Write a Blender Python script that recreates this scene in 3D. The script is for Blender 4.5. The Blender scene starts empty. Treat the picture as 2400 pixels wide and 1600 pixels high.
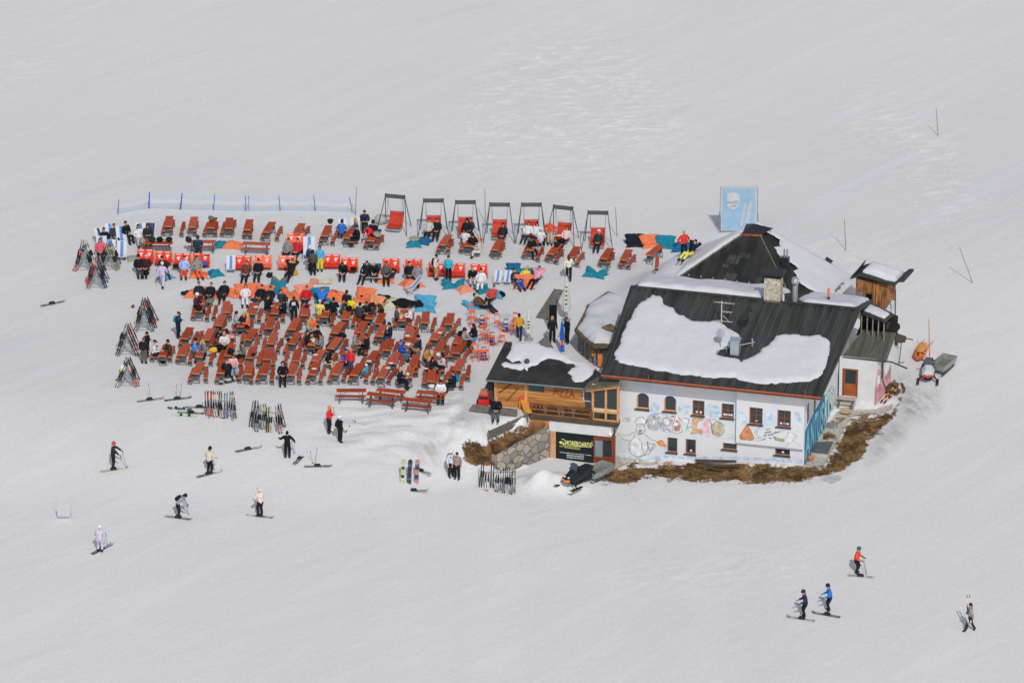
import bpy, bmesh, math, random
from mathutils import Vector, Matrix, noise
from math import sin, cos, radians, pi, sqrt, atan2
random.seed(7)
SC = bpy.context.scene
COL = SC.collection
R = radians
# ------------------------------------------------------------------ camera model
TH = R(23); DIST = 345.0; FPX = 13000.0
ST, CT = sin(TH), cos(TH)
CAM = Vector((0, -DIST*CT, DIST*ST))
def ray(px, py):
    a = px-1200; b = 800-py
    return Vector((a, FPX*CT+b*ST, -FPX*ST+b*CT)).normalized()
def atz(px, py, z):
    d = ray(px, py); return CAM+d*((z-CAM.z)/d.z)
# photo detail windows: (x offset, y offset, zoom)
TILES = dict(A=(160,420,5.8075), B=(520,420,5.8075), C=(860,420,5.8075), D=(1220,420,4.9), E=(80,650,5.8075),
    F=(420,640,5.808), G=(720,640,5.8075), H=(1020,640,5.8075), I=(1080,780,4.1275), J=(1400,640,5.2275),
    K=(1420,860,4.704), L=(1820,580,4.3545), M=(1540,420,4.2), N=(80,880,3.564), O=(520,880,3.92),
    Q=(1820,1240,4.704), R=(1860,840,4.9), S=(160,500,8.2545), T=(480,655,10.69), U=(680,655,10.69),
    V=(860,690,10.69), W=(480,770,10.69), X=(700,740,10.69), Y=(900,780,10.4545), Z=(460,900,10.226),
    a=(1240,660,7.838), b=(2000,740,7.129), c=(1290,990,14.256), d=(1440,960,10.69), e=(1660,960,9.8),
    f=(1860,880,7.843), g=(1280,880,13.067), h=(1670,430,13.067), p=(0,0,1.0))
def T(t, x, y):
    o = TILES[t]; return o[0]+x/o[2], o[1]+y/o[2]
def lerp_table(tab, x):
    if x <= tab[0][0]: return tab[0][1]
    for (x0, y0), (x1, y1) in zip(tab, tab[1:]):
        if x <= x1:
            t = (x-x0)/(x1-x0); t = t*t*(3-2*t)
            return y0+(y1-y0)*t
    return tab[-1][1]
def sstep(a, b, x):
    t = min(1, max(0, (x-a)/(b-a))); return t*t*(3-2*t)
LOW = [(-60,-1.0), (-25,-0.9), (-8,-1.1), (-3,-2.0), (1,-2.75), (6,-2.9), (11,-2.5), (17,-1.9), (25,-1.8), (60,-1.2)]
def ground_z(X, Y):
    low = lerp_table(LOW, X)+0.02*(Y+13)-0.062*(sqrt((Y+15)**2+36)-(Y+15))*0.5
    k = sstep(13, 18.5+max(0, Y-3)*1.6, X)
    up_r = -1.75+2.6*math.tanh(0.075*0.5*(sqrt((Y+4)**2+36)+(Y+4)))
    up = (1-k)*0.0+k*up_r
    kr = sstep(11, 17, X)
    kh = sstep(0.6, 2.2, X)*(1-sstep(17.5, 19.5, X))     # cut away before the shop and the hut front
    km = sstep(-8.5, -3.0, X)
    t0 = (-22.0*(1-km)-(17.0-4.0*sstep(-3, 1.0, X))*km)*(1-kr)-17.0*kr
    t1 = (-7.5*(1-km)-11.9*km)*(1-kr)-4.0*kr
    t0 = t0*(1-kh)-10.4*kh; t1 = t1*(1-kh)-6.5*kh
    t = sstep(t0, t1, Y)
    z = low*(1-t)+up*t
    z += 0.07*(sqrt((Y-34)**2+400)+(Y-34))*0.5
    # snow heap before the shop front
    q = ((X-2.4)/1.9)**2+((Y+15.2)/1.0)**2
    z += 1.0*math.exp(-q*1.3)*(1+.5*noise.noise(Vector((X*1.1, Y*1.1, 8))))
    # snow banked against the pyramid roof
    dx, dy = X-15.0, Y-3.4
    uu, ww = dx*0.968-dy*0.25, dx*0.25+dy*0.968
    q = (uu/(6.8 if uu > 0 else 7.2))**2+((ww-.6)/6.0)**2
    z += 4.0*math.exp(-q*q)*sstep(-4.3, -2.0, ww+0.35*abs(uu))
    # mound right of the hut roof
    q = ((X-17)/4.5)**2+((Y-14)/5.0)**2
    z += 0.4*math.exp(-q)
    n = noise.noise(Vector((X*0.045, Y*0.045, 3.1)))*0.16
    n += noise.noise(Vector((X*0.3, Y*0.22, 9.7)))*0.03
    if -14 < X < 3 and -18 < Y < -7:
        n += 0.24*sstep(-14,-9,X)*(1-sstep(-3.6,-2.2,X))*sstep(-18,-14,Y)*(1-sstep(-9.5,-7,Y))*(noise.noise(Vector((X*0.8, Y*0.8, 1.7)))+.5*noise.noise(Vector((X*2.1, Y*2.1, 5.7))))
    return z+n
def G(px, py, dz=0.0):
    """world point on the terrain (raised by dz) seen at a photo position"""
    d = ray(px, py)
    z1 = 9.0
    t = (z1-CAM.z)/d.z
    tp = t
    for i in range(400):
        p = CAM+d*t
        if p.z <= ground_z(p.x, p.y)+dz: break
        tp = t; t += 0.6
    lo, hi = tp, t
    for i in range(12):
        m = (lo+hi)/2; p = CAM+d*m
        if p.z <= ground_z(p.x, p.y)+dz: hi = m
        else: lo = m
    return CAM+d*hi
def GT(t, x, y, dz=0.0): return G(*T(t, x, y), dz)
# ------------------------------------------------------------------ colours and materials
def lin(c): return c/12.92 if c <= 0.04045 else ((c+0.055)/1.055)**2.4
KEXP = 0.80
def pc(hexs):
    """reflectance of a surface that looks like this colour in full daylight"""
    h = hexs.lstrip('#')
    return tuple(min(0.86, lin(int(h[i:i+2], 16)/255)/KEXP) for i in (0, 2, 4))
MATS = {}
def mat(name, hexs, rough=0.75, var=0.12, scale=6.0, bump=0.0, bscale=40.0, metal=0.0, spec=0.3, stretch=None, hex2=None, alpha=None):
    if name in MATS: return MATS[name]
    m = bpy.data.materials.new(name); m.use_nodes = True
    nt = m.node_tree; b = nt.nodes['Principled BSDF']
    col = pc(hexs)
    b.inputs['Roughness'].default_value = rough; b.inputs['Metallic'].default_value = metal
    b.inputs['Specular IOR Level'].default_value = spec
    tc = nt.nodes.new('ShaderNodeTexCoord'); vec = tc.outputs['Object']
    if stretch:
        mp = nt.nodes.new('ShaderNodeMapping'); mp.inputs['Scale'].default_value = stretch
        nt.links.new(vec, mp.inputs[0]); vec = mp.outputs[0]
    if var > 0 or hex2:
        nz = nt.nodes.new('ShaderNodeTexNoise'); nz.inputs['Scale'].default_value = scale; nz.inputs['Detail'].default_value = 5
        nt.links.new(vec, nz.inputs['Vector'])
        rp = nt.nodes.new('ShaderNodeValToRGB')
        c2 = pc(hex2) if hex2 else tuple(c*(1-var) for c in col)
        c1 = col if hex2 else tuple(min(0.88, c*(1+var)) for c in col)
        rp.color_ramp.elements[0].position = 0.35; rp.color_ramp.elements[1].position = 0.65
        rp.color_ramp.elements[0].color = (*c2, 1); rp.color_ramp.elements[1].color = (*c1, 1)
        nt.links.new(nz.outputs['Fac'], rp.inputs[0]); nt.links.new(rp.outputs[0], b.inputs['Base Color'])
    else: b.inputs['Base Color'].default_value = (*col, 1)
    if bump > 0:
        n2 = nt.nodes.new('ShaderNodeTexNoise'); n2.inputs['Scale'].default_value = bscale; n2.inputs['Detail'].default_value = 4
        bp = nt.nodes.new('ShaderNodeBump'); bp.inputs['Strength'].default_value = bump; bp.inputs['Distance'].default_value = 0.02
        nt.links.new(vec, n2.inputs['Vector']); nt.links.new(n2.outputs['Fac'], bp.inputs['Height']); nt.links.new(bp.outputs[0], b.inputs['Normal'])
    if alpha is not None:
        tr = nt.nodes.new('ShaderNodeBsdfTransparent'); mx = nt.nodes.new('ShaderNodeMixShader')
        out = nt.nodes['Material Output']; mx.inputs[0].default_value = alpha
        nt.links.new(tr.outputs[0], mx.inputs[1]); nt.links.new(b.outputs[0], mx.inputs[2]); nt.links.new(mx.outputs[0], out.inputs[0])
    MATS[name] = m
    return m
def cloth(hexs): return mat('cloth_'+hexs.strip('#'), hexs, rough=0.85, var=0.22, scale=9, bump=0.25, bscale=14, spec=0.15)
def paint(hexs, rough=0.4): return mat('paint_'+hexs.strip('#'), hexs, rough=rough, var=0.08, scale=5)
# ------------------------------------------------------------------ mesh builder
class MB:
    def __init__(s): s.v = []; s.f = []; s.m = []
    def _add(s, vs, fs, mi=0):
        o = len(s.v); s.v += [Vector(v) for v in vs]
        for f in fs: s.f.append([o+i for i in f]); s.m.append(mi)
        return s
    def box(s, c, d, rz=0, mi=0, M=None, taper=1.0):
        x, y, z = d[0]/2, d[1]/2, d[2]/2
        vs = [(-x,-y,-z),(x,-y,-z),(x,y,-z),(-x,y,-z),(-x*taper,-y*taper,z),(x*taper,-y*taper,z),(x*taper,y*taper,z),(-x*taper,y*taper,z)]
        m = Matrix.Translation(c) @ (M if M is not None else Matrix.Rotation(rz, 4, 'Z'))
        return s._add([m @ Vector(v) for v in vs], [(3,2,1,0),(4,5,6,7),(0,1,5,4),(1,2,6,5),(2,3,7,6),(3,0,4,7)], mi)
    def span(s, a, b, mi=0):
        a = Vector(a); b = Vector(b)
        return s.box((a+b)/2, (abs(b.x-a.x), abs(b.y-a.y), abs(b.z-a.z)), mi=mi)
    def beam(s, p0, p1, w, h, mi=0, up=(0,0,1)):
        p0 = Vector(p0); p1 = Vector(p1); d = p1-p0; L = d.length
        if L < 1e-6: return s
        d.normalize(); u = Vector(up)
        if abs(d.dot(u)) > 0.98: u = Vector((0,1,0))
        sx = d.cross(u).normalized(); uz = sx.cross(d)
        vs = [p + sx*a*w/2 + uz*b*h/2 for p in (p0, p1) for a, b in ((-1,-1),(1,-1),(1,1),(-1,1))]
        return s._add(vs, [(3,2,1,0),(4,5,6,7),(0,1,5,4),(1,2,6,5),(2,3,7,6),(3,0,4,7)], mi)
    def tube(s, p0, p1, r0, r1=None, n=8, mi=0, cap=True):
        r1 = r0 if r1 is None else r1
        p0 = Vector(p0); p1 = Vector(p1); d = (p1-p0)
        if d.length < 1e-6: return s
        d.normalize(); u = Vector((0,0,1)) if abs(d.z) < 0.95 else Vector((0,1,0))
        a = d.cross(u).normalized(); b = d.cross(a)
        vs = []
        for p, r in ((p0, r0), (p1, r1)):
            for i in range(n):
                t = 2*pi*i/n; vs.append(p+(a*cos(t)+b*sin(t))*r)
        fs = [(i, (i+1) % n, n+(i+1) % n, n+i) for i in range(n)]
        if cap: fs += [tuple(range(n-1, -1, -1)), tuple(range(n, 2*n))]
        return s._add(vs, fs, mi)
    def path(s, pts, r, n=6, mi=0):
        for a, b in zip(pts, pts[1:]): s.tube(a, b, r, r, n, mi)
        return s
    def ell(s, c, r, nu=12, nv=8, mi=0, M=None, zmin=-1.0):
        c = Vector(c); M = M or Matrix.Identity(4)
        vs = []; fs = []
        rings = []
        for j in range(nv+1):
            ph = -pi/2+pi*j/nv
            zz = max(sin(ph), zmin); k = cos(ph)
            rings.append([c+(M @ Vector((r[0]*k*cos(2*pi*i/nu), r[1]*k*sin(2*pi*i/nu), r[2]*zz))) for i in range(nu)])
        for rr in rings: vs += rr
        for j in range(nv):
            for i in range(nu):
                fs.append((j*nu+i, j*nu+(i+1) % nu, (j+1)*nu+(i+1) % nu, (j+1)*nu+i))
        return s._add(vs, fs, mi)
    def lathe(s, c, prof, n=16, mi=0):
        c = Vector(c); vs = []; fs = []
        for r, z in prof:
            vs += [c+Vector((r*cos(2*pi*i/n), r*sin(2*pi*i/n), z)) for i in range(n)]
        for j in range(len(prof)-1):
            for i in range(n): fs.append((j*n+i, j*n+(i+1) % n, (j+1)*n+(i+1) % n, (j+1)*n+i))
        fs.append(tuple(range(n-1, -1, -1))); fs.append(tuple((len(prof)-1)*n+i for i in range(n)))
        return s._add(vs, fs, mi)
    def slab(s, pts, ext, mi=0):
        """closed prism: planar polygon pts extruded by vector ext"""
        pts = [Vector(p) for p in pts]; e = Vector(ext); n = len(pts)
        vs = pts+[p+e for p in pts]
        fs = [tuple(range(n)), tuple(range(2*n-1, n-1, -1))]+[((i+1) % n, i, n+i, n+(i+1) % n) for i in range(n)]
        return s._add(vs, fs, mi)
    def quad(s, a, b, c, d, mi=0): return s._add([a, b, c, d], [(0,1,2,3)], mi)
    def sheet(s, f, nu, nv, mi=0, th=0.0):
        vs = []; fs = []
        for j in range(nv+1):
            for i in range(nu+1): vs.append(Vector(f(i/nu, j/nv)))
        w = nu+1
        mis = []
        for j in range(nv):
            for i in range(nu):
                fs.append((j*w+i, j*w+i+1, (j+1)*w+i+1, (j+1)*w+i))
                mis.append(mi((i+.5)/nu, (j+.5)/nv) if callable(mi) else mi)
        o = len(s.v); s.v += vs
        for q, k in zip(fs, mis): s.f.append([o+i for i in q]); s.m.append(k)
        if th:
            nrm = (vs[1]-vs[0]).cross(vs[w]-vs[0]).normalized()*(-th)
            o2 = len(s.v); s.v += [v+nrm for v in vs]
            for q, k in zip(fs, mis): s.f.append([o2+i for i in reversed(q)]); s.m.append(k)
            rim = [i for i in range(w)]+[j*w+nu for j in range(1, nv+1)]+[nv*w+i for i in range(nu-1, -1, -1)]+[j*w for j in range(nv-1, 0, -1)]
            for a, b in zip(rim, rim[1:]+rim[:1]): s.f.append([o+b, o+a, o2+a, o2+b]); s.m.append(mis[0])
        return s
    def mesh(s, name, mats, smooth=False):
        me = bpy.data.meshes.new(name)
        me.from_pydata([tuple(v) for v in s.v], [], s.f)
        for m in (mats if isinstance(mats, (list, tuple)) else [mats]): me.materials.append(m)
        me.polygons.foreach_set('material_index', s.m)
        if smooth: me.polygons.foreach_set('use_smooth', [True]*len(me.polygons))
        me.update()
        return me
    def each(s, name, mats, parent=None, smooth=False):
        """every primitive added becomes an object of its own"""
        par = list(range(len(s.v)))
        def find(i):
            while par[i] != i: par[i] = par[par[i]]; i = par[i]
            return i
        for f in s.f:
            for i in f[1:]: par[find(i)] = find(f[0])
        grp = {}
        for f, mi in zip(s.f, s.m): grp.setdefault(find(f[0]), []).append((f, mi))
        out = []
        for g in grp.values():
            mb = MB(); mp = {}
            for f, mi in g:
                for i in f:
                    if i not in mp: mp[i] = len(mb.v); mb.v.append(s.v[i])
                mb.f.append([mp[i] for i in f]); mb.m.append(mi)
            out.append(mb.build(name, mats, parent, smooth))
        return out
    def build(s, name, mats, parent=None, smooth=False):
        return link(name, s.mesh(name, mats, smooth), parent)
def link(name, data, parent=None):
    o = bpy.data.objects.new(name, data); COL.objects.link(o)
    if parent is not None: o.parent = parent
    return o
def tag(o, label=None, cat=None, group=None, kind=None):
    if label: o['label'] = label
    if cat: o['category'] = cat
    if group: o['group'] = group
    if kind: o['kind'] = kind
    return o
def thing(name, label, cat, loc=(0,0,0), rz=0.0, group=None):
    o = link(name, None); o.empty_display_size = 0.3
    o.location = loc; o.rotation_euler = (0, 0, rz)
    return tag(o, label, cat, group)
KIDS = {}
def kids(o): return [c for c in o.children]
def dup(src, label, loc, rz=0.0, group=None, scale=None):
    def rec(o, par):
        c = o.copy(); COL.objects.link(c)
        if par is not None: c.parent = par
        for k in list(o.children): rec(k, c)
        return c
    r = rec(src, None)
    r.location = loc; r.rotation_euler = (0, 0, rz)
    if scale: r.scale = scale
    r['label'] = label
    if group: r['group'] = group
    return r
def remat(o, slot_mats, part=None):
    """give the copy o (and its parts) its own colours: {part name: [materials]}"""
    for c in [o]+list(o.children_recursive):
        base = c.name.split('.')[0]
        if base in slot_mats and c.type == 'MESH':
            for i, m in enumerate(slot_mats[base]):
                if i < len(c.material_slots) and m is not None:
                    c.material_slots[i].link = 'OBJECT'; c.material_slots[i].material = m
    return o
ORD = ['first','second','third','fourth','fifth','sixth','seventh','eighth','ninth','tenth','eleventh','twelfth','thirteenth','fourteenth','fifteenth','sixteenth','seventeenth','eighteenth']
def text_mesh(mb, s, origin, ex, ey, height, mi=0, width=None, ext=0.004, bold=0.0, nrm=None):
    """flat lettering laid on a real surface: origin = lower left, ex/ey = unit axes in the surface"""
    cu = bpy.data.curves.new('lettering', 'FONT'); cu.body = s; cu.size = 1.0; cu.offset = bold; cu.resolution_u = 3
    ob = bpy.data.objects.new('lettering', cu); COL.objects.link(ob)
    dg = bpy.context.evaluated_depsgraph_get()
    me = bpy.data.meshes.new_from_object(ob.evaluated_get(dg))
    if len(me.vertices):
        xs = [v.co.x for v in me.vertices]; ys = [v.co.y for v in me.vertices]
        x0, x1, y0, y1 = min(xs), max(xs), min(ys), max(ys)
        ky = height/(y1-y0); kx = width/(x1-x0) if width else ky
        o = Vector(origin); ex = Vector(ex); ey = Vector(ey); n = Vector(nrm) if nrm is not None else ex.cross(ey)
        mb._add([o+ex*(v.co.x-x0)*kx+ey*(v.co.y-y0)*ky+n*ext for v in me.vertices], [tuple(p.vertices) for p in me.polygons], mi)
    bpy.data.objects.remove(ob); bpy.data.curves.remove(cu); bpy.data.meshes.remove(me)
    return mb
def poly_in(px, py, poly):
    c = False; n = len(poly)
    for i in range(n):
        x0, y0 = poly[i]; x1, y1 = poly[i-1]
        if (y0 > py) != (y1 > py) and px < (x1-x0)*(py-y0)/(y1-y0)+x0: c = not c
    return c
def poly_d(px, py, poly):
    """signed distance to polygon, positive inside"""
    best = 1e9; n = len(poly)
    for i in range(n):
        ax, ay = poly[i-1]; bx, by = poly[i]
        dx, dy = bx-ax, by-ay; L = dx*dx+dy*dy or 1e-9
        t = max(0, min(1, ((px-ax)*dx+(py-ay)*dy)/L))
        best = min(best, math.hypot(px-ax-t*dx, py-ay-t*dy))
    return best if poly_in(px, py, poly) else -best
# ------------------------------------------------------------------ world, sun, camera
w = bpy.data.worlds.new('World'); SC.world = w; w.use_nodes = True
nt = w.node_tree; bg = nt.nodes['Background']
sky = nt.nodes.new('ShaderNodeTexSky'); sky.sky_type = 'NISHITA'; sky.sun_disc = False
SUN_EL = 44.0; SUN_AZ = 11.0     # degrees; azimuth measured from behind the camera towards the right
sdir = Vector((sin(R(SUN_AZ))*cos(R(SUN_EL)), -cos(R(SUN_AZ))*cos(R(SUN_EL)), sin(R(SUN_EL))))
sky.sun_elevation = R(SUN_EL); sky.sun_rotation = R(180-SUN_AZ)
sky.air_density = 1.0; sky.dust_density = 4.0; sky.ozone_density = 1.0; sky.altitude = 1900
hs = nt.nodes.new('ShaderNodeHueSaturation'); hs.inputs['Saturation'].default_value = 0.42   # thin high cloud pales the blue
nt.links.new(sky.outputs[0], hs.inputs['Color']); nt.links.new(hs.outputs[0], bg.inputs[0]); bg.inputs[1].default_value = 0.12
sd = bpy.data.lights.new('sun', 'SUN'); sd.energy = 2.1; sd.angle = R(0.6); sd.color = (1.0, 0.955, 0.90)
so = bpy.data.objects.new('sun', sd); COL.objects.link(so)
so.rotation_euler = sdir.to_track_quat('Z', 'Y').to_euler(); so.location = sdir*200
cd = bpy.data.cameras.new('camera'); cam = bpy.data.objects.new('camera', cd); COL.objects.link(cam)
cd.sensor_width = 36; cd.sensor_fit = 'HORIZONTAL'; cd.lens = 36*FPX/2400; cd.clip_start = 1; cd.clip_end = 3000
cam.location = CAM; cam.rotation_euler = (pi/2-TH, 0, 0)
SC.camera = cam
SC.view_settings.view_transform = 'Standard'; SC.view_settings.look = 'None'; SC.view_settings.gamma = 1
SC.view_settings.use_curve_mapping = False; SC.view_settings.exposure = 0.0
SC.render.film_transparent = False
# ------------------------------------------------------------------ ground sheet
def K2(pts, t): return [T(t, x, y) for x, y in pts]
GRASS = [
  K2([(-30,1190),(60,1110),(200,1075),(300,1040),(420,1080),(640,1040),(800,1050),(1000,1010),(1500,1020),(1700,1050),(2170,1060),(2352,1110),(2400,1200),(2300,1225),(2080,1270),(1700,1285),(1300,1265),(960,1265),(760,1245),(600,1225),(450,1215),(360,1245),(260,1290),(60,1280),(-60,1265)], 'K'),
  K2([(0,1190),(300,1230),(380,1180),(470,1010),(560,860),(620,740),(690,660),(800,640),(1000,640),(1100,600),(1150,540),(1190,500),(1240,390),(1260,420),(1220,520),(1180,640),(1110,720),(1000,850),(900,920),(850,1010),(830,1120),(720,1200),(600,1280),(330,1350),(0,1440)], 'R'),
  K2([(430,690),(610,650),(600,700),(500,790),(460,770)], 'R'), K2([(330,830),(490,815),(480,910),(330,920)], 'R'),
  K2([(0,1060),(150,1010),(240,1050),(300,1010),(460,930),(640,880),(860,880),(860,915),(700,1010),(640,1040),(540,1090),(450,1150),(350,1185),(380,1250),(330,1290),(150,1280),(40,1240),(0,1180)], 'I'),
]
PATH = [K2([(110,1160),(210,1070),(330,800),(500,590),(730,570),(930,560),(1150,500),(1140,580),(1000,640),(800,640),(690,660),(610,760),(520,930),(440,1070),(350,1230),(300,1330),(160,1310)], 'R'),
        K2([(-30,1180),(90,1000),(280,1020),(640,1030),(600,1060),(420,1085),(290,1045),(100,1130)], 'K')]
DIRT = [K2([(1120,250),(1300,200),(1420,330),(1666,360),(1666,560),(1500,700),(1300,760),(1180,640),(1200,480)], 'R'),
        K2([(900,950),(1130,720),(1300,760),(1250,900),(1050,1100),(850,1230)], 'R'),
        K2([(230,950),(260,870),(110,840),(60,730),(0,760),(-60,850),(60,900)], 'I'),
        K2([(1750,600),(1960,540),(2020,640),(1950,800),(1800,780)], 'O')]
RIPPLE = [[(1010,420),(1000,300),(1080,210),(1200,60),(1400,40),(1560,170),(1640,300),(1600,400),(1400,430)], [(1960,280),(2050,180),(2200,270),(2290,380),(2320,500),(2200,540),(2080,420)], [(1880,640),(1900,570),(2050,570),(2120,650)], [(0,200),(0,100),(160,110),(100,230)], [(1400,1330),(1800,1290),(2000,1350),(1500,1400)]]
TRAMP = [[(230,690),(180,560),(260,490),(860,480),(1460,520),(1560,620),(1240,760),(1160,900),(1090,960),(400,920)], [(800,950),(1100,930),(1160,960),(1140,1040),(1060,1080),(900,1100),(780,1040)], [(1100,1120),(1420,1090),(1900,1140),(1500,1190),(1150,1180)]]
def axis(segs):
    out = []
    for a, b, st in segs:
        n = max(1, int(round((b-a)/st)))
        out += [a+(b-a)*i/n for i in range(n)]
    return out+[segs[-1][1]]
gx = axis([(-300,-120,30),(-120,-45,4),(-45,-4,0.6),(-4,27,0.13),(27,50,0.6),(50,120,5),(120,300,30)])
gy = axis([(-320,-120,25),(-120,-50,5),(-50,-20,0.6),(-20,0,0.13),(0,30,0.5),(30,85,0.9),(85,130,4),(130,460,15)])
gv = []; gg = []; gd = []; gp = []; grp_ = []; gtr = []
boxes = []
for P in GRASS+PATH+DIRT:
    xs = [p[0] for p in P]; ys = [p[1] for p in P]; boxes.append((min(xs)-30, max(xs)+30, min(ys)-30, max(ys)+30))
NG, NP = len(GRASS), len(PATH)
def topix(p):
    q = p-CAM; z = q.y*CT-q.z*ST
    return 1200+FPX*q.x/z, 800-FPX*(q.y*ST+q.z*CT)/z
for y in gy:
    for x in gx:
        z = ground_z(x, y)
        g = d = pth = rp_k = tr_k = 0.0
        if -45 < x < 50 and -40 < y < 90:
            px, py = topix(Vector((x, y, z)))
            for P in RIPPLE: rp_k = max(rp_k, max(0, min(1, .3+poly_d(px, py, P)/110)))
            for P in TRAMP: tr_k = max(tr_k, max(0, min(1, .5+poly_d(px, py, P)/50)))
        if -6 < x < 29 and -21 < y < 4:
            px, py = topix(Vector((x, y, z)))
            for i, P in enumerate(GRASS+PATH+DIRT):
                b = boxes[i]
                if b[0] < px < b[1] and b[2] < py < b[3]:
                    s = poly_d(px, py, P)
                    k = 0.45+s/26.0 if i < NG else (0.5+s/10.0 if i < NG+NP else 0.25+s/70.0)
                    k = max(0, min(1, k))
                    if i < NG: g = max(g, k)
                    elif i < NG+NP: pth = max(pth, k)
                    else: d = max(d, k)
            # the snow lies thicker than the bare turf
            z -= 0.10*max(g, pth)
        gv.append((x, y, z)); grp_.append(rp_k); gtr.append(tr_k); gg.append(g); gd.append(d); gp.append(pth)
nx = len(gx)
gf = [(j*nx+i, j*nx+i+1, (j+1)*nx+i+1, (j+1)*nx+i) for j in range(len(gy)-1) for i in range(nx-1)]
me = bpy.data.meshes.new('snow_ground'); me.from_pydata(gv, [], gf)
me.polygons.foreach_set('use_smooth', [True]*len(gf))
for nm, arr in (('turf', gg), ('dirt', gd), ('pave', gp), ('ripple', grp_), ('tramp', gtr)):
    a = me.attributes.new(nm, 'FLOAT', 'POINT'); a.data.foreach_set('value', arr)
ground = link('snow_ground', me); tag(ground, 'white snow slope with patches of bare brown turf beside the hut', None, None, 'structure')
m = bpy.data.materials.new('snow_ground'); m.use_nodes = True; nt = m.node_tree; N = nt.nodes; Lk = nt.links
bs = N['Principled BSDF']; bs.inputs['Roughness'].default_value = 0.75; bs.inputs['Specular IOR Level'].default_value = 0.15
tc = N.new('ShaderNodeTexCoord')
def nz(scale, detail=4, stretch=None, rot=0, rough=0.5):
    n = N.new('ShaderNodeTexNoise'); n.inputs['Scale'].default_value = scale; n.inputs['Detail'].default_value = detail; n.inputs['Roughness'].default_value = rough
    v = tc.outputs['Object']
    if stretch:
        mp = N.new('ShaderNodeMapping'); mp.vector_type = 'TEXTURE'; mp.inputs['Scale'].default_value = tuple(1/q for q in stretch); mp.inputs['Rotation'].default_value = (0, 0, rot)
        Lk.new(v, mp.inputs[0]); v = mp.outputs[0]
    Lk.new(v, n.inputs['Vector']); return n.outputs['Fac']
def ramp(f, p0, p1, c0, c1):
    r = N.new('ShaderNodeValToRGB'); r.color_ramp.elements[0].position = p0; r.color_ramp.elements[1].position = p1
    r.color_ramp.elements[0].color = (*c0, 1); r.color_ramp.elements[1].color = (*c1, 1); Lk.new(f, r.inputs[0]); return r.outputs[0]
def mth(op, a, b=None):
    n = N.new('ShaderNodeMath'); n.operation = op
    for i, q in enumerate((a, b)):
        if q is None: continue
        if isinstance(q, (int, float)): n.inputs[i].default_value = q
        else: Lk.new(q, n.inputs[i])
    return n.outputs[0]
def mixc(f, a, b):
    n = N.new('ShaderNodeMix'); n.data_type = 'RGBA'; Lk.new(f, n.inputs[0]); Lk.new(a, n.inputs[6]); Lk.new(b, n.inputs[7]); return n.outputs[2]
def attr(nm):
    n = N.new('ShaderNodeAttribute'); n.attribute_name = nm; return n.outputs['Fac']
g3 = lambda v: (v, v, v)
fine = nz(7.0, 6, None, 0, 0.7)
grain = nz(11.0, 4, (1, .6, 1), 0, 0.8)
snow = ramp(grain, 0.28, 0.72, pc('#aaaaac'), pc('#e0e0e0'))
snow2 = ramp(nz(0.05, 3), 0.3, 0.7, pc('#c5c5c6'), pc('#cacaca'))
snow = mixc(mth('MULTIPLY', fine, 0.9), snow2, snow)
# faint old ski and groomer tracks: long thin streaks across the fall line
st1 = nz(1.0, 4, (0.05, 0.75, 1), R(48), 0.6); st2 = nz(1.0, 4, (0.06, 0.9, 1), R(30), 0.6)
snow = mixc(mth('MULTIPLY', ramp(st1, 0.50, 0.70, g3(0), g3(1)), 0.27), snow, ramp(fine, 0, 1, pc('#d2d2d5'), pc('#d2d2d5')))
snow = mixc(mth('MULTIPLY', ramp(st2, 0.54, 0.70, g3(0), g3(1)), 0.24), snow, ramp(fine, 0, 1, pc('#b9babd'), pc('#b9babd')))
# single ski lines
def wave(ang, sc, dist):
    wv = N.new('ShaderNodeTexWave'); wv.wave_type = 'BANDS'; wv.bands_direction = 'Y'; wv.inputs['Scale'].default_value = sc; wv.inputs['Distortion'].default_value = dist
    wv.inputs['Detail'].default_value = 1.0; wv.inputs['Detail Scale'].default_value = 0.25
    mp = N.new('ShaderNodeMapping'); mp.vector_type = 'TEXTURE'; mp.inputs['Rotation'].default_value = (0, 0, ang); mp.inputs['Scale'].default_value = (2.2, 1, 1)
    Lk.new(tc.outputs['Object'], mp.inputs[0]); Lk.new(mp.outputs[0], wv.inputs['Vector']); return wv.outputs['Fac']
for ang, sc, ds, gate_ in ((R(52), .055, 14, .50), (R(20), .045, 18, .53), (R(-38), .035, 16, .57)):
    ln = mth('MULTIPLY', ramp(wave(ang, sc, ds), 0.965, 0.998, g3(0), g3(1)), ramp(nz(0.06, 3, None, 0, .6), gate_, gate_+.08, g3(0), g3(1)))
    snow = mixc(mth('MULTIPLY', ln, 0.5), snow, ramp(fine, 0, 1, pc('#b5b6b9'), pc('#dcdcde')))
# bright wind crust in patches
rpn = nz(1.9, 5, (0.40, 0.85, 1), R(14), 0.75)
snow = mixc(mth('MULTIPLY', mth('MULTIPLY', ramp(rpn, 0.50, 0.66, g3(0), g3(1)), attr('ripple')), 0.85), snow, ramp(fine, 0, 1, pc('#dddde0'), pc('#dddde0')))
trn = nz(3.2, 5, None, 0, 0.7)
snow = mixc(mth('MULTIPLY', mth('MULTIPLY', ramp(trn, 0.50, 0.68, g3(0), g3(1)), attr('tramp')), 0.32), snow, ramp(fine, 0, 1, pc('#b4b4b4'), pc('#b4b4b4')))
turfc = ramp(nz(0.9, 7, None, 0, 0.75), 0.40, 0.60, pc('#2c221a'), pc('#8d6a42'))
turfc2 = ramp(nz(7.0, 6, None, 0, 0.8), 0.38, 0.66, pc('#43321f'), pc('#a88656'))
turfc = mixc(mth('MULTIPLY', nz(2.5, 4), 0.9), turfc, turfc2)
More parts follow.
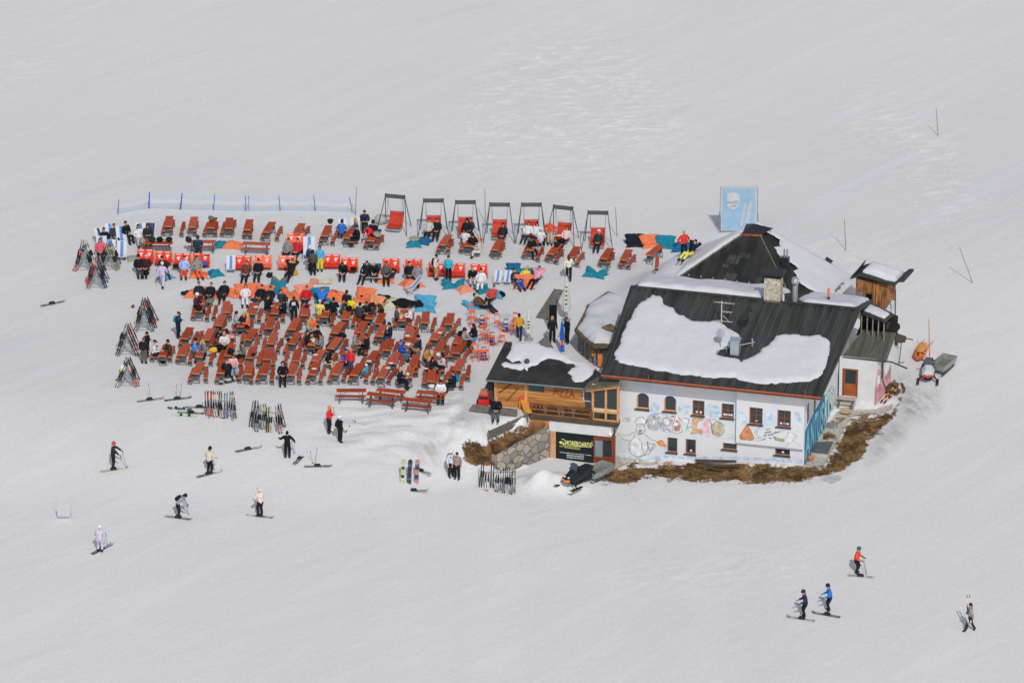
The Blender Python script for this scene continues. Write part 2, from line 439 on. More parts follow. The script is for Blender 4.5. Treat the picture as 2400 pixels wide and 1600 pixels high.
turfc = mixc(mth('MULTIPLY', ramp(nz(0.75, 6, None, 0, .75), 0.48, 0.58, g3(0), g3(1)), 0.8), turfc, ramp(fine, .3, .7, pc('#241b14'), pc('#3d2d1e')))
turfc = mixc(ramp(nz(0.8, 4, None, 0, .7), 0.60, 0.72, g3(0), g3(0.75)), turfc, ramp(fine, .3, .7, pc('#857a68'), pc('#a39a8a')))
pavec = ramp(nz(5.0, 5), 0.35, 0.7, pc('#8f8b82'), pc('#b5b1a8'))
dirtc = ramp(nz(1.1, 6, (1.5, 0.6, 1), 0.5, 0.7), 0.38, 0.62, pc('#7d7b76'), pc('#bcbdbf'))
rag = nz(1.7, 6, None, 0, 0.75)
def mask(nm, sharp, amp):
    f = mth('ADD', attr(nm), mth('MULTIPLY', mth('SUBTRACT', rag, 0.5), amp))
    return mth('MULTIPLY', mth('MINIMUM', mth('MAXIMUM', mth('MULTIPLY', mth('SUBTRACT', f, 0.5), sharp), 0.0), 1.0), 1.0)
tm = mask('turf', 7.0, 2.3)
gate = lambda nm: mth('MINIMUM', mth('MULTIPLY', attr(nm), 30.0), 1.0)
c = mixc(mth('MINIMUM', mth('MULTIPLY', attr('dirt'), 1.25), 1.0), snow, dirtc)
c = mixc(mth('MULTIPLY', mask('pave', 4.0, 0.7), gate('pave')), c, pavec)
c = mixc(mth('MULTIPLY', tm, gate('turf')), c, turfc)
Lk.new(c, bs.inputs['Base Color'])
h1 = mth('MULTIPLY', nz(1.3, 9, None, 0, 0.72), 0.08)
h2 = mth('MULTIPLY', st1, 0.10)
h3 = mth('MULTIPLY', nz(14.0, 3), 0.014)
rip = mth('MULTIPLY', rpn, mth('MULTIPLY', attr('ripple'), 0.20))
trm = mth('MULTIPLY', trn, mth('MULTIPLY', attr('tramp'), 0.10))
hh = mth('ADD', mth('ADD', h1, h2), mth('ADD', h3, mth('ADD', rip, trm)))
hh = mth('ADD', hh, mth('MULTIPLY', mth('MULTIPLY', attr('turf'), nz(9, 5, None, 0, 0.7)), 0.08))
bp = N.new('ShaderNodeBump'); bp.inputs['Strength'].default_value = 0.42; bp.inputs['Distance'].default_value = 1.0
Lk.new(hh, bp.inputs['Height']); Lk.new(bp.outputs[0], bs.inputs['Normal'])
me.materials.append(m)
SNOW_GROUND = m
# tufts of dead grass over the bare turf
rng = random.Random(3)
dg = bpy.context.evaluated_depsgraph_get()
cells = [i for i in range(len(gv)) if gg[i] > 0.62]
tb = MB()
for k in range(800):
    i = rng.choice(cells); x, y, z = gv[i]; x += rng.uniform(-.07,.07); y += rng.uniform(-.07,.07)
    mi = rng.randint(0, 2)
    for q in range(3):
        a = rng.uniform(0, 2*pi); l = rng.uniform(.04, .11); wd = rng.uniform(.012, .03)
        dx, dy = cos(a)*wd, sin(a)*wd; lx, ly = rng.uniform(-.12,.12), rng.uniform(-.14,.04)
        tb._add([(x-dx, y-dy, z-.01), (x+dx, y+dy, z-.01), (x+lx, y+ly, z+l)], [(0,1,2)], mi)
gt = tb.build('dead_grass', [mat('grass_a', '#5c4529', .9, .2, 3), mat('grass_b', '#75593a', .9, .2, 3), mat('grass_c', '#35281b', .9, .2, 3)])
tag(gt, 'brown dead grass tufts on the thawed ground round the hut', 'grass', None, 'stuff')
# ------------------------------------------------------------------ the hut and its neighbours (local frame: u right along the front, w back, z up)
PHI = R(14.5)
HO = atz(1441, 1073, -2.8); HO = Vector((HO.x, HO.y, 0))
HM = Matrix.Translation(HO) @ Matrix.Rotation(-PHI, 4, 'Z'); HI = HM.inverted()
HC = HI @ CAM
def hray(px, py): return (HI.to_3x3() @ ray(px, py)).normalized()
def HW(t, x, y, w):
    d = hray(*T(t, x, y)); return HC+d*((w-HC.y)/d.y)
def HZ(t, x, y, z):
    d = hray(*T(t, x, y)); return HC+d*((z-HC.z)/d.z)
def HP(t, x, y, p0, n):
    d = hray(*T(t, x, y)); p0 = Vector(p0); n = Vector(n); return HC+d*((p0-HC).dot(n)/d.dot(n))
def house_thing(name, label, cat):
    return thing(name, label, cat, HO, -PHI)
from mathutils.geometry import delaunay_2d_cdt
def snow_cap(poly, zf, th, name, parent, mats, step=0.22, edge=0.22, seed=1, rag=0.05, base=0.012):
    """a layer of snow on a roof: outline poly in (u, w), lying on zf(u, w)"""
    rg = random.Random(seed); P = []
    for i in range(len(poly)):
        a = Vector(poly[i][:2]); b = Vector(poly[(i+1) % len(poly)][:2]); L = (b-a).length; n = max(1, int(L/0.16))
        nrm = Vector((-(b-a).y, (b-a).x)); nrm = nrm/(nrm.length or 1)
        for k in range(n):
            q = a+(b-a)*k/n
            P.append(q+(nrm*rag*(1.5*noise.noise(Vector((q.x*1.3, q.y*1.3, seed)))+.9*noise.noise(Vector((q.x*4.3, q.y*4.3, seed)))+rg.uniform(-.25,.25)) if 0 < k else Vector((0, 0))))
    xs = [p.x for p in P]; ys = [p.y for p in P]; pl = [(p.x, p.y) for p in P]
    vs = list(P); n = len(P); ed = [(i, (i+1) % n) for i in range(n)]
    x = min(xs)
    while x < max(xs):
        y = min(ys)
        while y < max(ys):
            q = (x+rg.uniform(-.05,.05), y+rg.uniform(-.05,.05))
            if poly_d(q[0], q[1], pl) > 0.07: vs.append(Vector(q))
            y += step
        x += step
    for i in range(n):       # a close inner ring rounds the edge
        a, b, c = P[i-1], P[i], P[(i+1) % n]
        t = (c-a); nr = Vector((-t.y, t.x)); nr = nr/(nr.length or 1)*0.06
        for s in (1, -1):
            q = b+nr*s
            if poly_d(q.x, q.y, pl) > 0.045: vs.append(q)
    ov, oe, of, *_ = delaunay_2d_cdt(vs, ed, [], 1, 1e-5)
    out = []; 
    for v in ov:
        d = max(0, poly_d(v.x, v.y, pl)); k = min(1, d/edge); k = sqrt(max(0, 1-(1-k)**2))
        hh = base+th*k*(0.85+0.3*noise.noise(Vector((v.x*.9, v.y*.9, seed*3.3))))
        out.append((v.x, v.y, zf(v.x, v.y)+hh))
    me = bpy.data.meshes.new(name); me.from_pydata(out, [], [tuple(f) for f in of])
    bm = bmesh.new(); bm.from_mesh(me); bmesh.ops.recalc_face_normals(bm, faces=bm.faces)
    if sum(f.normal.z for f in bm.faces) < 0: bmesh.ops.reverse_faces(bm, faces=bm.faces)
    bm.to_mesh(me); bm.free()
    me.polygons.foreach_set('use_smooth', [True]*len(me.polygons)); me.materials.append(mats)
    return link(name, me, parent)
def snow_mat():
    return mat('roof_snow', '#bcbdc2', .75, .03, 3, .35, 5, spec=.15)
SNOW = snow_mat()
PLASTER = mat('plaster_mural', '#c6c7c9', .9, 0, 0.75, .25, 30, hex2='#aebdd2')
nt = PLASTER.node_tree
rp = [n for n in nt.nodes if n.type == 'VALTORGB'][0]; rp.color_ramp.elements[0].position = .28; rp.color_ramp.elements[1].position = .47
PLAIN = mat('plaster_plain', '#c2c3c3', .9, .05, 2, .25, 30)
ROOFM = mat('roof_sheet', '#3e403f', .75, 0, 1.3, .3, 3, hex2='#242627', stretch=(1.7, .16, .16))
SHINGLE = mat('shingle', '#2f302e', .85, 0, 1.1, .5, 9, hex2='#1c1f20', stretch=(1.6, .5, .5))
DARKW = mat('dark_wood', '#4a4036', .85, .3, 3, .3, 8, stretch=(1, 4, 4))
GREYW = mat('grey_wood', '#6f6a62', .9, .3, 2.5, .3, 8, stretch=(1, 4, 4))
PINE = mat('pine_wood', '#c08a52', .75, .22, 1.6, .3, 6, stretch=(.6, 5, 9), hex2='#94602f')
OLDPINE = mat('weathered_pine', '#b37c48', .85, .3, 1.5, .3, 6, stretch=(7, 7, .7), hex2='#4e3826')
RED_BROWN = mat('stained_wood', '#7c4126', .6, .25, 2, .2, 6, stretch=(8, 8, .8))
FRAME = mat('window_wood', '#7a4a2c', .55, .15, 4)
LFRAME = mat('window_wood_light', '#c08a55', .6, .15, 4)
COPPER = mat('copper', '#a3583a', .45, .15, 4, metal=.3)
METAL = mat('grey_metal', '#8d9296', .4, .08, 4, metal=.6)
SILVER = mat('silver_metal', '#c3c8cc', .3, .05, 4, metal=.8)
BLACKM = mat('black_metal', '#23282b', .5, .1, 4)
STONE = mat('chimney_stone', '#a9a290', .9, .35, 6, .5, 12)
def glass(name, hx):
    m = bpy.data.materials.new(name); m.use_nodes = True; b = m.node_tree.nodes['Principled BSDF']
    b.inputs['Base Color'].default_value = (*pc(hx), 1); b.inputs['Roughness'].default_value = .06; b.inputs['Specular IOR Level'].default_value = .6
    return m
GLASS = glass('window_glass', '#2c343b'); GLASS2 = glass('pale_glass', '#77868f')
CURT = mat('curtain', '#d8d4cc', .9, .1, 6)
# --- window helper: a real hole in the wall, frame and pane set back in it
def wall_face(mb, u0, u1, z0, z1, w, holes, depth=0.16, mi=0, mr=0):
    us = sorted({u0, u1}|{v for h in holes for v in (h[0], h[1])}); zs = sorted({z0, z1}|{v for h in holes for v in (h[2], h[3])})
    for a, b in zip(us, us[1:]):
        for c, d in zip(zs, zs[1:]):
            m_, n_ = (a+b)/2, (c+d)/2
            if any(h[0] < m_ < h[1] and h[2] < n_ < h[3] for h in holes): continue
            mb.quad((a,w,c), (b,w,c), (b,w,d), (a,w,d), mi)
    for a, b, c, d in holes:
        e = w+depth
        mb.quad((a,w,c), (a,w,d), (a,e,d), (a,e,c), mr); mb.quad((b,w,c), (b,e,c), (b,e,d), (b,w,d), mr)
        mb.quad((a,w,c), (a,e,c), (b,e,c), (b,w,c), mr); mb.quad((a,w,d), (b,w,d), (b,e,d), (a,e,d), mr)
def window(parent, hole, w, depth=.16, cross=True, arch=False, things=None, dark=True, name='window'):
    a, b, c, d = hole; e = w+depth; fw = .075
    mb = MB()
    wf = e-.05
    for s in ((a, a+fw, c, d), (b-fw, b, c, d), (a+fw, b-fw, c, c+fw), (a+fw, b-fw, d-fw, d)):
        mb.span((s[0], wf, s[2]), (s[1], e+.01, s[3]))
    if cross:
        mb.span(((a+b)/2-.03, wf-.01, c+fw), ((a+b)/2+.03, e, d-fw)); zc = (c+d)/2+.02
        mb.span((a+fw, wf-.004, zc-.025), (b-fw, e, zc+.025))
    f = mb.build(name, LFRAME if arch else FRAME, parent)
    p = MB().quad((a, e-.012, c), (b, e-.012, c), (b, e-.012, d), (a, e-.012, d)).build('pane', GLASS, f)
    s = MB().span((a-.10, w-.10, c-.07), (b+.04, w+.06, c+.004)).build('sill', DARKW, f)
    if things: 
        tb_ = MB()
        for i in range(things): tb_.ell((a+(b-a)*(i+1)/(things+1), e-.03, c+.17), (.08, .02, .07), 8, 5)
        tb_.each('curtain', CURT, f)
    return f
hut = house_thing('mountain_hut', 'large white alpine hut with a painted mural and a long dark snow-patched roof', 'hut')
WE = -1.15
_e = HW('p',1411,880,WE); _f = HW('p',1924,926,WE); _r = HW('p',1745,698,7.45)
ZE = (_e.z+_f.z)/2; SL = (_r.z-ZE)/(7.45-WE)
def zr(w): return ZE+(w-WE)*SL
def hole(t, x0, y0, x1, y1, w=0):
    p = HW(t, x0, y0, w); q = HW(t, x1, y1, w)
    return (p.x, q.x, q.z, p.z)
US = HW('K', 1446, 700, 0).x; ZB = HW('K', 1500, 838, -.28).z
W1 = hole('K', 338, 280, 476, 470); W2 = hole('K', 640, 310, 775, 498); W3 = hole('K', 955, 362, 1085, 540); W4 = hole('K', 1276, 398, 1409, 570)
W5 = hole('K', 1583, 440, 1726, 638, -.28); W6 = hole('K', 1892, 470, 2036, 668, -.28)
W7 = hole('K', 678, 772, 786, 945); W8 = hole('K', 880, 790, 990, 962); W9 = hole('K', 1290, 832, 1444, 918); W10 = hole('K', 1866, 893, 2028, 982)
UR = 11.66
mb = MB()
wall_face(mb, 0, US, -3.4, zr(0)-.13, 0, [W1, W2, W3, W4, W7, W8, W9])
wall_face(mb, US, UR, -3.4, ZB, 0, [W10])
wall_face(mb, US, UR, ZB, zr(-.28)-.13, -.28, [W5, W6])
mb.quad((US,-.28,ZB), (US,0.001,ZB), (UR,0.001,ZB), (UR,-.28,ZB)); mb.quad((US,-.28,ZB), (US,-.28,zr(0)-.2), (US,0,zr(0)-.2), (US,0,ZB)); mb.quad((UR,-.28,ZB), (UR,0,ZB), (UR,0,zr(0)-.2), (UR,-.28,zr(0)-.2))
# gable walls
for u0, u1, fl in ((UR, 12.0, 1), (0, 0, -1)):
    mb._add([(u0,0,-3.4), (u1,8.4,-3.4), (u1,8.4,4.8), (u1,7.4,zr(7.4)-.1), (u0,0,zr(0)-.12)], [(0,1,2,3,4) if fl > 0 else (4,3,2,1,0)], 0)
mb.quad((12.0,8.4,-3.4), (0,8.4,-3.4), (0,8.4,4.9), (12.0,8.4,4.9))
for h in (W1, W2):     # round the window heads
    a, b, c, d = h; r = (b-a)/2; cx = (a+b)/2
    for sg in (-1, 1):
        arc = [(cx+sg*r*cos(k*pi/16), d-r+r*sin(k*pi/16)) for k in range(9)]
        pts = [(cx+sg*r, 0.003, d)]+[(x, 0.003, z) for x, z in arc]
        mb.slab(pts, (0, .14, 0))
wall = mb.build('wall', PLASTER, hut)
for h, cr, ar, th_ in ((W1,0,1,0), (W2,0,1,0), (W3,1,0,2), (W4,1,0,4), (W7,0,0,0), (W8,0,0,1), (W9,0,0,0), (W10,0,0,1)):
    window(hut, h, 0, cross=bool(cr), arch=bool(ar), things=th_)
window(hut, W5, -.28, things=1); window(hut, W6, -.28, things=3)
# lower plinth strip
MB().span((-.02, -.05, -3.4), (UR+.03, .0, -2.72)).build('plinth', mat('concrete', '#a7a49c', .9, .15, 3, .4, 12), hut)
# --- mural: outlines and colours painted on the front
INK = mat('mural_ink', '#6e757b', .9, .2, 6)
def mline(mb, t, pts, wd=.03, w=0, mi=0, closed=False):
    P = [HW(t, x, y, w) for x, y in pts]
    if closed: P.append(P[0])
    for a, b in zip(P, P[1:]):
        d = (b-a); L = d.length
        if L < 1e-4: continue
        n = Vector((-d.z, 0, d.x))/L*wd/2; e = d/L*wd*.3; o = Vector((0, -.004-.0001*len(mb.v) % .003, 0))
        mb.quad(a-e-n+o, b+e-n+o, b+e+n+o, a-e+n+o, mi)
def mfill(mb, t, pts, w=0, mi=0, off=.003):
    mb._add([HW(t, x, y, w)+Vector((0, -off, 0)) for x, y in pts], [tuple(range(len(pts)-1, -1, -1))], mi)
def circ(cx, cy, rx, ry, n=18, a0=0, a1=2*pi): return [(cx+rx*cos(a0+(a1-a0)*i/n), cy+ry*sin(a0+(a1-a0)*i/n)) for i in range(n+(0 if a1-a0 > 6.2 else 1))]
mu = MB()
MC = [INK] + [mat('mural_'+n, h, .9, .25, 3) for n, h in (('mauve','#a79fad'),('ham','#a9766c'),('mint','#b9d0c4'),('orange','#d99a72'),('pink','#d0a6ae'),('potato','#b0a488'),('pizza','#cf7f43'),('green','#8d9a6a'),('grey','#9aa3a6'),('pale','#cfd0d2'),('blue','#aebdd1'),('skin','#c9b59b'))]
D_ = 'd'
mfill(mu, D_, circ(590,930,235,235), mi=10); mfill(mu, D_, circ(660,480,115,130), mi=10); mfill(mu, D_, circ(660,270,130,95), mi=10)
mline(mu, D_, circ(600,930,240,240,22,-.5,3.9), .04); mline(mu, D_, [(420,760),(500,690),(520,560)], .03)
mline(mu, D_, circ(655,480,115,125,16,-.2,3.4), .035); mline(mu, D_, [(530,330),(545,230),(620,180),(720,190),(790,270),(770,350)], .03)
mline(mu, D_, [(560,360),(740,355),(760,420),(570,410),(560,360)], .045); mfill(mu, D_, circ(650,525,45,26), mi=0, off=.006)
mline(mu, D_, [(480,560),(370,640),(180,640)], .03); mline(mu, D_, [(160,710),(400,790)], .035); mfill(mu, D_, circ(115,635,55,50), mi=12)
mline(mu, D_, [(760,590),(850,690),(950,760),(1060,780)], .03); mline(mu, D_, [(820,800),(890,850),(1020,855)], .04); mline(mu, D_, [(820,800),(880,1030),(1000,870)], .045)
mline(mu, D_, [(640,1150),(860,1110),(960,990),(1040,900)], .035); mline(mu, D_, [(685,840),(690,980)], .05)
mfill(mu, D_, [(560,600),(640,560),(740,590),(700,640),(650,610),(600,650)], mi=12)
for k in range(9): mline(mu, D_, [(70, 740+k*38), (350-10*k, 800+k*34)], .018, mi=9)
mfill(mu, D_, [(1050,810),(1120,760),(1200,750),(1260,830),(1310,930),(1200,920),(1110,890)], mi=7, off=.005); mline(mu, D_, [(1050,810),(1150,870),(1310,930)], .04)
mline(mu, D_, circ(1180,1010,110,85,14), .025, mi=11)
# wreath letter
for q in range(26):
    a = q*2.4; r = 95+60*((q*37 % 10)/10)
    cx, cy = 990+r*cos(a)*1.1, 310+r*sin(a)*1.15
    mline(mu, D_, circ(cx, cy, 34, 30, 7), .022)
mline(mu, D_, circ(980,310,60,80,12), .03); mline(mu, D_, circ(990,310,185,205,20), .03)
mfill(mu, D_, [(1195,190),(1300,165),(1440,260),(1450,330),(1390,400),(1280,420),(1440,530),(1400,560),(1250,430),(1240,540),(1140,490)], mi=1); mfill(mu, D_, circ(1305,300,75,75), mi=10, off=.005)
mline(mu, D_, [(1080,70),(1300,130),(1450,240),(1470,340),(1400,410)], .025); mline(mu, D_, [(1240,430),(1240,550),(1290,470),(1420,570)], .03)
mfill(mu, D_, [(1530,140),(1600,160),(1690,480),(1690,560),(1580,590),(1470,560),(1460,470),(1500,330)], mi=10, off=.002); mfill(mu, D_, [(1540,250),(1600,270),(1650,440),(1640,520),(1560,540),(1490,510),(1490,430)], mi=2, off=.005)
mfill(mu, D_, circ(1555,360,55,45), mi=10, off=.007); mfill(mu, D_, circ(1460,165,50,24), mi=2); mfill(mu, D_, [(1600,180),(1690,230),(1700,330),(1640,270)], mi=6)
mline(mu, D_, [(1530,150),(1480,330),(1450,480),(1470,570),(1600,595),(1690,560),(1680,470),(1620,270),(1600,160)], .03)
mfill(mu, D_, [(1730,240),(1870,240),(1800,440),(1960,430),(1950,540),(1700,560)], mi=3); mline(mu, D_, [(1740,200),(1880,240),(1810,445),(1970,430)], .035)
mfill(mu, D_, [(1960,210),(2220,200),(2210,260),(2090,270),(2040,480),(2180,500),(2170,570),(1910,610),(1900,560),(1980,520)], mi=4); mline(mu, D_, [(1960,210),(2220,200),(2210,265),(2095,275),(2035,485),(2190,490),(2180,575),(1910,605),(1980,500),(1940,420),(1960,210)], .03)
E_ = 'e'
mfill(mu, E_, [(-80,200),(-10,200),(60,640),(-30,620),(-50,520),(-110,520),(-150,600),(-200,580)], mi=5); mfill(mu, E_, circ(215,440,140,165), mi=6); mline(mu, E_, circ(225,440,150,168), .035)
mline(mu, E_, [(20,230),(80,330),(60,400),(110,470),(90,560)], .05); mline(mu, E_, [(0,230),(120,210),(230,280)], .03); mline(mu, E_, [(110,330),(160,360)], .06); mline(mu, E_, [(170,540),(240,550)], .06)
mline(mu, E_, [(90,600),(90,640),(560,670),(600,650)], .02, mi=1); mline(mu, E_, [(440,560),(560,560),(580,620),(450,640)], .02, mi=8)
mline(mu, E_, [(632,60),(632,700)], .09, mi=11)
E2 = -.28
mfill(mu, E_, [(880,340),(950,420),(1040,620),(1040,690),(920,700),(890,640),(850,690),(740,680),(715,620),(780,500)], E2, 7); mline(mu, E_, [(880,340),(955,425),(1045,630),(1035,690),(910,700),(885,630),(855,690),(740,675),(715,610),(790,490)], .045, E2, closed=True)
mfill(mu, E_, circ(875,535,40,70), E2, 2, .006)
for q in ((830,440),(930,480),(790,570),(960,590),(900,600),(770,640),(1000,650)): mfill(mu, E_, circ(q[0], q[1], 24, 18, 8), E2, 2, .007)
mline(mu, E_, [(1070,520),(1130,400),(1190,400),(1090,590),(1230,620),(1080,650)], .03, E2, 9); mline(mu, E_, [(1050,560),(1150,430)], .03, E2, 9); mline(mu, E_, [(1060,640),(1240,660),(1230,690),(1070,720)], .03, E2, 9)
for a in ((1330,460,1420,440),(1300,530,1440,500),(1280,600,1340,570),(1250,690,1320,650),(1380,580,1460,560),(1400,640,1440,650),(1470,570,1560,490),(1540,530,1640,500),(1500,620,1560,700)): mline(mu, E_, [a[:2], a[2:]], .08, E2, 8 if a[0] % 20 else 0)
mfill(mu, E_, [(1520,600),(1600,640),(1760,670),(1750,740),(1620,720),(1540,680)], E2, 8); mline(mu, E_, [(1720,650),(1790,640),(1860,500),(1960,560),(2030,590)], .05, E2, 9)
mfill(mu, E_, [(1860,510),(1970,590),(1900,760),(1800,800)], E2, 10, .002); mline(mu, E_, [(2040,600),(1900,740),(1790,810)], .035, E2, 9); mline(mu, E_, [(1930,700),(2120,840)], .025, E2, 9)
for x, y in ((1700,500),(1580,420),(2050,520)): mline(mu, E_, circ(x, y, 40, 40, 8, 3, 5.6), .02, E2, 9)
for P in ([(490,395),(540,380),(590,410),(600,500),(520,560),(490,500)], [(790,400),(830,390),(870,430),(920,405),(940,480),(860,530),(800,490)], [(1090,430),(1150,400),(1260,440),(1265,540),(1170,560),(1095,520)]):
    mfill(mu, 'K', P, 0, 11, .002)
for P in ([(1455,480),(1520,500),(1570,600),(1520,640),(1460,580)], [(1740,500),(1800,490),(1880,560),(1870,640),(1760,620)], [(2080,490),(2130,500),(2170,620),(2110,650)]): mfill(mu, 'K', P, E2, 11, .002)
mfill(mu, 'K', [(110,965),(660,975),(1000,985),(1440,985),(1440,1025),(1000,1010),(500,1020),(110,998)], 0, 11, .002); mfill(mu, 'K', [(1450,985),(2170,1020),(2170,1060),(1450,1020)], 0, 11, .002)
mfill(mu, D_, [(200,180),(380,200),(380,310),(210,300)], mi=11); mfill(mu, D_, [(430,170),(520,190),(510,330),(420,310)], mi=10)
for k in range(4): mline(mu, D_, [(230, 205+k*28), (400, 212+k*30)], .02, mi=9)
mu.build('mural', MC, hut)
# --- graffiti on the right-hand wall
GEX = Vector(((12.0-UR)/8.4,1,0)).normalized()
gr = MB(); WX = lambda w: UR+(12.0-UR)*w/8.4+.006
def gq(w0, z0, w1, z1, mi, o=0):
    gr.quad((WX(w0)+o,w0,z0), (WX(w1)+o,w1,z0), (WX(w1)+o,w1,z1), (WX(w0)+o,w0,z1), mi)
gr._add([(WX(.02),.02,-2.35), (WX(8.38),8.38,-2.3), (WX(8.38),8.38,.55), (WX(4.6),4.6,.75), (WX(1.6),1.6,.5), (WX(.05),.05,.25)], [(0,1,2,3,4,5)], 0)
rg = random.Random(5)
for i, (s_, w0, wd, z0, hgt) in enumerate((('A',.15,1.25,-1.75,1.85),('N',1.5,.85,-1.6,1.75),('T',2.45,.6,-1.75,2.1),('U',3.15,.8,-1.75,2.0),('S',4.05,.75,-1.6,1.9),('R',4.95,.75,-1.65,2.1),('I',5.8,.35,-1.6,2.0),('S',6.25,.75,-1.6,2.0),('T',7.1,.8,-1.6,2.0))):
    text_mesh(gr, s_, (WX(w0)+.008, w0, z0), GEX, (0,0,1), hgt, 1 if i < 5 else 3, wd, .002, .03, (1,0,0))
    text_mesh(gr, s_, (WX(w0)+.004, w0-.05, z0-.06), GEX, (0,0,1), hgt+.12, 2, wd+.1, .001, .05, (1,0,0))
gq(4.4, .8, 8.3, 1.7, 4, .002); gq(5.5, 1.2, 7.0, 2.4, 5, .003)
gr.build('graffiti', [mat('graf_blue', '#2f7392', .7, .25, 1.5), mat('graf_light', '#7db6cf', .7, .15, 2), mat('graf_dark', '#1d3a4b', .7, .2, 2), mat('graf_pale', '#b9d3e0', .7, .1, 2), mat('graf_white', '#c9ccd6', .8, .1, 1.2), mat('graf_violet', '#6f86c0', .7, .3, 1.3)], hut)
# --- dark slots in the gable (window bays) and white bay panels
sl = MB()
for w0 in (.5, 2.2, 3.9): sl.span((WX(w0)-.03, w0, .55), (WX(w0)+.02, w0+.45, 1.75))
sl.each('gable_window', GLASS, hut)
# --- roof
E0, E1, R0, R1 = (_e.x,WE), (_f.x,WE), (HW('p',1480,673,7.45).x,7.45), (HW('p',2015,724,7.45).x,7.45)
mb = MB(); th = .14
fr = [Vector((E0[0],E0[1],zr(WE))), Vector((E1[0],E1[1],zr(WE))), Vector((R1[0],R1[1],zr(7.45))), Vector((R0[0],R0[1],zr(7.45)))]
mb.slab(fr, (0,0,-th))
mb.slab([(R0[0],7.46,zr(7.45)), (R1[0],7.46,zr(7.45)), (R1[0]-.1,12.3,zr(7.45)-1.35), (R0[0],12.3,zr(7.45)-1.35)], (0,0,-th))
rgs = random.Random(6); u = -.4                             # welted seams
while u < 13:
    k = (u-E0[0])/(E1[0]-E0[0]); ut = R0[0]+k*(R1[0]-R0[0])
    mb.beam((u,WE,zr(WE)+.012), (ut,7.42,zr(7.42)+.012), .035, .03, rgs.choice((0,1,1))); u += .435
mb.beam((R0[0],7.45,zr(7.45)+.02), (R1[0],7.45,zr(7.45)+.02), .3, .06)
roof = mb.build('roof', [ROOFM, mat('seam_grey', '#494b4a', .7, .25, 2, stretch=(1,.3,1))], hut)
RN = Vector((0,-SL,1)).normalized()
def rf(t, x, y): return HP(t, x, y, (0,0,zr(0)), RN)
main_snow = [rf('J',x,y) for x,y in ((670,265),(735,290),(770,285),(800,350),(830,400),(950,460),(1010,525),(1060,525),(1130,575),(1210,600),(1330,600),(1400,595),(1500,605),(1560,640),(1620,690),(1680,720),(1725,745),(1742,800),(1640,900),(1500,940),(1455,1000),(1530,1030),(1700,1050),(1760,1095),(1850,1050),(1950,1000),(2050,915))]
main_snow += [rf('L',x,y) for x,y in ((-5,905),(100,890),(200,893),(290,908),(340,912),(450,900),(500,930),(548,985),(538,1100),(500,1220),(440,1320),(360,1360),(200,1377),(10,1392))]
main_snow += [rf('K',x,y) for x,y in ((1700,187),(1500,152),(1430,120),(1200,127),(1000,102),(800,80),(500,32))]
main_snow += [rf('J',x,y) for x,y in ((400,1130),(270,1100),(215,1060),(210,1010),(260,900),(330,700),(420,530),(490,400),(600,320))]
snow_cap(main_snow, lambda a, b: zr(b), .17, 'snow_cover', roof, SNOW, seed=2, rag=.10, edge=.3)
zb_ = lambda a, b: zr(7.45)-(b-7.46)*.279
snow_cap([(R0[0]+.3,7.65),(2,7.6),(5.2,7.62),(7.0,7.75),(7.6,8.6),(8.2,12.1),(R0[0]+.2,12.2),(R0[0]-.1,10)], zb_, .5, 'snow_cover', roof, SNOW, seed=4, edge=.8)
snow_cap([(9.9,7.8),(11.5,7.65),(13.0,7.7),(13.1,12.1),(9.4,12.1),(9.3,9)], zb_, .28, 'snow_cover', roof, SNOW, seed=5, edge=.5)
gt_ = MB().tube((E0[0]-.05,WE-.06,zr(WE)-.05), (E1[0]+.05,WE-.06,zr(WE)-.05), .055, n=8)
for u in (2.3, 11.9): gt_.tube((u,WE-.06,zr(WE)-.1), (u,WE-.06,zr(WE)+.3), .02)
gt_.build('gutter', COPPER, roof)
MB().beam((E0[0],WE+.1,zr(WE)-.19), (E1[0],WE+.1,zr(WE)-.19), .14, .14).build('fascia', mat('fascia_wood', '#6b4a36', .7, .2, 3), roof)
for i, x in enumerate((225,355,540,735,925,1095,1265,1435)):
    p = HW('K', x, 170+x*.085, -.45); s = .2 if x in (355,925) else .12
    MB().box((p.x,-.45,zr(-.45)-.24-s*.7), (s*1.3,.85,s*1.8)).build('rafter_end', mat('rafter', '#5b2b20', .7, .2, 3), roof)
sg = MB()
for i in range(18):
    u = -.2+i*.78; sg.box((u, 7.1, zr(7.1)+.07), (.07,.07,.12))
for x, y in ((1890,465),(1940,355),(1890,830)): p = rf('J',x,y); sg.box(p+Vector((0,0,.06)), (.1,.1,.12))
sg.each('snow_guard', BLACKM, roof)
ed = MB()      # verge boards
ed.beam((E1[0]+.03,WE-.02,zr(WE)-.03), (R1[0]+.03,7.5,zr(7.5)-.03), .05, .22); ed.beam((E0[0]-.03,WE-.02,zr(WE)-.03), (R0[0]-.03,7.5,zr(7.5)-.03), .05, .22)
ed.each('verge_board', mat('verge', '#3a3b38', .8, .15, 3), roof)
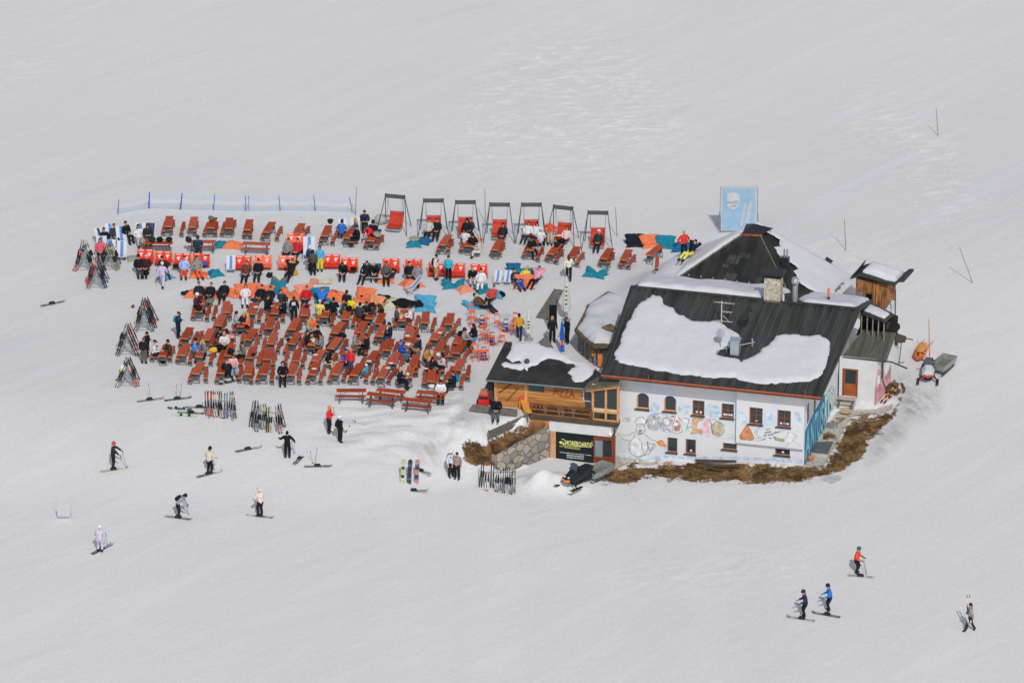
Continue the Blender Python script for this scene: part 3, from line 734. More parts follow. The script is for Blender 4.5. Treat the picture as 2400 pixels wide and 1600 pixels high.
# aerial, dish, vent, hatch
p = rf('J',1520,615); an = MB(); top = p+Vector((0,0,1.45)); an.tube(p, top, .035)
for dz, a, b, yy in ((1.36,-.42,.75,0), (.78,.05,.62,0), (.15,-.32,.65,0)):
    an.tube(p+Vector((a,yy,dz)), p+Vector((b,yy,dz)), .018)
    for k in range(6): an.tube(p+Vector((a+(b-a)*k/5,-.16,dz)), p+Vector((a+(b-a)*k/5,.16,dz)), .01)
an.path([p+Vector((.1,0,.5)), p+Vector((.3,0,.35)), p+Vector((.45,0,.12))], .015)
an.build('aerial', mat('aerial_metal', '#b8b4a8', .5, .1, 3), roof)
p = rf('J',1508,925); ds = MB(); ds.tube(p, p+Vector((0,0,.95)), .025)
ds.ell(p+Vector((.02,-.1,1.05)), (.27,.05,.29), 16, 8, M=Matrix.Rotation(R(-25),4,'X')); ds.build('satellite_dish', mat('dish_grey', '#8f939b', .5, .08, 3), roof)
p = rf('J',1690,985); vb = MB(); vb.box(p+Vector((0,0,.42)), (.52,.55,.85)); vb.beam(p+Vector((-.34,-.45,.62)), p+Vector((-.34,.4,.95)), .05,.05); vb.box(p+Vector((0,.02,.9)), (.62,.7,.07)); vb.build('vent_box', mat('zinc', '#9fa9af', .35, .08, 4, metal=.5), roof)
ra = MB(); p0 = rf('J',1465,990); p1 = rf('J',1930,890); ra.tube(p0+Vector((0,0,.25)), p1+Vector((0,0,.25)), .025)
for k in (0,.25,.62,.95): q = p0.lerp(p1,k); ra.tube(q, q+Vector((0,0,.27)), .03)
q = p0.lerp(p1,.93); ra.tube(q, q+Vector((0,0,.5)), .06); ra.build('roof_rail', SILVER, roof)
p = rf('J',1790,620); MB().box(p+Vector((0,.1,.18)), (.42,.75,.4)).build('roof_hatch', BLACKM, roof)
# chimney and flues
p = HW('M',1137,1195,7.5); ch = MB(); b0 = p.z-.25; ch.span((p.x-.5,7.3,b0), (p.x+.5,8.1,b0+1.75)); c_ = ch.build('chimney', STONE, roof)
cc = MB()
for a in (-.4,.4): cc.span((p.x+a-.1,7.35,b0+1.75), (p.x+a+.1,8.05,b0+1.98))
cc.span((p.x-.66,7.15,b0+1.98), (p.x+.66,8.25,b0+2.1)); cc.span((p.x-.5,7.4,b0+1.76), (p.x+.5,8.0,b0+1.95)); cc.build('chimney_cap', BLACKM, c_)
p = HW('M',1357,1200,7.6); fl = MB(); z = p.z-.2; fl.tube((p.x,7.6,z), (p.x,7.6,z+1.25), .15, n=12); fl.tube((p.x,7.6,z+1.25), (p.x,7.6,z+1.45), .15, .24, 12); fl.tube((p.x,7.6,z+1.45), (p.x,7.6,z+1.62), .24, n=12); fl.ell((p.x,7.6,z+1.66), (.22,.22,.1)); fl.build('flue', SILVER, roof)
p = HW('M',1243,1190,7.5); MB().tube((p.x,7.5,p.z-.2), (p.x,7.5,p.z+.35), .06).build('vent_pipe', mat('white_pipe', '#c9cbcc', .5, .05, 3), roof)
p = HW('M',1687,1205,9); MB().tube((p.x,9,p.z-.4), (p.x,9,p.z+.35), .08).tube((p.x,9,p.z+.35), (p.x,9,p.z+.85), .08, mi=1).build('vent_pipe', [BLACKM, mat('terracotta', '#c0714d', .7, .1, 3)], roof)
# ------------------------------------------------------------------ wooden annex with terrace and shop below
annex = house_thing('wooden_annex', 'pine-clad annex with red PIZZA lettering, terrace and a black shop board below', 'annex')
AS = .27; AZ = 2.02
za = lambda w: AZ+(w+1.1)*AS
AN = Vector((0,-AS,1)).normalized()
def af(t, x, y): return HP(t, x, y, (0,-1.1,AZ), AN)
outl = [af('H',690,1445), af('I',1215,535), af('I',1355,395), af('I',1300,345), af('I',1210,290), af('I',1085,270), af('I',960,180), af('I',740,105), af('I',430,83)]
mb = MB(); mb.slab(outl, (0,0,-.14)); ar = mb.build('roof', mat('annex_roof', '#353433', .85, 0, .8, .3, 6, hex2='#1f2224'), annex)
snowA = [af('I',x,y) for x,y in ((495,88),(740,106),(960,182),(1085,272),(1210,292),(1300,350),(1280,395),(1220,450),(1180,475),(1110,480),(1080,455),(1075,420),(1030,385),(1065,350),(1110,335),(1090,300),(1000,285),(930,260),(840,250),(780,275),(750,305),(690,320),(650,340),(645,372),(610,350),(580,365),(480,345),(420,335),(390,305),(420,285),(480,300),(540,305),(590,295),(570,270),(500,290),(440,245),(470,185),(485,150))]
snow_cap(snowA, lambda a, b: za(b), .14, 'snow_cover', ar, SNOW, seed=8, edge=.24, rag=.09)
MB().tube(outl[0]+Vector((0,-.06,-.04)), outl[1]+Vector((0,-.06,-.04)), .06).build('gutter', mat('zinc_gutter', '#6f7b80', .4, .1, 4, metal=.4), ar)
p0 = af('I',555,470); p1 = af('I',640,300); rp_ = MB().tube(p0+Vector((0,0,.04)), p1+Vector((0,0,.04)), .04); rp_.ell(p1+Vector((0,0,.15)), (.18,.2,.2), 8, 6); rp_.build('roof_vent', mat('vent_grey', '#3c4244', .6, .1, 3), ar)
ul = outl[0].x+.45; 
wl = MB(); zf = -.05
hw0 = -.55
wl.span((ul,hw0,zf), (-1.75,hw0+.16,2.0))
for k in range(9): wl.span((ul-.01,hw0-.018,zf+.02+k*.225), (-1.74,hw0,zf+.02+k*.225+.2))
wl.span((ul-.02,hw0,zf), (ul+.12,2.6,2.1)); wl.build('wall', PINE, annex)
tm_ = MB()
for uu in (ul+.02, HW('I',632,560,hw0).x): tm_.span((uu-.09,hw0-.06,zf), (uu+.09,hw0+.1,2.02))
tm_.each('post', LFRAME, annex)
q0 = HW('I',658,500,hw0); q1 = HW('I',808,572,hw0); MB().span((q0.x,hw0-.04,q1.z), (q1.x,hw0+.02,q0.z)).build('window', mat('dark_shutter', '#3f4d52', .5, .1, 3), annex)
q0 = HW('I',1195,545,hw0); q1 = HW('I',1262,655,hw0); f = MB().span((q0.x-.05,hw0-.05,q1.z-.05), (q1.x,hw0,q0.z+.05)).build('window', mat('white_frame', '#cfd2d2', .6, .05, 3), annex); MB().span((q0.x,hw0-.06,q1.z), (q1.x,hw0-.052,q0.z)).build('pane', GLASS, f)
lt = MB(); q0 = HW('g',225,620,hw0-.03)
q1 = HW('g',870,655,hw0-.03)
text_mesh(lt, 'PIZZA', (q0.x,hw0-.03,q0.z), (1,0,0), (0,0,1), .52, 0, q1.x-q0.x, .004, .0); lt.build('pizza_lettering', mat('lettering_red', '#8a2f1c', .7, .1, 4), annex)
sk = MB()      # old ski hung on the wall
for a, b in (((370,575),(505,485)), ((445,655),(555,540))):
    sk.beam(HW('I',*a,hw0-.06), HW('I',*b,hw0-.06), .06, .05)
sk.build('wall_decoration', mat('deco', '#5c3b26', .7, .4, 8), annex)
# terrace slab, band, railing
te = MB(); te.span((-5.15,-1.1,-.28), (.42,hw0+.1,-.02)); te.span((-5.15,-1.13,-.24), (.45,-1.06,.02)); te.build('terrace_floor', DARKW, annex)
bw = HW('I',855,830,-1.02); MB().span((bw.x,-1.02,-.98), (.0,-.4,-.28)).build('wall_band', PLAIN, annex)
q0 = HW('I',660,815,-1.0); MB().span((q0.x,-1.0,-.75), (bw.x,-.5,-.29)).build('beam', PINE, annex)
rl = MB(); q0 = HW('I',668,640,-1.06); q1 = HW('I',1265,700,-1.06)
rl.span((q0.x,-1.10,.62), (q1.x,-1.0,.74)); rl.span((q0.x,-1.08,.04), (q0.x+.1,-1.0,.7)); rl.span((q1.x-.12,-1.1,.0), (q1.x,-1.0,.78))
rl.span((q0.x,-1.075,.34), (q1.x,-1.01,.40), mi=1); rl.span((q0.x,-1.075,.03), (q1.x,-1.01,.10), mi=1)
k = q0.x+.2; rg = random.Random(4)
while k < q1.x-.1:
    rl.span((k,-1.06,.06), (k+rg.uniform(.14,.2),-1.03,.60), mi=2 if rg.random() < .75 else 3); k += .22
rl.build('railing', [mat('rail_brown', '#6a4028', .7, .25, 3), mat('rail_light', '#8f6038', .7, .2, 3), mat('rail_dark', '#352a22', .8, .3, 5), mat('rail_grey', '#5a4d40', .8, .3, 5)], annex)
# glazed porch
pw = -.92; q0 = HW('I',1268,800,pw); q1 = HW('I',1522,450,pw); pu0, pu1 = q0.x, q1.x
po = MB()
for uu in (pu0, HW('I',1395,600,pw).x, pu1-.06): po.span((uu,pw-.04,-.02), (uu+.13,pw+.1,2.35))
for zz in (-.02, .0+.52, 2.2): po.span((pu0,pw-.02,zz), (pu1,pw+.08,zz+.12))
po.build('porch_frame', LFRAME, annex)
pg = MB().quad((pu0,pw+.03,0), (pu1,pw+.03,0), (pu1,pw+.03,2.3), (pu0,pw+.03,2.3)); pg.quad((pu0,pw+.03,0), (pu0,pw+.03,2.3), (pu0,.0,2.3), (pu0,.0,0)); pg.build('porch_glass', glass('porch_glass','#26302f'), annex)
pi_ = MB().span((pu0+.13,pw-.005,.64), (pu1-.06,pw+.02,.80)); pi_.build('porch_bench', mat('bench_pale', '#b8a98a', .8, .2, 4), annex)
pr = MB(); a = HW('I',1190,490,pw-.2); b = HW('I',1520,450,pw-.2); c1 = HW('I',1360,395,pw+.4)
pr.slab([(pu0-.45,pw-.35,2.12), (pu1+.02,pw-.3,2.62), (pu1+.02,.4,2.78), (pu0-.2,.6,2.3)], (0,0,-.12)); pr.build('porch_roof', mat('porch_roof', '#55564c', .85, .25, 3, .3, 8), annex)
pb = MB().beam((pu0-.35,pw-.2,1.98), (pu1,pw-.2,2.42), .12, .2); pb.build('porch_beam', mat('porch_beam', '#a87046', .7, .2, 3), annex)
# shop front
sw = -.9; q0 = HW('c',205,1380,sw); q1 = HW('c',2120,1450,sw); qt = HW('c',210,90,sw); zs0 = -3.15
MB().span((HW('c',5,700,sw).x,sw-.12,zs0), (q0.x-.03,sw+.1,-.98)).build('corner_post', mat('post_pine', '#b98d68', .75, .2, 3, stretch=(5,5,.5)), annex)
sh = MB().span((q0.x-.03,sw,zs0), (q1.x+.05,sw+.2,-.98)); k = q0.x
while k < q1.x: sh.span((k,sw-.02,zs0+.05), (k+.11,sw,-.985)); k += .13
sh.build('shop_wall', RED_BROWN, annex)
b0 = HW('c',205,1350,sw-.03); b1 = HW('c',1435,340,sw-.03)
brd = MB().span((q0.x-.02,sw-.07,b0.z), (b1.x,sw-.03,b0.z+2.12)); brd_o = brd.build('shop_board', mat('board_black', '#161c21', .6, .1, 3), annex)
tx = MB(); bw_ = sw-.07
def cpt(x, y): return HW('c', x, y, bw_)
def ctext(s, x0, y0, x1, hgt, mi, bold=0.02):
    p = cpt(x0, y0); q = cpt(x1, y0); text_mesh(tx, s, p, (1,0,0), (0,0,1), hgt, mi, q.x-p.x, .004, bold)
PXM = 14.256*38
ctext('MOREBOARDS', 500, 752, 1375, 170/PXM*1.08, 0, .03); ctext('BY SNOWBOARDERS', 475, 845, 1000, 42/PXM*1.08, 0, .02)
ctext('emerge', 1075, 395, 1410, 78/PXM, 1, .03); ctext('ski & snowboard & touring-test + rental', 315, 1005, 1355, 42/PXM, 1, .03)
ctext('SERVICE & RENTAL', 540, 1110, 1130, 62/PXM, 2, .03); ctext('snowboard & ski school', 550, 1170, 1110, 42/PXM, 1, .02)
def cline(pts, wd, mi):
    P = [cpt(x, y)+Vector((0,-.004,0)) for x, y in pts]
    for a, b in zip(P, P[1:]):
        d = b-a; n = Vector((-d.z,0,d.x)).normalized()*wd/2; tx.quad(a-n, b-n, b+n, a+n, mi)
cline([(300,770),(370,800),(450,780),(520,790),(900,805),(1340,805),(1400,770),(1410,740),(1385,690),(1395,620)], .03, 0)
cline([(370,545),(450,560),(510,620),(500,700),(450,740)], .045, 0)
tx._add([cpt(x, y)+Vector((0,-.005,0)) for x, y in ((280,650),(340,615),(430,640),(480,690),(440,745),(370,720),(320,690))], [(6,5,4,3,2,1,0)], 0)
tx._add([cpt(x, y)+Vector((0,-.008,0)) for x, y in ((370,670),(430,665),(440,700),(400,715))], [(3,2,1,0)], 3)
tx.build('lettering', [mat('sign_yellow', '#c9c878', .6, .04, 3), mat('sign_white', '#d4d8d8', .6, .04, 3), mat('sign_blue', '#a9c6dc', .6, .04, 3), mat('board_black2', '#161c21', .6, .1, 3)], brd_o)
for x0, x1, gm in ((1490,1755,GLASS2), (1800,2050,GLASS)):
    a = HW('c',x0,560,sw-.02); b = HW('c',x1,1150,sw-.02); f = MB()
    for s in ((a.x-.06,a.x,b.z,a.z), (b.x,b.x+.06,b.z,a.z), (a.x-.06,b.x+.06,a.z,a.z+.07), (a.x-.06,b.x+.06,b.z-.1,b.z)): f.span((s[0],sw-.09,s[2]), (s[1],sw-.02,s[3]))
    f = f.build('window', RED_BROWN, annex); MB().quad((a.x,sw-.035,b.z), (b.x,sw-.035,b.z), (b.x,sw-.035,a.z), (a.x,sw-.035,a.z)).build('pane', gm, f)
p = HW('c',1990,385,sw-.12); MB().ell((p.x,sw-.12,p.z), (.13,.1,.13)).build('wall_lamp', mat('lamp_globe', '#d8d4ca', .5, .03, 2), annex)
# ------------------------------------------------------------------ pyramid-roofed building behind
pyr = house_thing('pyramid_roof_house', 'house behind the hut with a steep dark shingled pyramid roof half under snow', 'house')
A_ = HZ('p',1572,662,3.5); B_ = HZ('p',1854,698,3.5); C_ = HZ('p',1922,696,3.45); P0 = HZ('p',1742,548,5.9); P1 = HZ('p',1780,549,5.9)
D2 = Vector((C_.x+.9, C_.y+4.5, 3.3)); E2_ = Vector((A_.x+.3, A_.y+5.0, 3.5)); Pb = Vector(((P0.x+P1.x)/2, P0.y+1.4, 5.9))
mb = MB()
mb._add([A_, B_, P1, P0], [(0,1,2,3)]); mb._add([B_, C_, P1], [(0,1,2)]); mb._add([C_, D2, Pb, P1], [(0,1,2,3)]); mb._add([D2, E2_, Pb], [(0,1,2)]); mb._add([E2_, A_, P0, Pb], [(0,1,2,3)])
mb._add([A_, E2_, D2, C_, B_], [(0,1,2,3,4)])
nrm = (B_-A_).cross(P0-A_).normalized()
for k in range(1, 15):       # ribs up the front face
    t_ = k/15; a = A_.lerp(B_, t_); top = P0.lerp(P1, .5)
    up_ = Vector((.25,.9,0)); 
    for q in range(40):
        pt = a+Vector((.10, 1.0, (P0.z-A_.z)/((P0-A_).y))) * (q*.1)
        l = (pt-A_).dot((P0-A_).cross(nrm)); r_ = (pt-B_).dot((P1-B_).cross(nrm))
        if l*((B_-A_).dot((P0-A_).cross(nrm))) < 0 or r_*((A_-B_).dot((P1-B_).cross(nrm))) < 0 or pt.z > P0.z: break
    if q > 2: mb.beam(a+nrm*.01, pt+nrm*.01, .03, .03)
pr_ = mb.build('roof', SHINGLE, pyr)
rgp = random.Random(12); pt_ = MB()
ex_ = (B_-A_).normalized(); ey_ = nrm.cross(ex_); ey_ = ey_ if ey_.z > 0 else -ey_
for k in range(26):
    a = rgp.uniform(.8, 7); b = rgp.uniform(.15, 3.6); w_ = rgp.uniform(.35, .9); h_ = rgp.uniform(.3, 1.0)
    q = [A_+ex_*x+ey_*y for x, y in ((a,b),(a+w_,b),(a+w_+h_*.1,b+h_),(a+h_*.1,b+h_))]
    if all(poly_in((v-A_).dot(ex_), (v-A_).dot(ey_), [((P-A_).dot(ex_), (P-A_).dot(ey_)) for P in (A_+ex_*.5, B_-ex_*.5, P1, P0)]) for v in q):
        pt_._add([v+(nrm if nrm.z > 0 else -nrm)*(.004+.0004*k) for v in q], [(0,1,2,3)], k % 3)
pt_.each('shingle_patch', [mat('patch_a', '#343631', .85, .2, 3), mat('patch_b', '#1d2123', .85, .2, 3), mat('patch_c', '#3a3c36', .85, .25, 3)], pr_)
mb = MB(); cap = HZ('p',1764,528,6.45)
e = [P0+Vector((-.05,-.1,.03)), P1+Vector((.15,-.1,.03)), Vector((P1.x+.75,P1.y+.7,6.1)), Vector((P0.x-.1,P0.y+1.3,6.05))]
cp = Vector(((P0.x+P1.x)/2, P0.y+.75, 6.35))
mb._add(e+[cp], [(0,1,4), (1,2,4), (2,3,4), (3,0,4), (3,2,1,0)]); mb.build('roof_cap', mat('cap_black', '#22272b', .55, .1, 3), pr_)
MB().beam(P0+Vector((-.1,-.12,-.02)), P1+Vector((.2,-.12,-.02)), .05, .12).build('copper_strip', COPPER, pr_)
ee = MB(); 
for a, b in ((A_,B_), (B_,C_)): ee.beam(a+Vector((0,-.04,-.03)), b+Vector((0,-.04,-.03)), .08, .1)
ee.each('gutter', COPPER, pr_)
hp = MB(); hp.beam(A_, P0, .08, .07); hp.beam(B_, P1, .08, .07); hp.each('hip_ridge', mat('hip', '#5d5c54', .8, .1, 3), pr_)
dots = MB()
for k in range(9): q = A_.lerp(B_, .12+k*.1); dots.box(q+Vector((.12,.55,.42)), (.08,.08,.08))
dots.each('snow_guard', mat('guard_pale', '#9a9a96', .6, .1, 3), pr_)
wl = MB(); ins = lambda p: Vector((p.x*.9+.5, p.y+.4, 3.45))
ring = [ins(A_), ins(B_), ins(C_), ins(D2), ins(E2_)]
for a, b in zip(ring, ring[1:]+ring[:1]): wl._add([(a.x,a.y,-1), (b.x,b.y,-1), (b.x,b.y,3.45), (a.x,a.y,3.45)], [(0,1,2,3)])
wl.build('wall', DARKW, pyr)
def face_z(a, b, c):
    n = (b-a).cross(c-a); return lambda x, y: a.z-(n.x*(x-a.x)+n.y*(y-a.y))/n.z
zl = face_z(E2_, A_, P0); zrt = face_z(C_, D2, P1)
snow_cap([(A_.x+.02,A_.y+.25), (P0.x-.25,P0.y+.05), (P0.x-.1,P0.y+1.2), (E2_.x,E2_.y)], zl, .3, 'snow_cover', pr_, SNOW, seed=11, edge=.5)
sr = [HP('M',x,y,C_,(D2-C_).cross(P1-C_).normalized()) for x,y in ((1215,600),(1215,660),(1150,670),(1180,720),(1225,790),(1300,810),(1360,850),(1390,885),(1340,905),(1400,1010),(1450,1050),(1560,1110),(1590,1150))]
snow_cap([(q.x,q.y) for q in sr]+[(C_.x+.5,C_.y+.4),(D2.x,D2.y),(Pb.x,Pb.y)], zrt, .13, 'snow_cover', pr_, SNOW, seed=12, edge=.4, rag=.1)
p = HW('M',1268,800,14.6); st = MB(); st.span((p.x-.25,14.4,p.z-.7), (p.x+.2,14.8,p.z+.22)); st.tube((p.x-.1,14.6,p.z+.2), (p.x-.1,14.6,p.z+.75), .06, mi=1); st.tube((p.x+.08,14.6,p.z+.2), (p.x+.08,14.6,p.z+.75), .06, mi=1); st.build('chimney', [BLACKM, SILVER], pr_)
# ------------------------------------------------------------------ shed with the brown door
shed = house_thing('door_shed', 'white rendered side shed with a brown glazed door and a grey roof', 'shed')
sw0 = 8.4; s0 = HW('L',640,1300,sw0).x; s1 = HW('L',1022,1300,sw0).x
dr = hole('L',683,1238,818,1524,sw0)
mb = MB(); wall_face(mb, s0, s1, -2.1, 1.75, sw0, [dr], .12)
mb.quad((s1,sw0,-2.1), (s1+.7,sw0+3.4,-2.1), (s1+.7,sw0+3.4,2.3), (s1,sw0,1.75)); mb.quad((s0,sw0,-2.1), (s0,sw0,1.75), (s0,sw0+3,2.3), (s0,sw0+3,-2.1)); mb.build('wall', PLAIN, shed)
d_ = MB().span((dr[0],sw0+.06,dr[2]), (dr[1],sw0+.11,dr[3])).build('door', mat('door_brown', '#8f4f2c', .55, .15, 3), shed)
mid = dr[2]+(dr[3]-dr[2])*.48; MB().span((dr[0]+.13,sw0+.04,mid), (dr[1]-.1,sw0+.055,dr[3]-.1)).build('door_glass', GLASS, d_)
mf = MB(); mf.span((dr[0]-.05,sw0-.02,dr[2]), (dr[0]+.03,sw0+.1,dr[3]+.05)); mf.span((dr[1]-.03,sw0-.02,dr[2]), (dr[1]+.05,sw0+.1,dr[3]+.05)); mf.span((dr[0]+.03,sw0-.02,dr[3]-.02), (dr[1]-.03,sw0+.1,dr[3]+.05)); mf.build('door_frame', FRAME, shed)
SR = [HZ('L',675,1105,1.72), HZ('L',1120,1158,1.72), HZ('L',1222,870,2.55), HZ('L',880,840,2.55)]
mb = MB(); mb.slab(SR, (0,0,-.1)); 
for k in range(1, 9): mb.beam(SR[0].lerp(SR[1],k/9)+Vector((0,0,.012)), SR[3].lerp(SR[2],k/9)+Vector((0,0,.012)), .03, .03)
sr_ = mb.build('roof', mat('shed_roof', '#5b5d55', .8, 0, 1.4, .3, 4, hex2='#44473f', stretch=(2.5,.3,.3)), shed)
g_ = MB().tube(SR[0]+Vector((0,-.05,-.05)), HZ('b',640,770,1.7), .05); g_.path([HZ('b',640,770,1.7), HZ('b',900,880,1.4)], .05); g_.build('gutter', mat('gutter_dark', '#3b3d3a', .6, .1, 3), sr_)
def ss(x, y): return HP('b', x, y, (s1,sw0,0), Vector((3.4,-.7,0)).normalized())
pg = MB(); nn = Vector((.98,-.2,0))*.006
pg._add([ss(x,y)+nn for x,y in ((360,1540),(370,1230),(400,900),(470,880),(490,1050),(560,980),(630,780),(625,1200),(560,1300),(470,1430))], [tuple(range(10))], 0)
pg._add([ss(x,y)+nn*2 for x,y in ((390,1180),(400,1010),(450,980),(440,1120))], [(0,1,2,3)], 1); pg._add([ss(x,y)+nn*2 for x,y in ((500,960),(560,790),(600,800),(590,900),(540,970))], [(0,1,2,3,4)], 1)
pg._add([ss(x,y)+nn*3 for x,y in ((470,770),(500,770),(500,1060),(460,1040))], [(0,1,2,3)], 2); pg._add([ss(x,y)+nn*3 for x,y in ((480,1050),(550,1200),(540,1230),(470,1080))], [(0,1,2,3)], 2)
pg.build('pink_graffiti', [mat('graf_pink', '#b98a8c', .8, .3, 1.6), mat('graf_pw', '#cfcfca', .8, .1, 2), mat('graf_grey', '#4a4a48', .8, .2, 2)], shed)
# back porch with white posts, behind the shed roof
bpz = MB(); F0 = HZ('L',862,655,3.9); F1 = HZ('L',1105,745,3.7)
bpz.slab([F0, F1, F1+Vector((.35,1.0,.1)), F0+Vector((.1,1.5,.12))], (0,0,-.16)); bro = bpz.build('porch_roof', mat('back_porch_roof', '#3b3a36', .8, .2, 3), shed)
snow_cap([(F0.x+.05,F0.y+.25), (F1.x-.1,F1.y+.2), (F1.x+.25,F1.y+.95), (F0.x+.12,F0.y+1.45)], lambda a, b: 3.9-.12*(a-F0.x), .2, 'snow_cover', bro, SNOW, seed=21, edge=.4)
bp_ = MB()
for k in range(5): q = F0.lerp(F1, .02+k*.235); bp_.box((q.x, q.y+.15, q.z-.85), (.07,.07,1.4))
bp_.each('porch_post', mat('porch_post', '#7d776c', .7, .2, 3), shed)
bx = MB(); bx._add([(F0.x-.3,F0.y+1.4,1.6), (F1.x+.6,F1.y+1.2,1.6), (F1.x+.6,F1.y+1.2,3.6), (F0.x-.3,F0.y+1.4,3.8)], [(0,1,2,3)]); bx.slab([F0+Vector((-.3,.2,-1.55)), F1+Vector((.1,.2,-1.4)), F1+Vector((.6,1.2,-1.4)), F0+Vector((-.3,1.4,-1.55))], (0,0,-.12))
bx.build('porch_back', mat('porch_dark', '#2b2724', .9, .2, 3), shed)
br = MB(); q = HZ('b',760,150,2.6); br.slab([HZ('b',540,90,3.1), HZ('b',770,130,3.0), HZ('b',780,165,2.9), HZ('b',730,225,2.5), HZ('b',560,235,2.5)], (0,.1,-.2)); q2 = HZ('b',880,340,2.0); br.slab([HZ('b',720,285,2.4), HZ('b',885,340,2.3), HZ('b',860,405,2.1), HZ('b',700,420,2.1)], (0,.1,-.2)); br.beam(HZ('b',870,375,2.15), HZ('b',1000,400,2.1), .06,.05); br.each('eave_wood', DARKW, shed)
p = MB(); p.tube(HZ('L',1210,700,2.8), HZ('L',1214,430,3.9), .04); p.tube(HZ('b',805,420,2.0), HZ('b',765,785,.2), .03); p.path([HZ('b',690,780,.1), HZ('b',765,785,.2), HZ('b',850,775,.2)], .03); p.each('drain_pipe', mat('pipe_dark', '#4a4a48', .6, .1, 3), shed)
hb = MB(); hb.slab([HZ('b',660,480,1.5), HZ('b',700,470,1.5), HZ('b',745,690,.3), HZ('b',690,760,.1), HZ('b',640,660,.3)], (.03,.03,.0)); hb.build('leaning_board', mat('pale_board', '#c2a48f', .8, .15, 3), shed)
# steps under the door
stp = house_thing('entrance_steps', 'three grey concrete steps below the brown shed door', 'steps')
for k in range(3):
    MB().span((dr[0]-.28,sw0-.42-.33*k,dr[2]-.10-.2*k), (dr[1]+.02,sw0-.06-.33*k,dr[2]-.02-.2*k)).build('step', mat('step_stone', '#a39c92', .9, .15, 4, .3, 12), stp)
MB().span((dr[0]-.15,sw0-1.0,-2.3), (dr[0]-.05,sw0-.1,dr[2]-.15)).span((dr[1]-.2,sw0-1.0,-2.3), (dr[1]-.1,sw0-.1,dr[2]-.15)).build('stringer', mat('step_dark', '#5a5650', .9, .15, 4), stp)
q = GT('R',600,605,.02); mt = MB().lathe(q, [(.36,0),(.38,.02),(.34,.03)], 20).build('door_mat', mat('jute', '#b09772', .95, .2, 9, .4, 30)); tag(mt, 'round jute mat on the ground before the steps', 'mat')
# ------------------------------------------------------------------ small wooden store hut on the rise
barn = house_thing('wooden_store', 'small weathered wooden store hut with a tiny window and upturned snowy roof', 'store hut')
bz = 1.9; q0 = HW('L',805,560,15.4); q1 = HW('L',1128,600,15.4); bw0 = 15.4
zt0 = HW('L',806,318,bw0).z; zt1 = HW('L',1128,425,bw0).z; zb0 = q0.z-.5
ax, bx_ = q0.x, q1.x
mb = MB()
mb.slab([(ax,bw0,zb0), (bx_,bw0,zb0), (bx_,bw0,zt1+.25), ((ax+bx_)/2,bw0,(zt0+zt1)/2+.14), (ax,bw0,zt0+.05)], (.3,1.2,0))
for k in range(13): u_ = ax+(bx_-ax)*k/13; mb.span((u_+.005,bw0-.02,zb0), (u_+(bx_-ax)/13-.012,bw0,zt1+.12))
mb.build('wall', OLDPINE, barn)
f = MB(); a = HW('L',905,450,bw0-.03); b = HW('L',985,600,bw0-.03)
for s in ((a.x-.05,a.x+.02,b.z,a.z), (b.x-.02,b.x+.05,b.z,a.z), (a.x-.05,b.x+.05,a.z,a.z+.06)): f.span((s[0],bw0-.07,s[2]), (s[1],bw0-.02,s[3]))
f = f.build('door', mat('door_old', '#8a5c38', .8, .2, 4), barn); a2 = HW('L',915,470,bw0-.05); b2 = HW('L',972,540,bw0-.05); MB().span((a2.x,bw0-.05,b2.z), (b2.x,bw0-.03,a2.z)).build('pane', mat('black_pane', '#141618', .3, 0, 1), f)
sh_ = MB(); a3 = HW('L',812,440,bw0-.05); b3 = HW('L',880,520,bw0-.05); sh_.span((a3.x,bw0-.06,b3.z), (b3.x,bw0-.022,a3.z)); sh_.build('shutter', GREYW, barn)
# upturned roof: profile across the front
prof = [HW('L',755,300,bw0-.35), HW('L',860,270,bw0-.35), HW('L',1000,310,bw0-.35), HW('L',1110,350,bw0-.35), HW('L',1210,365,bw0-.35), HW('L',1250,330,bw0-.35), HW('L',1300,330,bw0-.35)]
mb = MB()
for a, b in zip(prof, prof[1:]): mb.slab([a, b, b+Vector((.3,1.7,.1)), a+Vector((.3,1.7,.1))], (0,0,-.16))
l0 = HW('L',758,298,bw0-.35); mb.slab([l0, l0+Vector((.4,1.7,.12)), l0+Vector((.5,1.8,.4)), l0+Vector((.3,.3,.25))], (.12,-.05,.12))
mb.build('roof', mat('barn_roof', '#34393a', .8, .2, 3), barn)
snow_cap([(prof[1].x+.02,bw0-.1), (prof[4].x,bw0-.15), (prof[4].x+.3,bw0+1.25), (prof[1].x+.3,bw0+1.3)], lambda u_, w_: prof[1].z-.06+(prof[4].z-prof[1].z)*(u_-(w_-bw0)*.22-prof[1].x)/(prof[4].x-prof[1].x)+(w_-bw0)*.05, .42, 'snow_cover', barn, SNOW, seed=31, edge=.35)
bm_ = MB(); bm_.beam(HZ('L',1100,720,2.2), HZ('L',1200,560,2.6), .3,.3); bm_.build('snow_ramp', SNOW, barn)
# dark roof corner sticking out of the snow
q = GT('M',1640,880); rc = MB(); M_ = [GT('M',1632,910), GT('M',1622,850,.1), GT('M',1665,765,.5), GT('M',1722,805,.35)]
rc.slab(M_, (.1,.25,-.1)); o = rc.build('buried_roof_corner', mat('buried_roof', '#33352f', .8, .2, 3)); tag(o, 'dark corner of a buried roof poking out of the snow', 'roof corner')
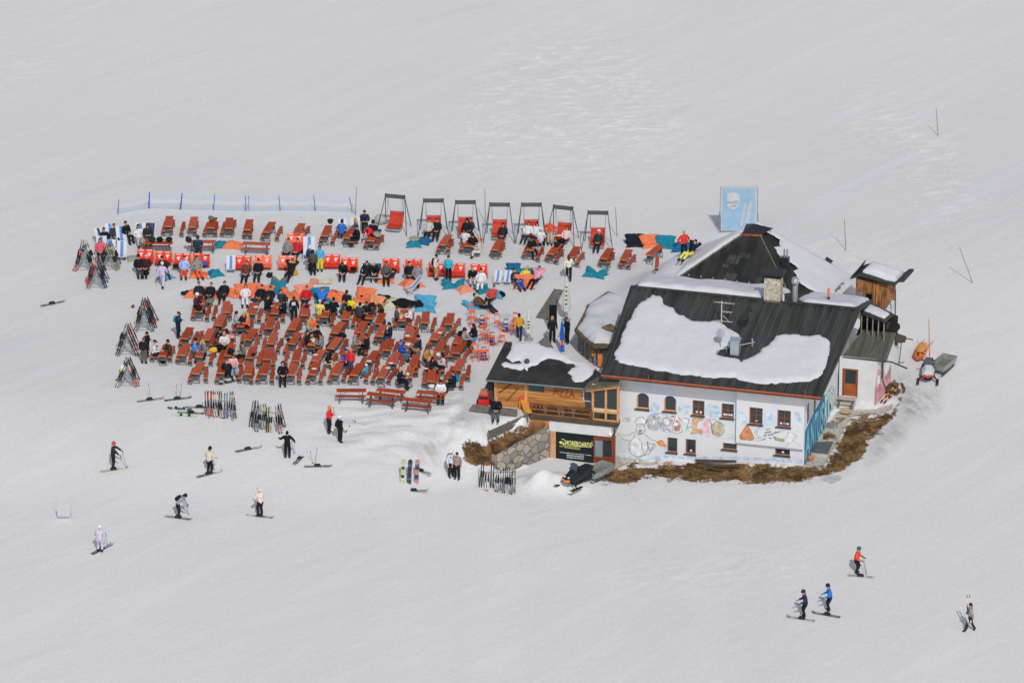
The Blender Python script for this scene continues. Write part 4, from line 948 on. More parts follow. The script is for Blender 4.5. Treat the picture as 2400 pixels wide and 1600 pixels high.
# ------------------------------------------------------------------ round snow-covered bar between annex and hut
bar = house_thing('snow_bar', 'low round timber bar under a thick snow roof, wedged beside the hut', 'bar')
bc = HZ('p',1425,745,1.9)
def eave_pt(t, x, y): return HZ(t, x, y, 1.75)
ev = [eave_pt('a',x,y) for x,y in ((950,735),(830,870),(900,950),(990,1040),(1080,1120),(1170,1180),(1300,1180),(1480,1190),(1560,1080))]
far = [HZ('p',1480,700,1.75), HZ('p',1425,682,1.75), HZ('p',1375,715,1.75)]
ol = ev+far
mb = MB(); mb.slab([(q.x,q.y,1.75) for q in ol], (0,0,-.16)); mb.slab([ev[0]+Vector((0,0,.02)), ev[1]+Vector((0,0,.0)), ev[1]+Vector((.4,.3,.2)), ev[0]+Vector((.1,.2,.5))], (.03,.03,0)); rb = mb.build('roof', mat('bar_roof_wood', '#5a4b3d', .85, .25, 3), bar)
inn = [Vector((q.x, q.y)).lerp(Vector((bc.x,bc.y)), .09) for q in ol]
snow_cap([(q.x,q.y) for q in inn], lambda a, b: 1.75, .62, 'snow_cover', rb, SNOW, seed=41, edge=1.3, rag=.06)
ps = MB()
for q in ev[1:8]: v = Vector((q.x,q.y)).lerp(Vector((bc.x,bc.y)), .15); ps.span((v.x-.07,v.y-.07,-.6), (v.x+.07,v.y+.07,1.6))
ps.each('post', GREYW, bar)
MB().lathe((bc.x,bc.y,-.6), [(1.1,0),(1.1,2.2)], 14).build('bar_core', mat('bar_dark', '#1d1a18', .9, .2, 3), bar)
og = MB(); q = HZ('a',1195,1300,1.0); og.box(q, (.28,.2,.4)); q = HZ('a',1310,1440,.7); og.box(q, (.28,.2,.75)); og.tube(HZ('a',1230,1310,1.0), HZ('a',1285,1350,.9), .06, mi=1); og.build('bar_panel', [mat('bar_orange', '#c97a42', .7, .15, 3), paint('#a33028')], bar)
bd = MB(); bd.slab([HZ('a',1320,830,2.4), HZ('a',1500,765,2.75), HZ('a',1570,810,2.6), HZ('a',1560,890,2.3), HZ('a',1400,890,2.25)], (.05,.1,-.1)); bd.build('gable_board', mat('gable_board', '#6b5b41', .85, .2, 3), bar)
# ------------------------------------------------------------------ furniture kinds
ORANGE = mat('beer_table_orange', '#ab4a29', .55, 0, 1.0, .08, 10, hex2='#8f3d22', stretch=(9, .8, 9))
_n = ORANGE.node_tree; _oi = _n.nodes.new('ShaderNodeObjectInfo'); _hv = _n.nodes.new('ShaderNodeHueSaturation')
_mr = _n.nodes.new('ShaderNodeMapRange'); _mr.inputs['To Min'].default_value = .80; _mr.inputs['To Max'].default_value = 1.12
_m2 = _n.nodes.new('ShaderNodeMapRange'); _m2.inputs['To Min'].default_value = 1.05; _m2.inputs['To Max'].default_value = .97
_n.links.new(_oi.outputs['Random'], _mr.inputs['Value']); _n.links.new(_mr.outputs[0], _hv.inputs['Value']); _n.links.new(_oi.outputs['Random'], _m2.inputs['Value']); _n.links.new(_m2.outputs[0], _hv.inputs['Saturation'])
_b = _n.nodes['Principled BSDF']; _l = _b.inputs['Base Color'].links[0].from_socket; _n.links.new(_l, _hv.inputs['Color']); _n.links.new(_hv.outputs[0], _b.inputs['Base Color'])
OEDGE = mat('beer_table_edge', '#bd7044', .6, .1, 4)
LEGM = mat('leg_green_grey', '#4b5456', .5, .12, 4)
LEGD = mat('leg_dark', '#333c3e', .5, .12, 4)
def leg_frame(mb, wd, h, y, lean):
    for s in (-1, 1):
        mb.beam((s*wd*.42, y, h), (s*wd*.5, y+lean, 0), .035, .035)
    mb.beam((-wd*.5, y+lean, .03), (wd*.5, y+lean, .03), .035, .035)
    mb.span((-wd*.40, y-.006, h*.42), (wd*.40, y+.006, h-.02), 0)
    mb.beam((0, y, h*.45), (0, y-lean*6, h-.03), .02, .02)
def make_table():
    t = thing('beer_table', 'x', 'table')
    mb = MB().span((-.25,-.9,.72), (.25,.9,.75)); mb.span((-.252,-.904,.69), (.252,-.885,.752), 1); mb.span((-.252,.885,.69), (.252,.904,.752), 1)
    mb.build('table_top', [ORANGE, OEDGE], t)
    for s in (-1, 1):
        mb = MB(); leg_frame(mb, .44, .72, s*.66, s*.06); mb.build('leg', LEGM, t)
    return t
def make_bench():
    t = thing('beer_bench', 'x', 'bench')
    mb = MB().span((-.115,-.9,.43), (.115,.9,.46)); mb.span((-.117,-.904,.41), (.117,-.885,.462), 1); mb.span((-.117,.885,.41), (.117,.904,.462), 1)
    mb.build('seat_plank', [ORANGE, OEDGE], t)
    for s in (-1, 1):
        mb = MB(); leg_frame(mb, .21, .43, s*.66, s*.05); mb.build('leg', LEGM, t)
    return t
TABLE = make_table(); BENCH = make_bench(); used = {'t': False, 'b': False}
def put(kind, loc, rz, label, group):
    src = TABLE if kind == 't' else BENCH
    if not used[kind]:
        used[kind] = True; src.location = loc; src.rotation_euler = (0, 0, rz); src['label'] = label; src['group'] = group; return src
    return dup(src, label, loc, rz, group)
def ends(t, nx_, ny_, fx, fy, h):
    a = GT(t, nx_, ny_, h); b = GT(t, fx, fy, h); d = b-a
    rz = atan2(-d.x, d.y); L = 0.9
    c = a+Vector((-sin(rz), cos(rz), 0))*L; c.z = ground_z(c.x, c.y)
    return c, rz
# rows of tables: (tile, near x, near y, far x, far y, left bench?, right bench?)  bench: None, 'n' pushed under, or (near x, near y, far x, far y)
ROWS = [
 ('back row under the net fence', [
  ('A',1355,642,1380,495,(1288,705,1330,560),(1395,690,1430,555)), ('A',1680,652,1718,508,(1540,720,1580,560),(1722,705,1752,568)),
  ('A',1940,660,1985,493,(1850,725,1905,590),(2002,718,2020,590)), ('A',2186,665,2195,530,(2092,720,2130,595),(2232,692,2258,590)),
  ('B',342,688,380,550,(302,748,345,600),(388,752,405,610)), ('B',600,718,690,577,(545,778,620,640),(745,780,815,635)),
  ('B',1020,738,1090,600,(962,792,1020,660),(1095,775,1172,660)), ('B',1395,768,1462,615,(1342,830,1390,720),None),
  ('B',1690,795,1780,670,(1500,835,1575,700),(1770,855,1830,720)), ('B',2020,835,2110,700,(1950,890,2010,780),(2105,895,2190,760))]),
 ('row before the swing seats', [
  ('C',1018,892,1125,742,(965,950,1060,800),(1105,950,1170,800)), ('C',1378,905,1430,760,(1280,945,1330,800),(1505,945,1550,800)),
  ('C',1740,960,1815,822,(1693,995,1770,860),(1802,995,1868,850)), ('D',110,812,150,735,(36,862,80,760),(195,895,250,790)),
  ('D',345,855,420,770,(298,895,370,790),(405,920,500,782)), ('D',580,890,660,760,None,(648,952,738,815)),
  ('D',952,908,1040,782,(908,952,980,840),(1005,955,1072,830)), ('D',1180,922,1250,802,(1145,972,1210,870),(1236,978,1322,855)),
  ('D',1470,865,1535,818,None,(1560,1002,1606,860))]),
 ('top row of packed block', [
  ('F',265,518,322,360,(185,580,220,400),(378,595,420,420)), ('F',638,532,645,378,None,(690,572,705,450)),
  ('F',982,553,1022,430,(928,560,960,470),(1085,625,1115,480)), ('F',1298,548,1330,400,(1198,605,1215,510),(1413,612,1425,510)),
  ('F',1700,572,1722,448,(1640,600,1680,470),(1742,640,1760,500)), ('G',238,592,262,470,(152,635,165,540),(335,680,355,585)),
  ('G',520,625,545,520,None,(625,695,655,570)), ('G',838,615,882,505,(700,690,730,560),None), ('G',968,690,1005,590,None,None),
  ('G',1288,645,1320,510,(1190,705,1230,580),(1395,690,1430,560)), ('G',1600,672,1615,552,(1478,725,1512,590),(1705,755,1742,608)), ('G',1925,695,1950,578,(1828,745,1872,628),(1995,762,2070,622))]),
 ('second row of packed block', [
  ('F',530,708,592,562,(465,765,520,620),(590,755,625,622)), ('F',832,722,880,600,(745,775,790,650),(930,785,975,680)), ('F',1213,748,1262,600,(1100,825,1155,650),(1300,805,1352,655)),
  ('F',1530,762,1605,620,(1458,825,1530,690),(1582,812,1645,690)), ('G',370,812,470,672,(318,860,380,720),(470,790,520,690)), ('G',690,802,772,680,None,(820,862,868,750)),
  ('G',982,855,1030,730,(920,905,985,770),None), ('G',1380,872,1402,738,(1318,925,1370,790),(1450,905,1488,790)), ('G',1730,902,1825,765,(1662,962,1720,830),(1842,905,1938,822)), ('G',2040,952,2095,830,(1985,975,2040,860),(2140,985,2190,870))]),
 ('middle row of packed block', [
  ('F',70,888,152,735,(12,955,60,830),(182,945,250,800)), ('F',360,903,440,758,(245,935,305,808),(430,975,485,820)), ('F',612,935,650,810,(490,962,530,850),(710,985,740,860)),
  ('F',930,903,1005,798,(852,965,872,840),(1020,1015,1080,858)), ('F',1240,958,1302,808,(1150,1035,1172,865),(1335,1035,1412,868)), ('F',1530,958,1625,820,(1432,1055,1500,940),(1640,1005,1695,895)),
  ('F',1800,975,1850,850,(1720,1025,1760,900),(1900,1010,1940,880)), ('G',320,1022,402,915,(258,1065,310,940),(470,1045,512,960)), ('G',740,965,775,850,(640,1040,680,910),(800,1085,830,950)),
  ('G',1080,1045,1142,892,(980,1085,1032,955),None), ('G',1380,1005,1410,900,(1180,1085,1222,965),(1440,1050,1480,930)), ('G',1760,1065,1855,925,(1600,1110,1645,965),(1890,1135,1912,1005)), ('G',2030,1085,2105,965,(1950,1130,1985,1010),(2130,1145,2212,1028))]),
 ('fourth row of packed block', [
  ('F',40,1112,92,990,(-25,1165,20,1030),(145,1190,185,1030)), ('F',270,1135,305,1010,None,None), ('F',660,1122,712,988,(600,1200,640,1080),(835,1235,870,1100)),
  ('F',960,1152,1012,1010,(918,1190,960,1060),(1075,1225,1108,1078)), ('F',1190,1172,1245,1025,(1100,1210,1150,1080),(1280,1235,1312,1078)), ('F',1580,1192,1618,1040,(1445,1210,1475,1082),(1680,1235,1718,1080)),
  ('G',108,1195,205,1045,(40,1260,100,1130),None), ('G',480,1195,520,1080,(310,1240,400,1100),(570,1260,610,1130)), ('G',830,1205,920,1088,(700,1300,760,1180),(940,1300,965,1150)),
  ('G',1160,1225,1212,1098,(1055,1300,1120,1170),(1260,1290,1302,1160)), ('G',1440,1265,1490,1100,(1370,1345,1430,1210),(1480,1340,1520,1190)), ('G',1730,1210,1775,1080,(1610,1320,1650,1190),(1840,1330,1880,1200)), ('G',2040,1315,2095,1178,(1985,1380,2040,1250),(2190,1405,2205,1240))]),
 ('front row of packed block', [
  ('F',220,1362,312,1200,(140,1440,200,1300),(365,1425,375,1258)), ('F',560,1355,600,1220,(510,1440,550,1290),(818,1425,855,1250)), ('F',930,1372,960,1200,None,(982,1445,1012,1230)),
  ('F',1140,1372,1192,1222,(1062,1440,1110,1310),(1265,1450,1282,1250)), ('F',1520,1382,1562,1210,(1400,1440,1420,1330),(1635,1450,1652,1268)), ('F',1808,1375,1870,1238,(1745,1450,1800,1320),(1918,1450,1978,1290)),
  ('G',380,1375,435,1245,(300,1445,345,1320),(490,1430,552,1305)), ('G',640,1385,700,1270,(578,1445,630,1320),(800,1440,832,1330)), ('G',1000,1415,1065,1290,(888,1450,935,1345),(1100,1450,1182,1335)),
  ('G',1375,1415,1410,1290,(1240,1490,1270,1370),None), ('G',1680,1455,1700,1325,(1590,1490,1612,1365),(1760,1490,1785,1350)), ('G',1950,1420,1990,1310,(1845,1490,1900,1390),(2095,1520,2125,1400))]),
]
for row, items in ROWS:
    xs = sorted(range(len(items)), key=lambda i: T(items[i][0], items[i][1], 0)[0])
    n = len(items)
    for k, i in enumerate(xs):
        t, a, b, c, d, L_, R_ = items[i]
        nm = ORD[k]
        loc, rz = ends(t, a, b, c, d, .75)
        put('t', loc, rz, f'orange-brown beer table, {nm} from left, {row}', 'beer tables on the sun terrace')
        for side, q in (('left', L_), ('right', R_)):
            if q is None: continue
            lc, r2 = ends(t, *q, .46)
            # keep the bench clear of its table
            dv = Matrix.Rotation(-rz, 3, 'Z') @ (lc-loc)
            sg_ = -1 if side == 'left' else 1
            put('b', lc, r2, f'bench {side} of the {nm} table from left, {row}', 'beer benches on the sun terrace')
def sideways(kind, t, x0, y0, x1, y1, label):
    h = .75 if kind == 't' else .46
    a = GT(t, x0, y0, h); b = GT(t, x1, y1, h); d = b-a; c = (a+b)/2; c.z = ground_z(c.x, c.y)
    put(kind, c, atan2(d.y, d.x)+pi/2, label, 'beer tables on the sun terrace' if kind == 't' else 'beer benches on the sun terrace')
for k, (q, b) in enumerate((((1045,135,1335,140),(1040,195,1330,200)), ((1405,118,1705,128),(1400,165,1700,180)), ((1775,118,2075,150),(1760,178,2065,205)), ((1318,182,1615,192),(1315,232,1615,240)), ((1650,200,1955,222),(1640,256,1945,272)))):
    wh = ('left of the back three', 'middle of the back three', 'right of the back three', 'left of the front two', 'right of the front two')[k]
    sideways('t', 'O', *q, f'beer table set sideways at the terrace foot, {wh}')
    sideways('b', 'O', *b, f'bench before the sideways table at the terrace foot, {wh}')
for q, b, wh in (((1040,855,1425,862),(972,908,1405,910),'piled with dark rucksacks, leftmost by the striped deckchairs'), ((1600,845,2040,848),(1592,912,2045,915),'with a navy-clad person before it')):
    sideways('t', 'A', *q, f'sideways beer table {wh}'); sideways('b', 'A', *b, f'bench of the sideways beer table {wh}')
sideways('t', 'B', 258,862,680,880, 'empty sideways beer table right of the orange bean bag'); sideways('b', 'B', 262,930,668,948, 'empty bench below the sideways table right of the orange bean bag')
loc, rz = ends('E',1745,1065,1790,960,.75); put('t', loc, rz, 'beer table with two people on the far left by the ski racks', 'beer tables on the sun terrace')
for q, s in (((1600,1080,1650,960),'left'), ((1845,1085,1890,960),'right')):
    loc, rz = ends('E', *q, .46); put('b', loc, rz, f'bench {s} of the far left table by the ski racks', 'beer benches on the sun terrace')
loc, rz = ends('F',425,1195,470,1080,.46); put('b', loc, rz, 'single bench with a yellow jacket draped over its end', 'beer benches on the sun terrace')
loc, rz = ends('F',540,1205,590,1055,.46); put('b', loc, rz, 'single bench right of the one with the yellow jacket', 'beer benches on the sun terrace')
loc, rz = ends('F',470,585,507,432,.46); put('b', loc, rz, 'free bench beside the bench with the green jacket', 'beer benches on the sun terrace')
# ------------------------------------------------------------------ red double loungers
REDC = mat('lounger_red', '#c93423', .7, .12, 3, .15, 10); CORAL = mat('lounger_coral', '#d9644c', .75, .1, 3)
PALEP = mat('print_pale', '#dcb9aa', .7, .1, 5); WOODP = mat('lounger_wood', '#b39478', .7, .15, 4); SHADR = mat('lounger_base', '#7f2a20', .8, .2, 3)
def make_lounger():
    t = thing('double_lounger', 'x', 'lounger')
    bk = MB()
    bk.slab([(-.52,.10,.20), (.52,.10,.20), (.52,.46,.70), (-.52,.46,.70)], (0,.08,-.06)); b = bk.build('backrest', REDC, t)
    for s in (-1, 1):
        pl = MB(); pl.slab([(s*.26-.19,.395,.615), (s*.26+.19,.395,.615), (s*.26+.15,.43,.665), (s*.26-.15,.43,.665)], (0,-.02,.012)); pl.build('head_pillow', PALEP, b)
        em = MB(); f = lambda x, v: Vector((s*.26+x, .10+.36*v-.012, .20+.50*v+.009))
        em.slab([f(-.1,.62), f(.1,.66), f(.12,.5), f(.04,.42), f(.06,.3), f(-.03,.2), f(-.06,.36), f(-.12,.48)], (0,-.003,.002)); em.build('emblem', PALEP, b)
    st = MB(); st.slab([(-.52,-.38,.20), (.52,-.38,.20), (.52,.13,.15), (-.52,.13,.15)], (0,0,.08)); st.build('seat', REDC, t)
    fr = MB(); fr.span((-.54,-.40,.05), (.54,-.37,.19)); fr.build('front_panel', SHADR, t)
    for s in (-1, 1):
        sd = MB().beam((s*.56,-.42,.2), (s*.56,.2,.14), .04,.08).beam((s*.56,-.39,0), (s*.56,-.39,.2), .05,.05).beam((s*.56,.12,0), (s*.56,.5,.7), .05,.05).beam((s*.56,.42,0), (s*.56,.32,.42), .04,.04); sd.build('side_frame', WOODP, t)
    return t
L0 = make_lounger()
LG = [('A',1048,1030,0,'R','leftmost, seating a pair in dark jackets'), ('A',1297,1055,0,'R','behind the lilac walker, one dark-capped sitter'), ('A',1555,1085,0,'R','seating the person in the pale blue top'), ('A',1810,1080,0,'R','with the grey rucksack and the orange-trousered sitter'),
 ('B',292,1120,0,'R','right of the dark-jacket deckchair, one sitter in black'), ('B',560,1110,0,'C','faded coral, sitter in black on its left half'), ('B',885,1115,0,'C','faded coral, sitter with both hands behind the head'),
 ('B',1000,810,0,'C','in front of the tables, sitters in grey and in red'), ('B',1497,1100,0,'R','empty, with two pale prints, right of the yellow trousers'), ('B',1735,1145,0,'R','with a bent-over sitter in black and a black bag'),
 ('C',330,1155,0,'R','beside the dark blue deckchairs, sitter in patterned grey'), ('C',635,1165,0,'R','left of the standing pair, seating two people'), ('C',950,1205,0,'R','behind the person in white with khaki trousers'), ('C',1222,1220,0,'R','empty, right behind the person in teal'), ('C',1525,1230,0,'R','rightmost, sitters in black and in white')]
for i, (t, x, y, rz, c, lab) in enumerate(LG):
    p = GT(t, x, y, .42); p = Vector((p.x, p.y-.18, 0)); p.z = ground_z(p.x, p.y)
    lb = ('red' if c == 'R' else 'red')+' two-seat lounger, '+lab
    o = L0 if i == 0 else dup(L0, lb, p, R(rz))
    o.location = p; o['label'] = lb; o['group'] = 'double loungers facing the sun'
    if c == 'C': remat(o, {'backrest': [CORAL], 'seat': [CORAL]})
# ------------------------------------------------------------------ swing seats
SWR = mat('swing_red', '#b53a26', .7, .12, 3, .1, 10); CANO = mat('swing_canopy', '#474b4b', .8, .15, 3); SWG = mat('swing_grey', '#8a9198', .6, .12, 3); SWL = mat('swing_leg', '#434d55', .5, .1, 3)
def make_swing():
    t = thing('swing_seat', 'x', 'swing')
    MB().slab([(-.62,-.13,2.28), (.62,-.13,2.28), (.62,.13,2.42), (-.62,.13,2.42)], (0,.02,-.05)).build('canopy', CANO, t)
    for s in (-1, 1):
        MB().beam((s*.64,.02,2.46), (s*.64,.02,2.2), .07,.12).build('bracket', CANO, t)
        for yy, k in ((-.95,1.02), (.8,.86)): MB().tube((s*.64,0,2.36), (s*k,yy,0), .028).build('leg', SWL, t)
        MB().tube((s*.5,0,2.3), (s*.47,-.3,.4), .010).tube((s*.5,.02,2.3), (s*.47,.44,1.05), .010).each('rope', SWL, t)
    bk = MB().slab([(-.46,.06,.30), (.46,.06,.30), (.46,.46,1.10), (-.46,.46,1.10)], (0,.08,-.04)).build('backrest', SWR, t)
    MB().slab([(-.45,.362,.90), (.45,.362,.90), (.45,.382,.94), (-.45,.382,.94)], (0,-.006,.003)).build('seam', mat('swing_seam', '#7f271b', .8, .1, 3), bk)
    MB().slab([(-.46,-.62,.34), (.46,-.62,.34), (.46,.12,.25), (-.46,.12,.25)], (0,0,.1)).build('seat', SWR, t)
    MB().slab([(-.45,-.60,.14), (.45,-.60,.14), (.45,.12,.12), (-.45,.12,.12)], (0,0,.125)).build('seat_underside', SWG, t)
    MB().slab([(-.45,.36,.5), (.45,.36,.5), (.45,.56,1.1), (-.45,.56,1.1)], (0,.03,-.01)).build('seat_back_cover', SWG, t)
    return t
W0_ = make_swing()
for i, (t, x, y, rz, lab) in enumerate((('C',382,228,-14,'leftmost, empty and turned sideways'), ('C',905,285,0,'second from left, holding a pale and a black sitter'), ('C',1340,307,0,'third from the left, holding two dark-clad people'), ('C',1805,340,-2,'middle one, one dark sitter on its right half'), ('D',125,288,0,'third from the right, two sitters in white tops'), ('D',488,322,-16,'second from the right, sitter in a pale pink jacket'), ('D',888,380,-3,'rightmost, sitter in a white helmet'))):
    p = GT(t, x, y, 2.36); p.z = ground_z(p.x, p.y)
    lb = 'red swing seat, '+lab
    o = W0_ if i == 0 else dup(W0_, lb, p, R(rz))
    o.location = p; o.rotation_euler.z = R(rz); o['label'] = lb; o['group'] = 'red swing seats in a row'
# ------------------------------------------------------------------ striped deckchairs
SLW = mat('sling_white', '#bcbfc7', .85, .06, 4); SLB = mat('sling_blue', '#5d7fb6', .85, .12, 4); SLN = mat('sling_navy', '#2e3f63', .85, .12, 4)
DCF = mat('deckchair_frame', '#bdbcb8', .6, .1, 4)
def make_deck():
    t = thing('deckchair', 'x', 'deckchair')
    def f(a, v):
        y = -.38+.86*v; z = .34+.66*v-.18*sin(pi*min(1, v*1.15))
        return (-.27+.54*a, y, z)
    MB().sheet(f, 9, 10, lambda a, v: 1 if .36 < a < .64 else 0, .012).build('sling', [SLW, SLB], t)
    for s in (-1, 1):
        MB().beam((s*.29,.50,1.02), (s*.29,-.42,.03), .035,.03).beam((s*.31,-.40,.36), (s*.31,.42,.03), .035,.03).build('side_frame', DCF, t)
    MB().tube((-.3,.49,1.01), (.3,.49,1.01), .018).tube((-.3,-.39,.35), (.3,-.39,.35), .018).tube((-.3,-.41,.04), (.3,-.41,.04), .018).each('cross_bar', DCF, t)
    return t
D0 = make_deck()
for i, (t, x, y, rz, sc, nv, lab) in enumerate((('S',800,190,10,1.15,0,'tall one behind the man in the raglan shirt'), ('S',1010,240,10,1.1,0,'under the twisting person in black'), ('S',1395,185,5,1.1,0,'behind the long-haired person in white'), ('S',640,440,0,1.1,0,'under the person in the coral top'),
   ('S',820,510,0,1.1,0,'empty, left of two by the ski racks'), ('S',1040,535,0,1.1,0,'empty, right of two by the ski racks'), ('S',570,280,25,1.0,1,'navy patterned one at the far left'), ('S',1590,180,-5,1.1,2,'hung with a black jacket, behind the rucksack table'),
   ('A',2215,1040,0,.95,0,'with a dark jacket, between loungers'), ('B',1190,785,0,1.25,0,'tall upright one behind the white helmet'), ('B',1640,535,0,1.0,0,'behind the blue jacket'), ('B',1815,525,0,1.0,0,'right of the one behind the blue jacket'),
   ('B',1975,1140,0,1.0,2,'dark blue, left of a pair'), ('B',2115,1145,0,1.0,2,'dark blue, right of a pair'), ('C',1795,1240,-12,.8,0,'empty, left one beside the blue bean bags'), ('C',1930,1240,-12,.8,0,'empty, right one beside the blue bean bags'), ('C',740,1325,-75,1.1,0,'seen from the side, behind the big orange bean bag'))):
    p = GT(t, x, y, 1.0*sc); v = Matrix.Rotation(R(rz), 3, 'Z') @ Vector((0,.48*sc,0)); p = p-v; p.z = ground_z(p.x, p.y)
    lb = ('white and blue striped' if nv == 0 else 'navy and white' if nv == 1 else 'dark')+' deckchair, '+lab
    o = D0 if i == 0 else dup(D0, lb, p, R(rz))
    o.location = p; o.rotation_euler.z = R(rz); o.scale = (sc,)*3; o['label'] = lb; o['group'] = 'deckchairs'
    if nv: remat(o, {'sling': [SLW if nv == 1 else SLN, SLN]})
# ------------------------------------------------------------------ bean bags
def bag_mesh(var):
    def half(top):
        def f(a, b):
            x = (a*2-1); y = (b*2-1)
            prof = max(0, (1-x**4)*(1-y**4))**.55
            if var == 0: zz = .20*prof+.03*noise.noise(Vector((x*2.3, y*2.3, 5)))*prof
            elif var == 1:
                lift = .55*sstep(-.1, .95, y); dent = -.10*math.exp(-((x/.5)**2+((y+.15)/.45)**2)); zz = (.22*prof if top else 0)+(lift*(.9 if top else .45)+dent*prof*(1 if top else 0))
            elif var == 2: zz = (.34*prof+.12*noise.noise(Vector((x*2.0, y*1.6, 2.2)))*prof)
            else: zz = (.30*prof*(1-.5*math.exp(-(x/.28)**2))+.10*noise.noise(Vector((x*2.6, y*2.0, 7.7)))*prof)+.25*sstep(.3,1,abs(x))*sstep(0,1,y)
            pin = 1+.16*abs(x*y)**1.5-.16*(1-abs(x))*abs(y)-.16*(1-abs(y))*abs(x)+.16*noise.noise(Vector((x*1.1, y*1.1, var*4.3)))
            cr = (.05*noise.noise(Vector((x*3.2+y*2, y*3.2, var*3.1)))-.05*abs(noise.noise(Vector((x*2.2, y*4-x*2, var*5.1)))))*prof
            z = zz+cr if top else (zz*.0 if var != 1 else max(0, zz-.06)*.8)
            return (x*.62*pin, y*.58*pin, max(z, 0)+.015)
        return f
    mb = MB(); mb.sheet(half(True), 16, 16); mb.sheet(half(False), 16, 16)
    me = mb.mesh('bean_bag', cloth('#d9663f'), True)
    bm = bmesh.new(); bm.from_mesh(me); bmesh.ops.remove_doubles(bm, verts=bm.verts, dist=.004); bm.to_mesh(me); bm.free()
    return me
BAGS = [bag_mesh(k) for k in range(4)]
BC = dict(O='#dd704a', C='#d4806a', T='#1e7186', B='#478fb0', K='#8a8c80', G='#66675d', N='#1b2026', D='#1f567c', Y='#aeac92', L='#d8875f')
BN = dict(O='orange', C='coral', T='teal', B='light blue', K='khaki', G='grey', N='black', D='deep blue', Y='pale khaki', L='light orange')
def bag(t, x, y, c, var, rz, sx, sy, lab, dz=.1):
    jr = random.Random(int(x*3+y))
    if t in 'FU': rz += jr.uniform(-24, 24); var = jr.choice((1, 1, 2, 3)); sy *= 1.1
    p = GT(t, x, y, dz); p.z = ground_z(p.x, p.y)
    o = link('bean_bag', BAGS[var]); o.location = p; o.rotation_euler = (0, 0, R(rz)); o.scale = (sx*.78, min(1.0, sy*.56), (sx+1)/2)
    o.material_slots[0].link = 'OBJECT'; o.material_slots[0].material = cloth(BC[c])
    tag(o, f'{BN[c]} bean bag {lab}', 'bean bag', 'bean bags on the snow')
for q in (('A',2085,895,'T',2,10,.9,1.1,'wedged left of the orange one between the sideways tables'), ('B',150,905,'O',2,-10,1.2,1.2,'between two sideways tables, crumpled'), ('A',1780,1300,'O',0,-4,1.25,1.2,'lying flat below the loungers, left part'), ('A',2000,1285,'T',2,25,.95,1.2,'touching the flat orange one below the loungers'),
  ('A',1325,1330,'B',0,40,1.0,1.1,'behind the lilac walker'), ('A',860,1070,'K',0,30,.8,1.0,'peeping out left of the first lounger'), ('B',770,1400,'G',3,-10,1.0,1.3,'lying twisted on its own above the crowd'), ('C',245,1375,'O',1,0,1.15,1.0,'like a bowl holding navy clothes'),
  ('C',610,1430,'O',2,20,1.35,1.3,'big and spread before the side-on deckchair'), ('C',640,890,'T',2,0,.95,1.0,'topped by a grey blanket, below the second swing'), ('C',775,845,'D',2,-20,.9,1.3,'leaning right of the teal one below the second swing'), ('C',1180,1445,'T',3,5,1.45,1.2,'saddle-shaped, before the empty lounger'),
  ('C',1335,1500,'C',2,25,.95,1.1,'faded, right of the saddle-shaped teal one'), ('C',2125,1445,'O',1,0,1.35,1.25,'round, below the two sunbathers'), ('C',2080,1290,'T',2,10,1.3,1.8,'under the sunbather in the yellow top'), ('C',2260,1290,'T',2,-10,1.1,1.8,'under the sunbather in the pink top'), ('C',1995,1270,'D',1,0,.9,1.6,'left of the sunbathers, with dark clothes'),
  ('H',650,225,'T',3,20,.9,1.5,'upper left of the sunbather in stripes'), ('H',830,290,'B',2,-10,.9,1.5,'under the sunbather in stripes'), ('H',505,440,'B',3,20,.9,1.9,'left part of the pair under the brown jacket'), ('H',640,430,'B',2,-35,.85,1.5,'right part of the pair under the brown jacket'),
  ('D',1315,745,'N',1,0,1.25,1.2,'big, standing at the right end of the table row'), ('D',1495,755,'O',1,10,1.3,1.2,'next to the big black one'), ('D',1660,765,'T',1,-5,1.3,1.15,'right of the orange one by the black one'), ('D',1900,790,'D',2,0,1.8,1.4,'beside the standing person in red'), ('D',860,1090,'T',3,-20,1.45,1.4,'alone on the snow with upturned corners'),
  ('F',225,290,'O',1,0,1.2,1.3,'leftmost in the orange row above the tables'), ('F',440,285,'O',1,0,1.25,1.3,'second in the orange row, under the open black jacket'), ('F',655,265,'O',1,0,1.15,1.4,'third in the orange row, with a yellow bundle'), ('F',870,285,'O',1,0,1.1,1.4,'under the person in pale pink'), ('F',1010,275,'O',2,0,1.0,1.6,'right beside the person in pale pink'), ('F',1165,310,'O',1,0,1.1,1.6,'between two sitters in black'),
  ('F',1330,245,'T',1,0,1.0,1.5,'squeezed between orange ones'), ('F',1510,295,'O',1,-8,1.3,1.8,'behind the standing person with the white back print'), ('F',1720,305,'C',1,4,1.2,1.7,'under the sitter in red'), ('U',790,470,'T',1,0,1.15,1.6,'under the person in bright blue'), ('U',1120,430,'O',1,0,1.5,1.6,'with a cap lying on it'), ('U',1840,490,'O',2,-15,1.3,1.9,'dome-shaped, with a dark vent'), ('U',2110,640,'L',1,-25,1.1,1.3,'behind the olive jacket'),
  ('V',700,250,'Y',2,10,1.6,2.0,'peaked like a tent, amid dark clothes'), ('V',1450,320,'B',1,-4,1.35,1.9,'at the right end of the bag row')): bag(*q)
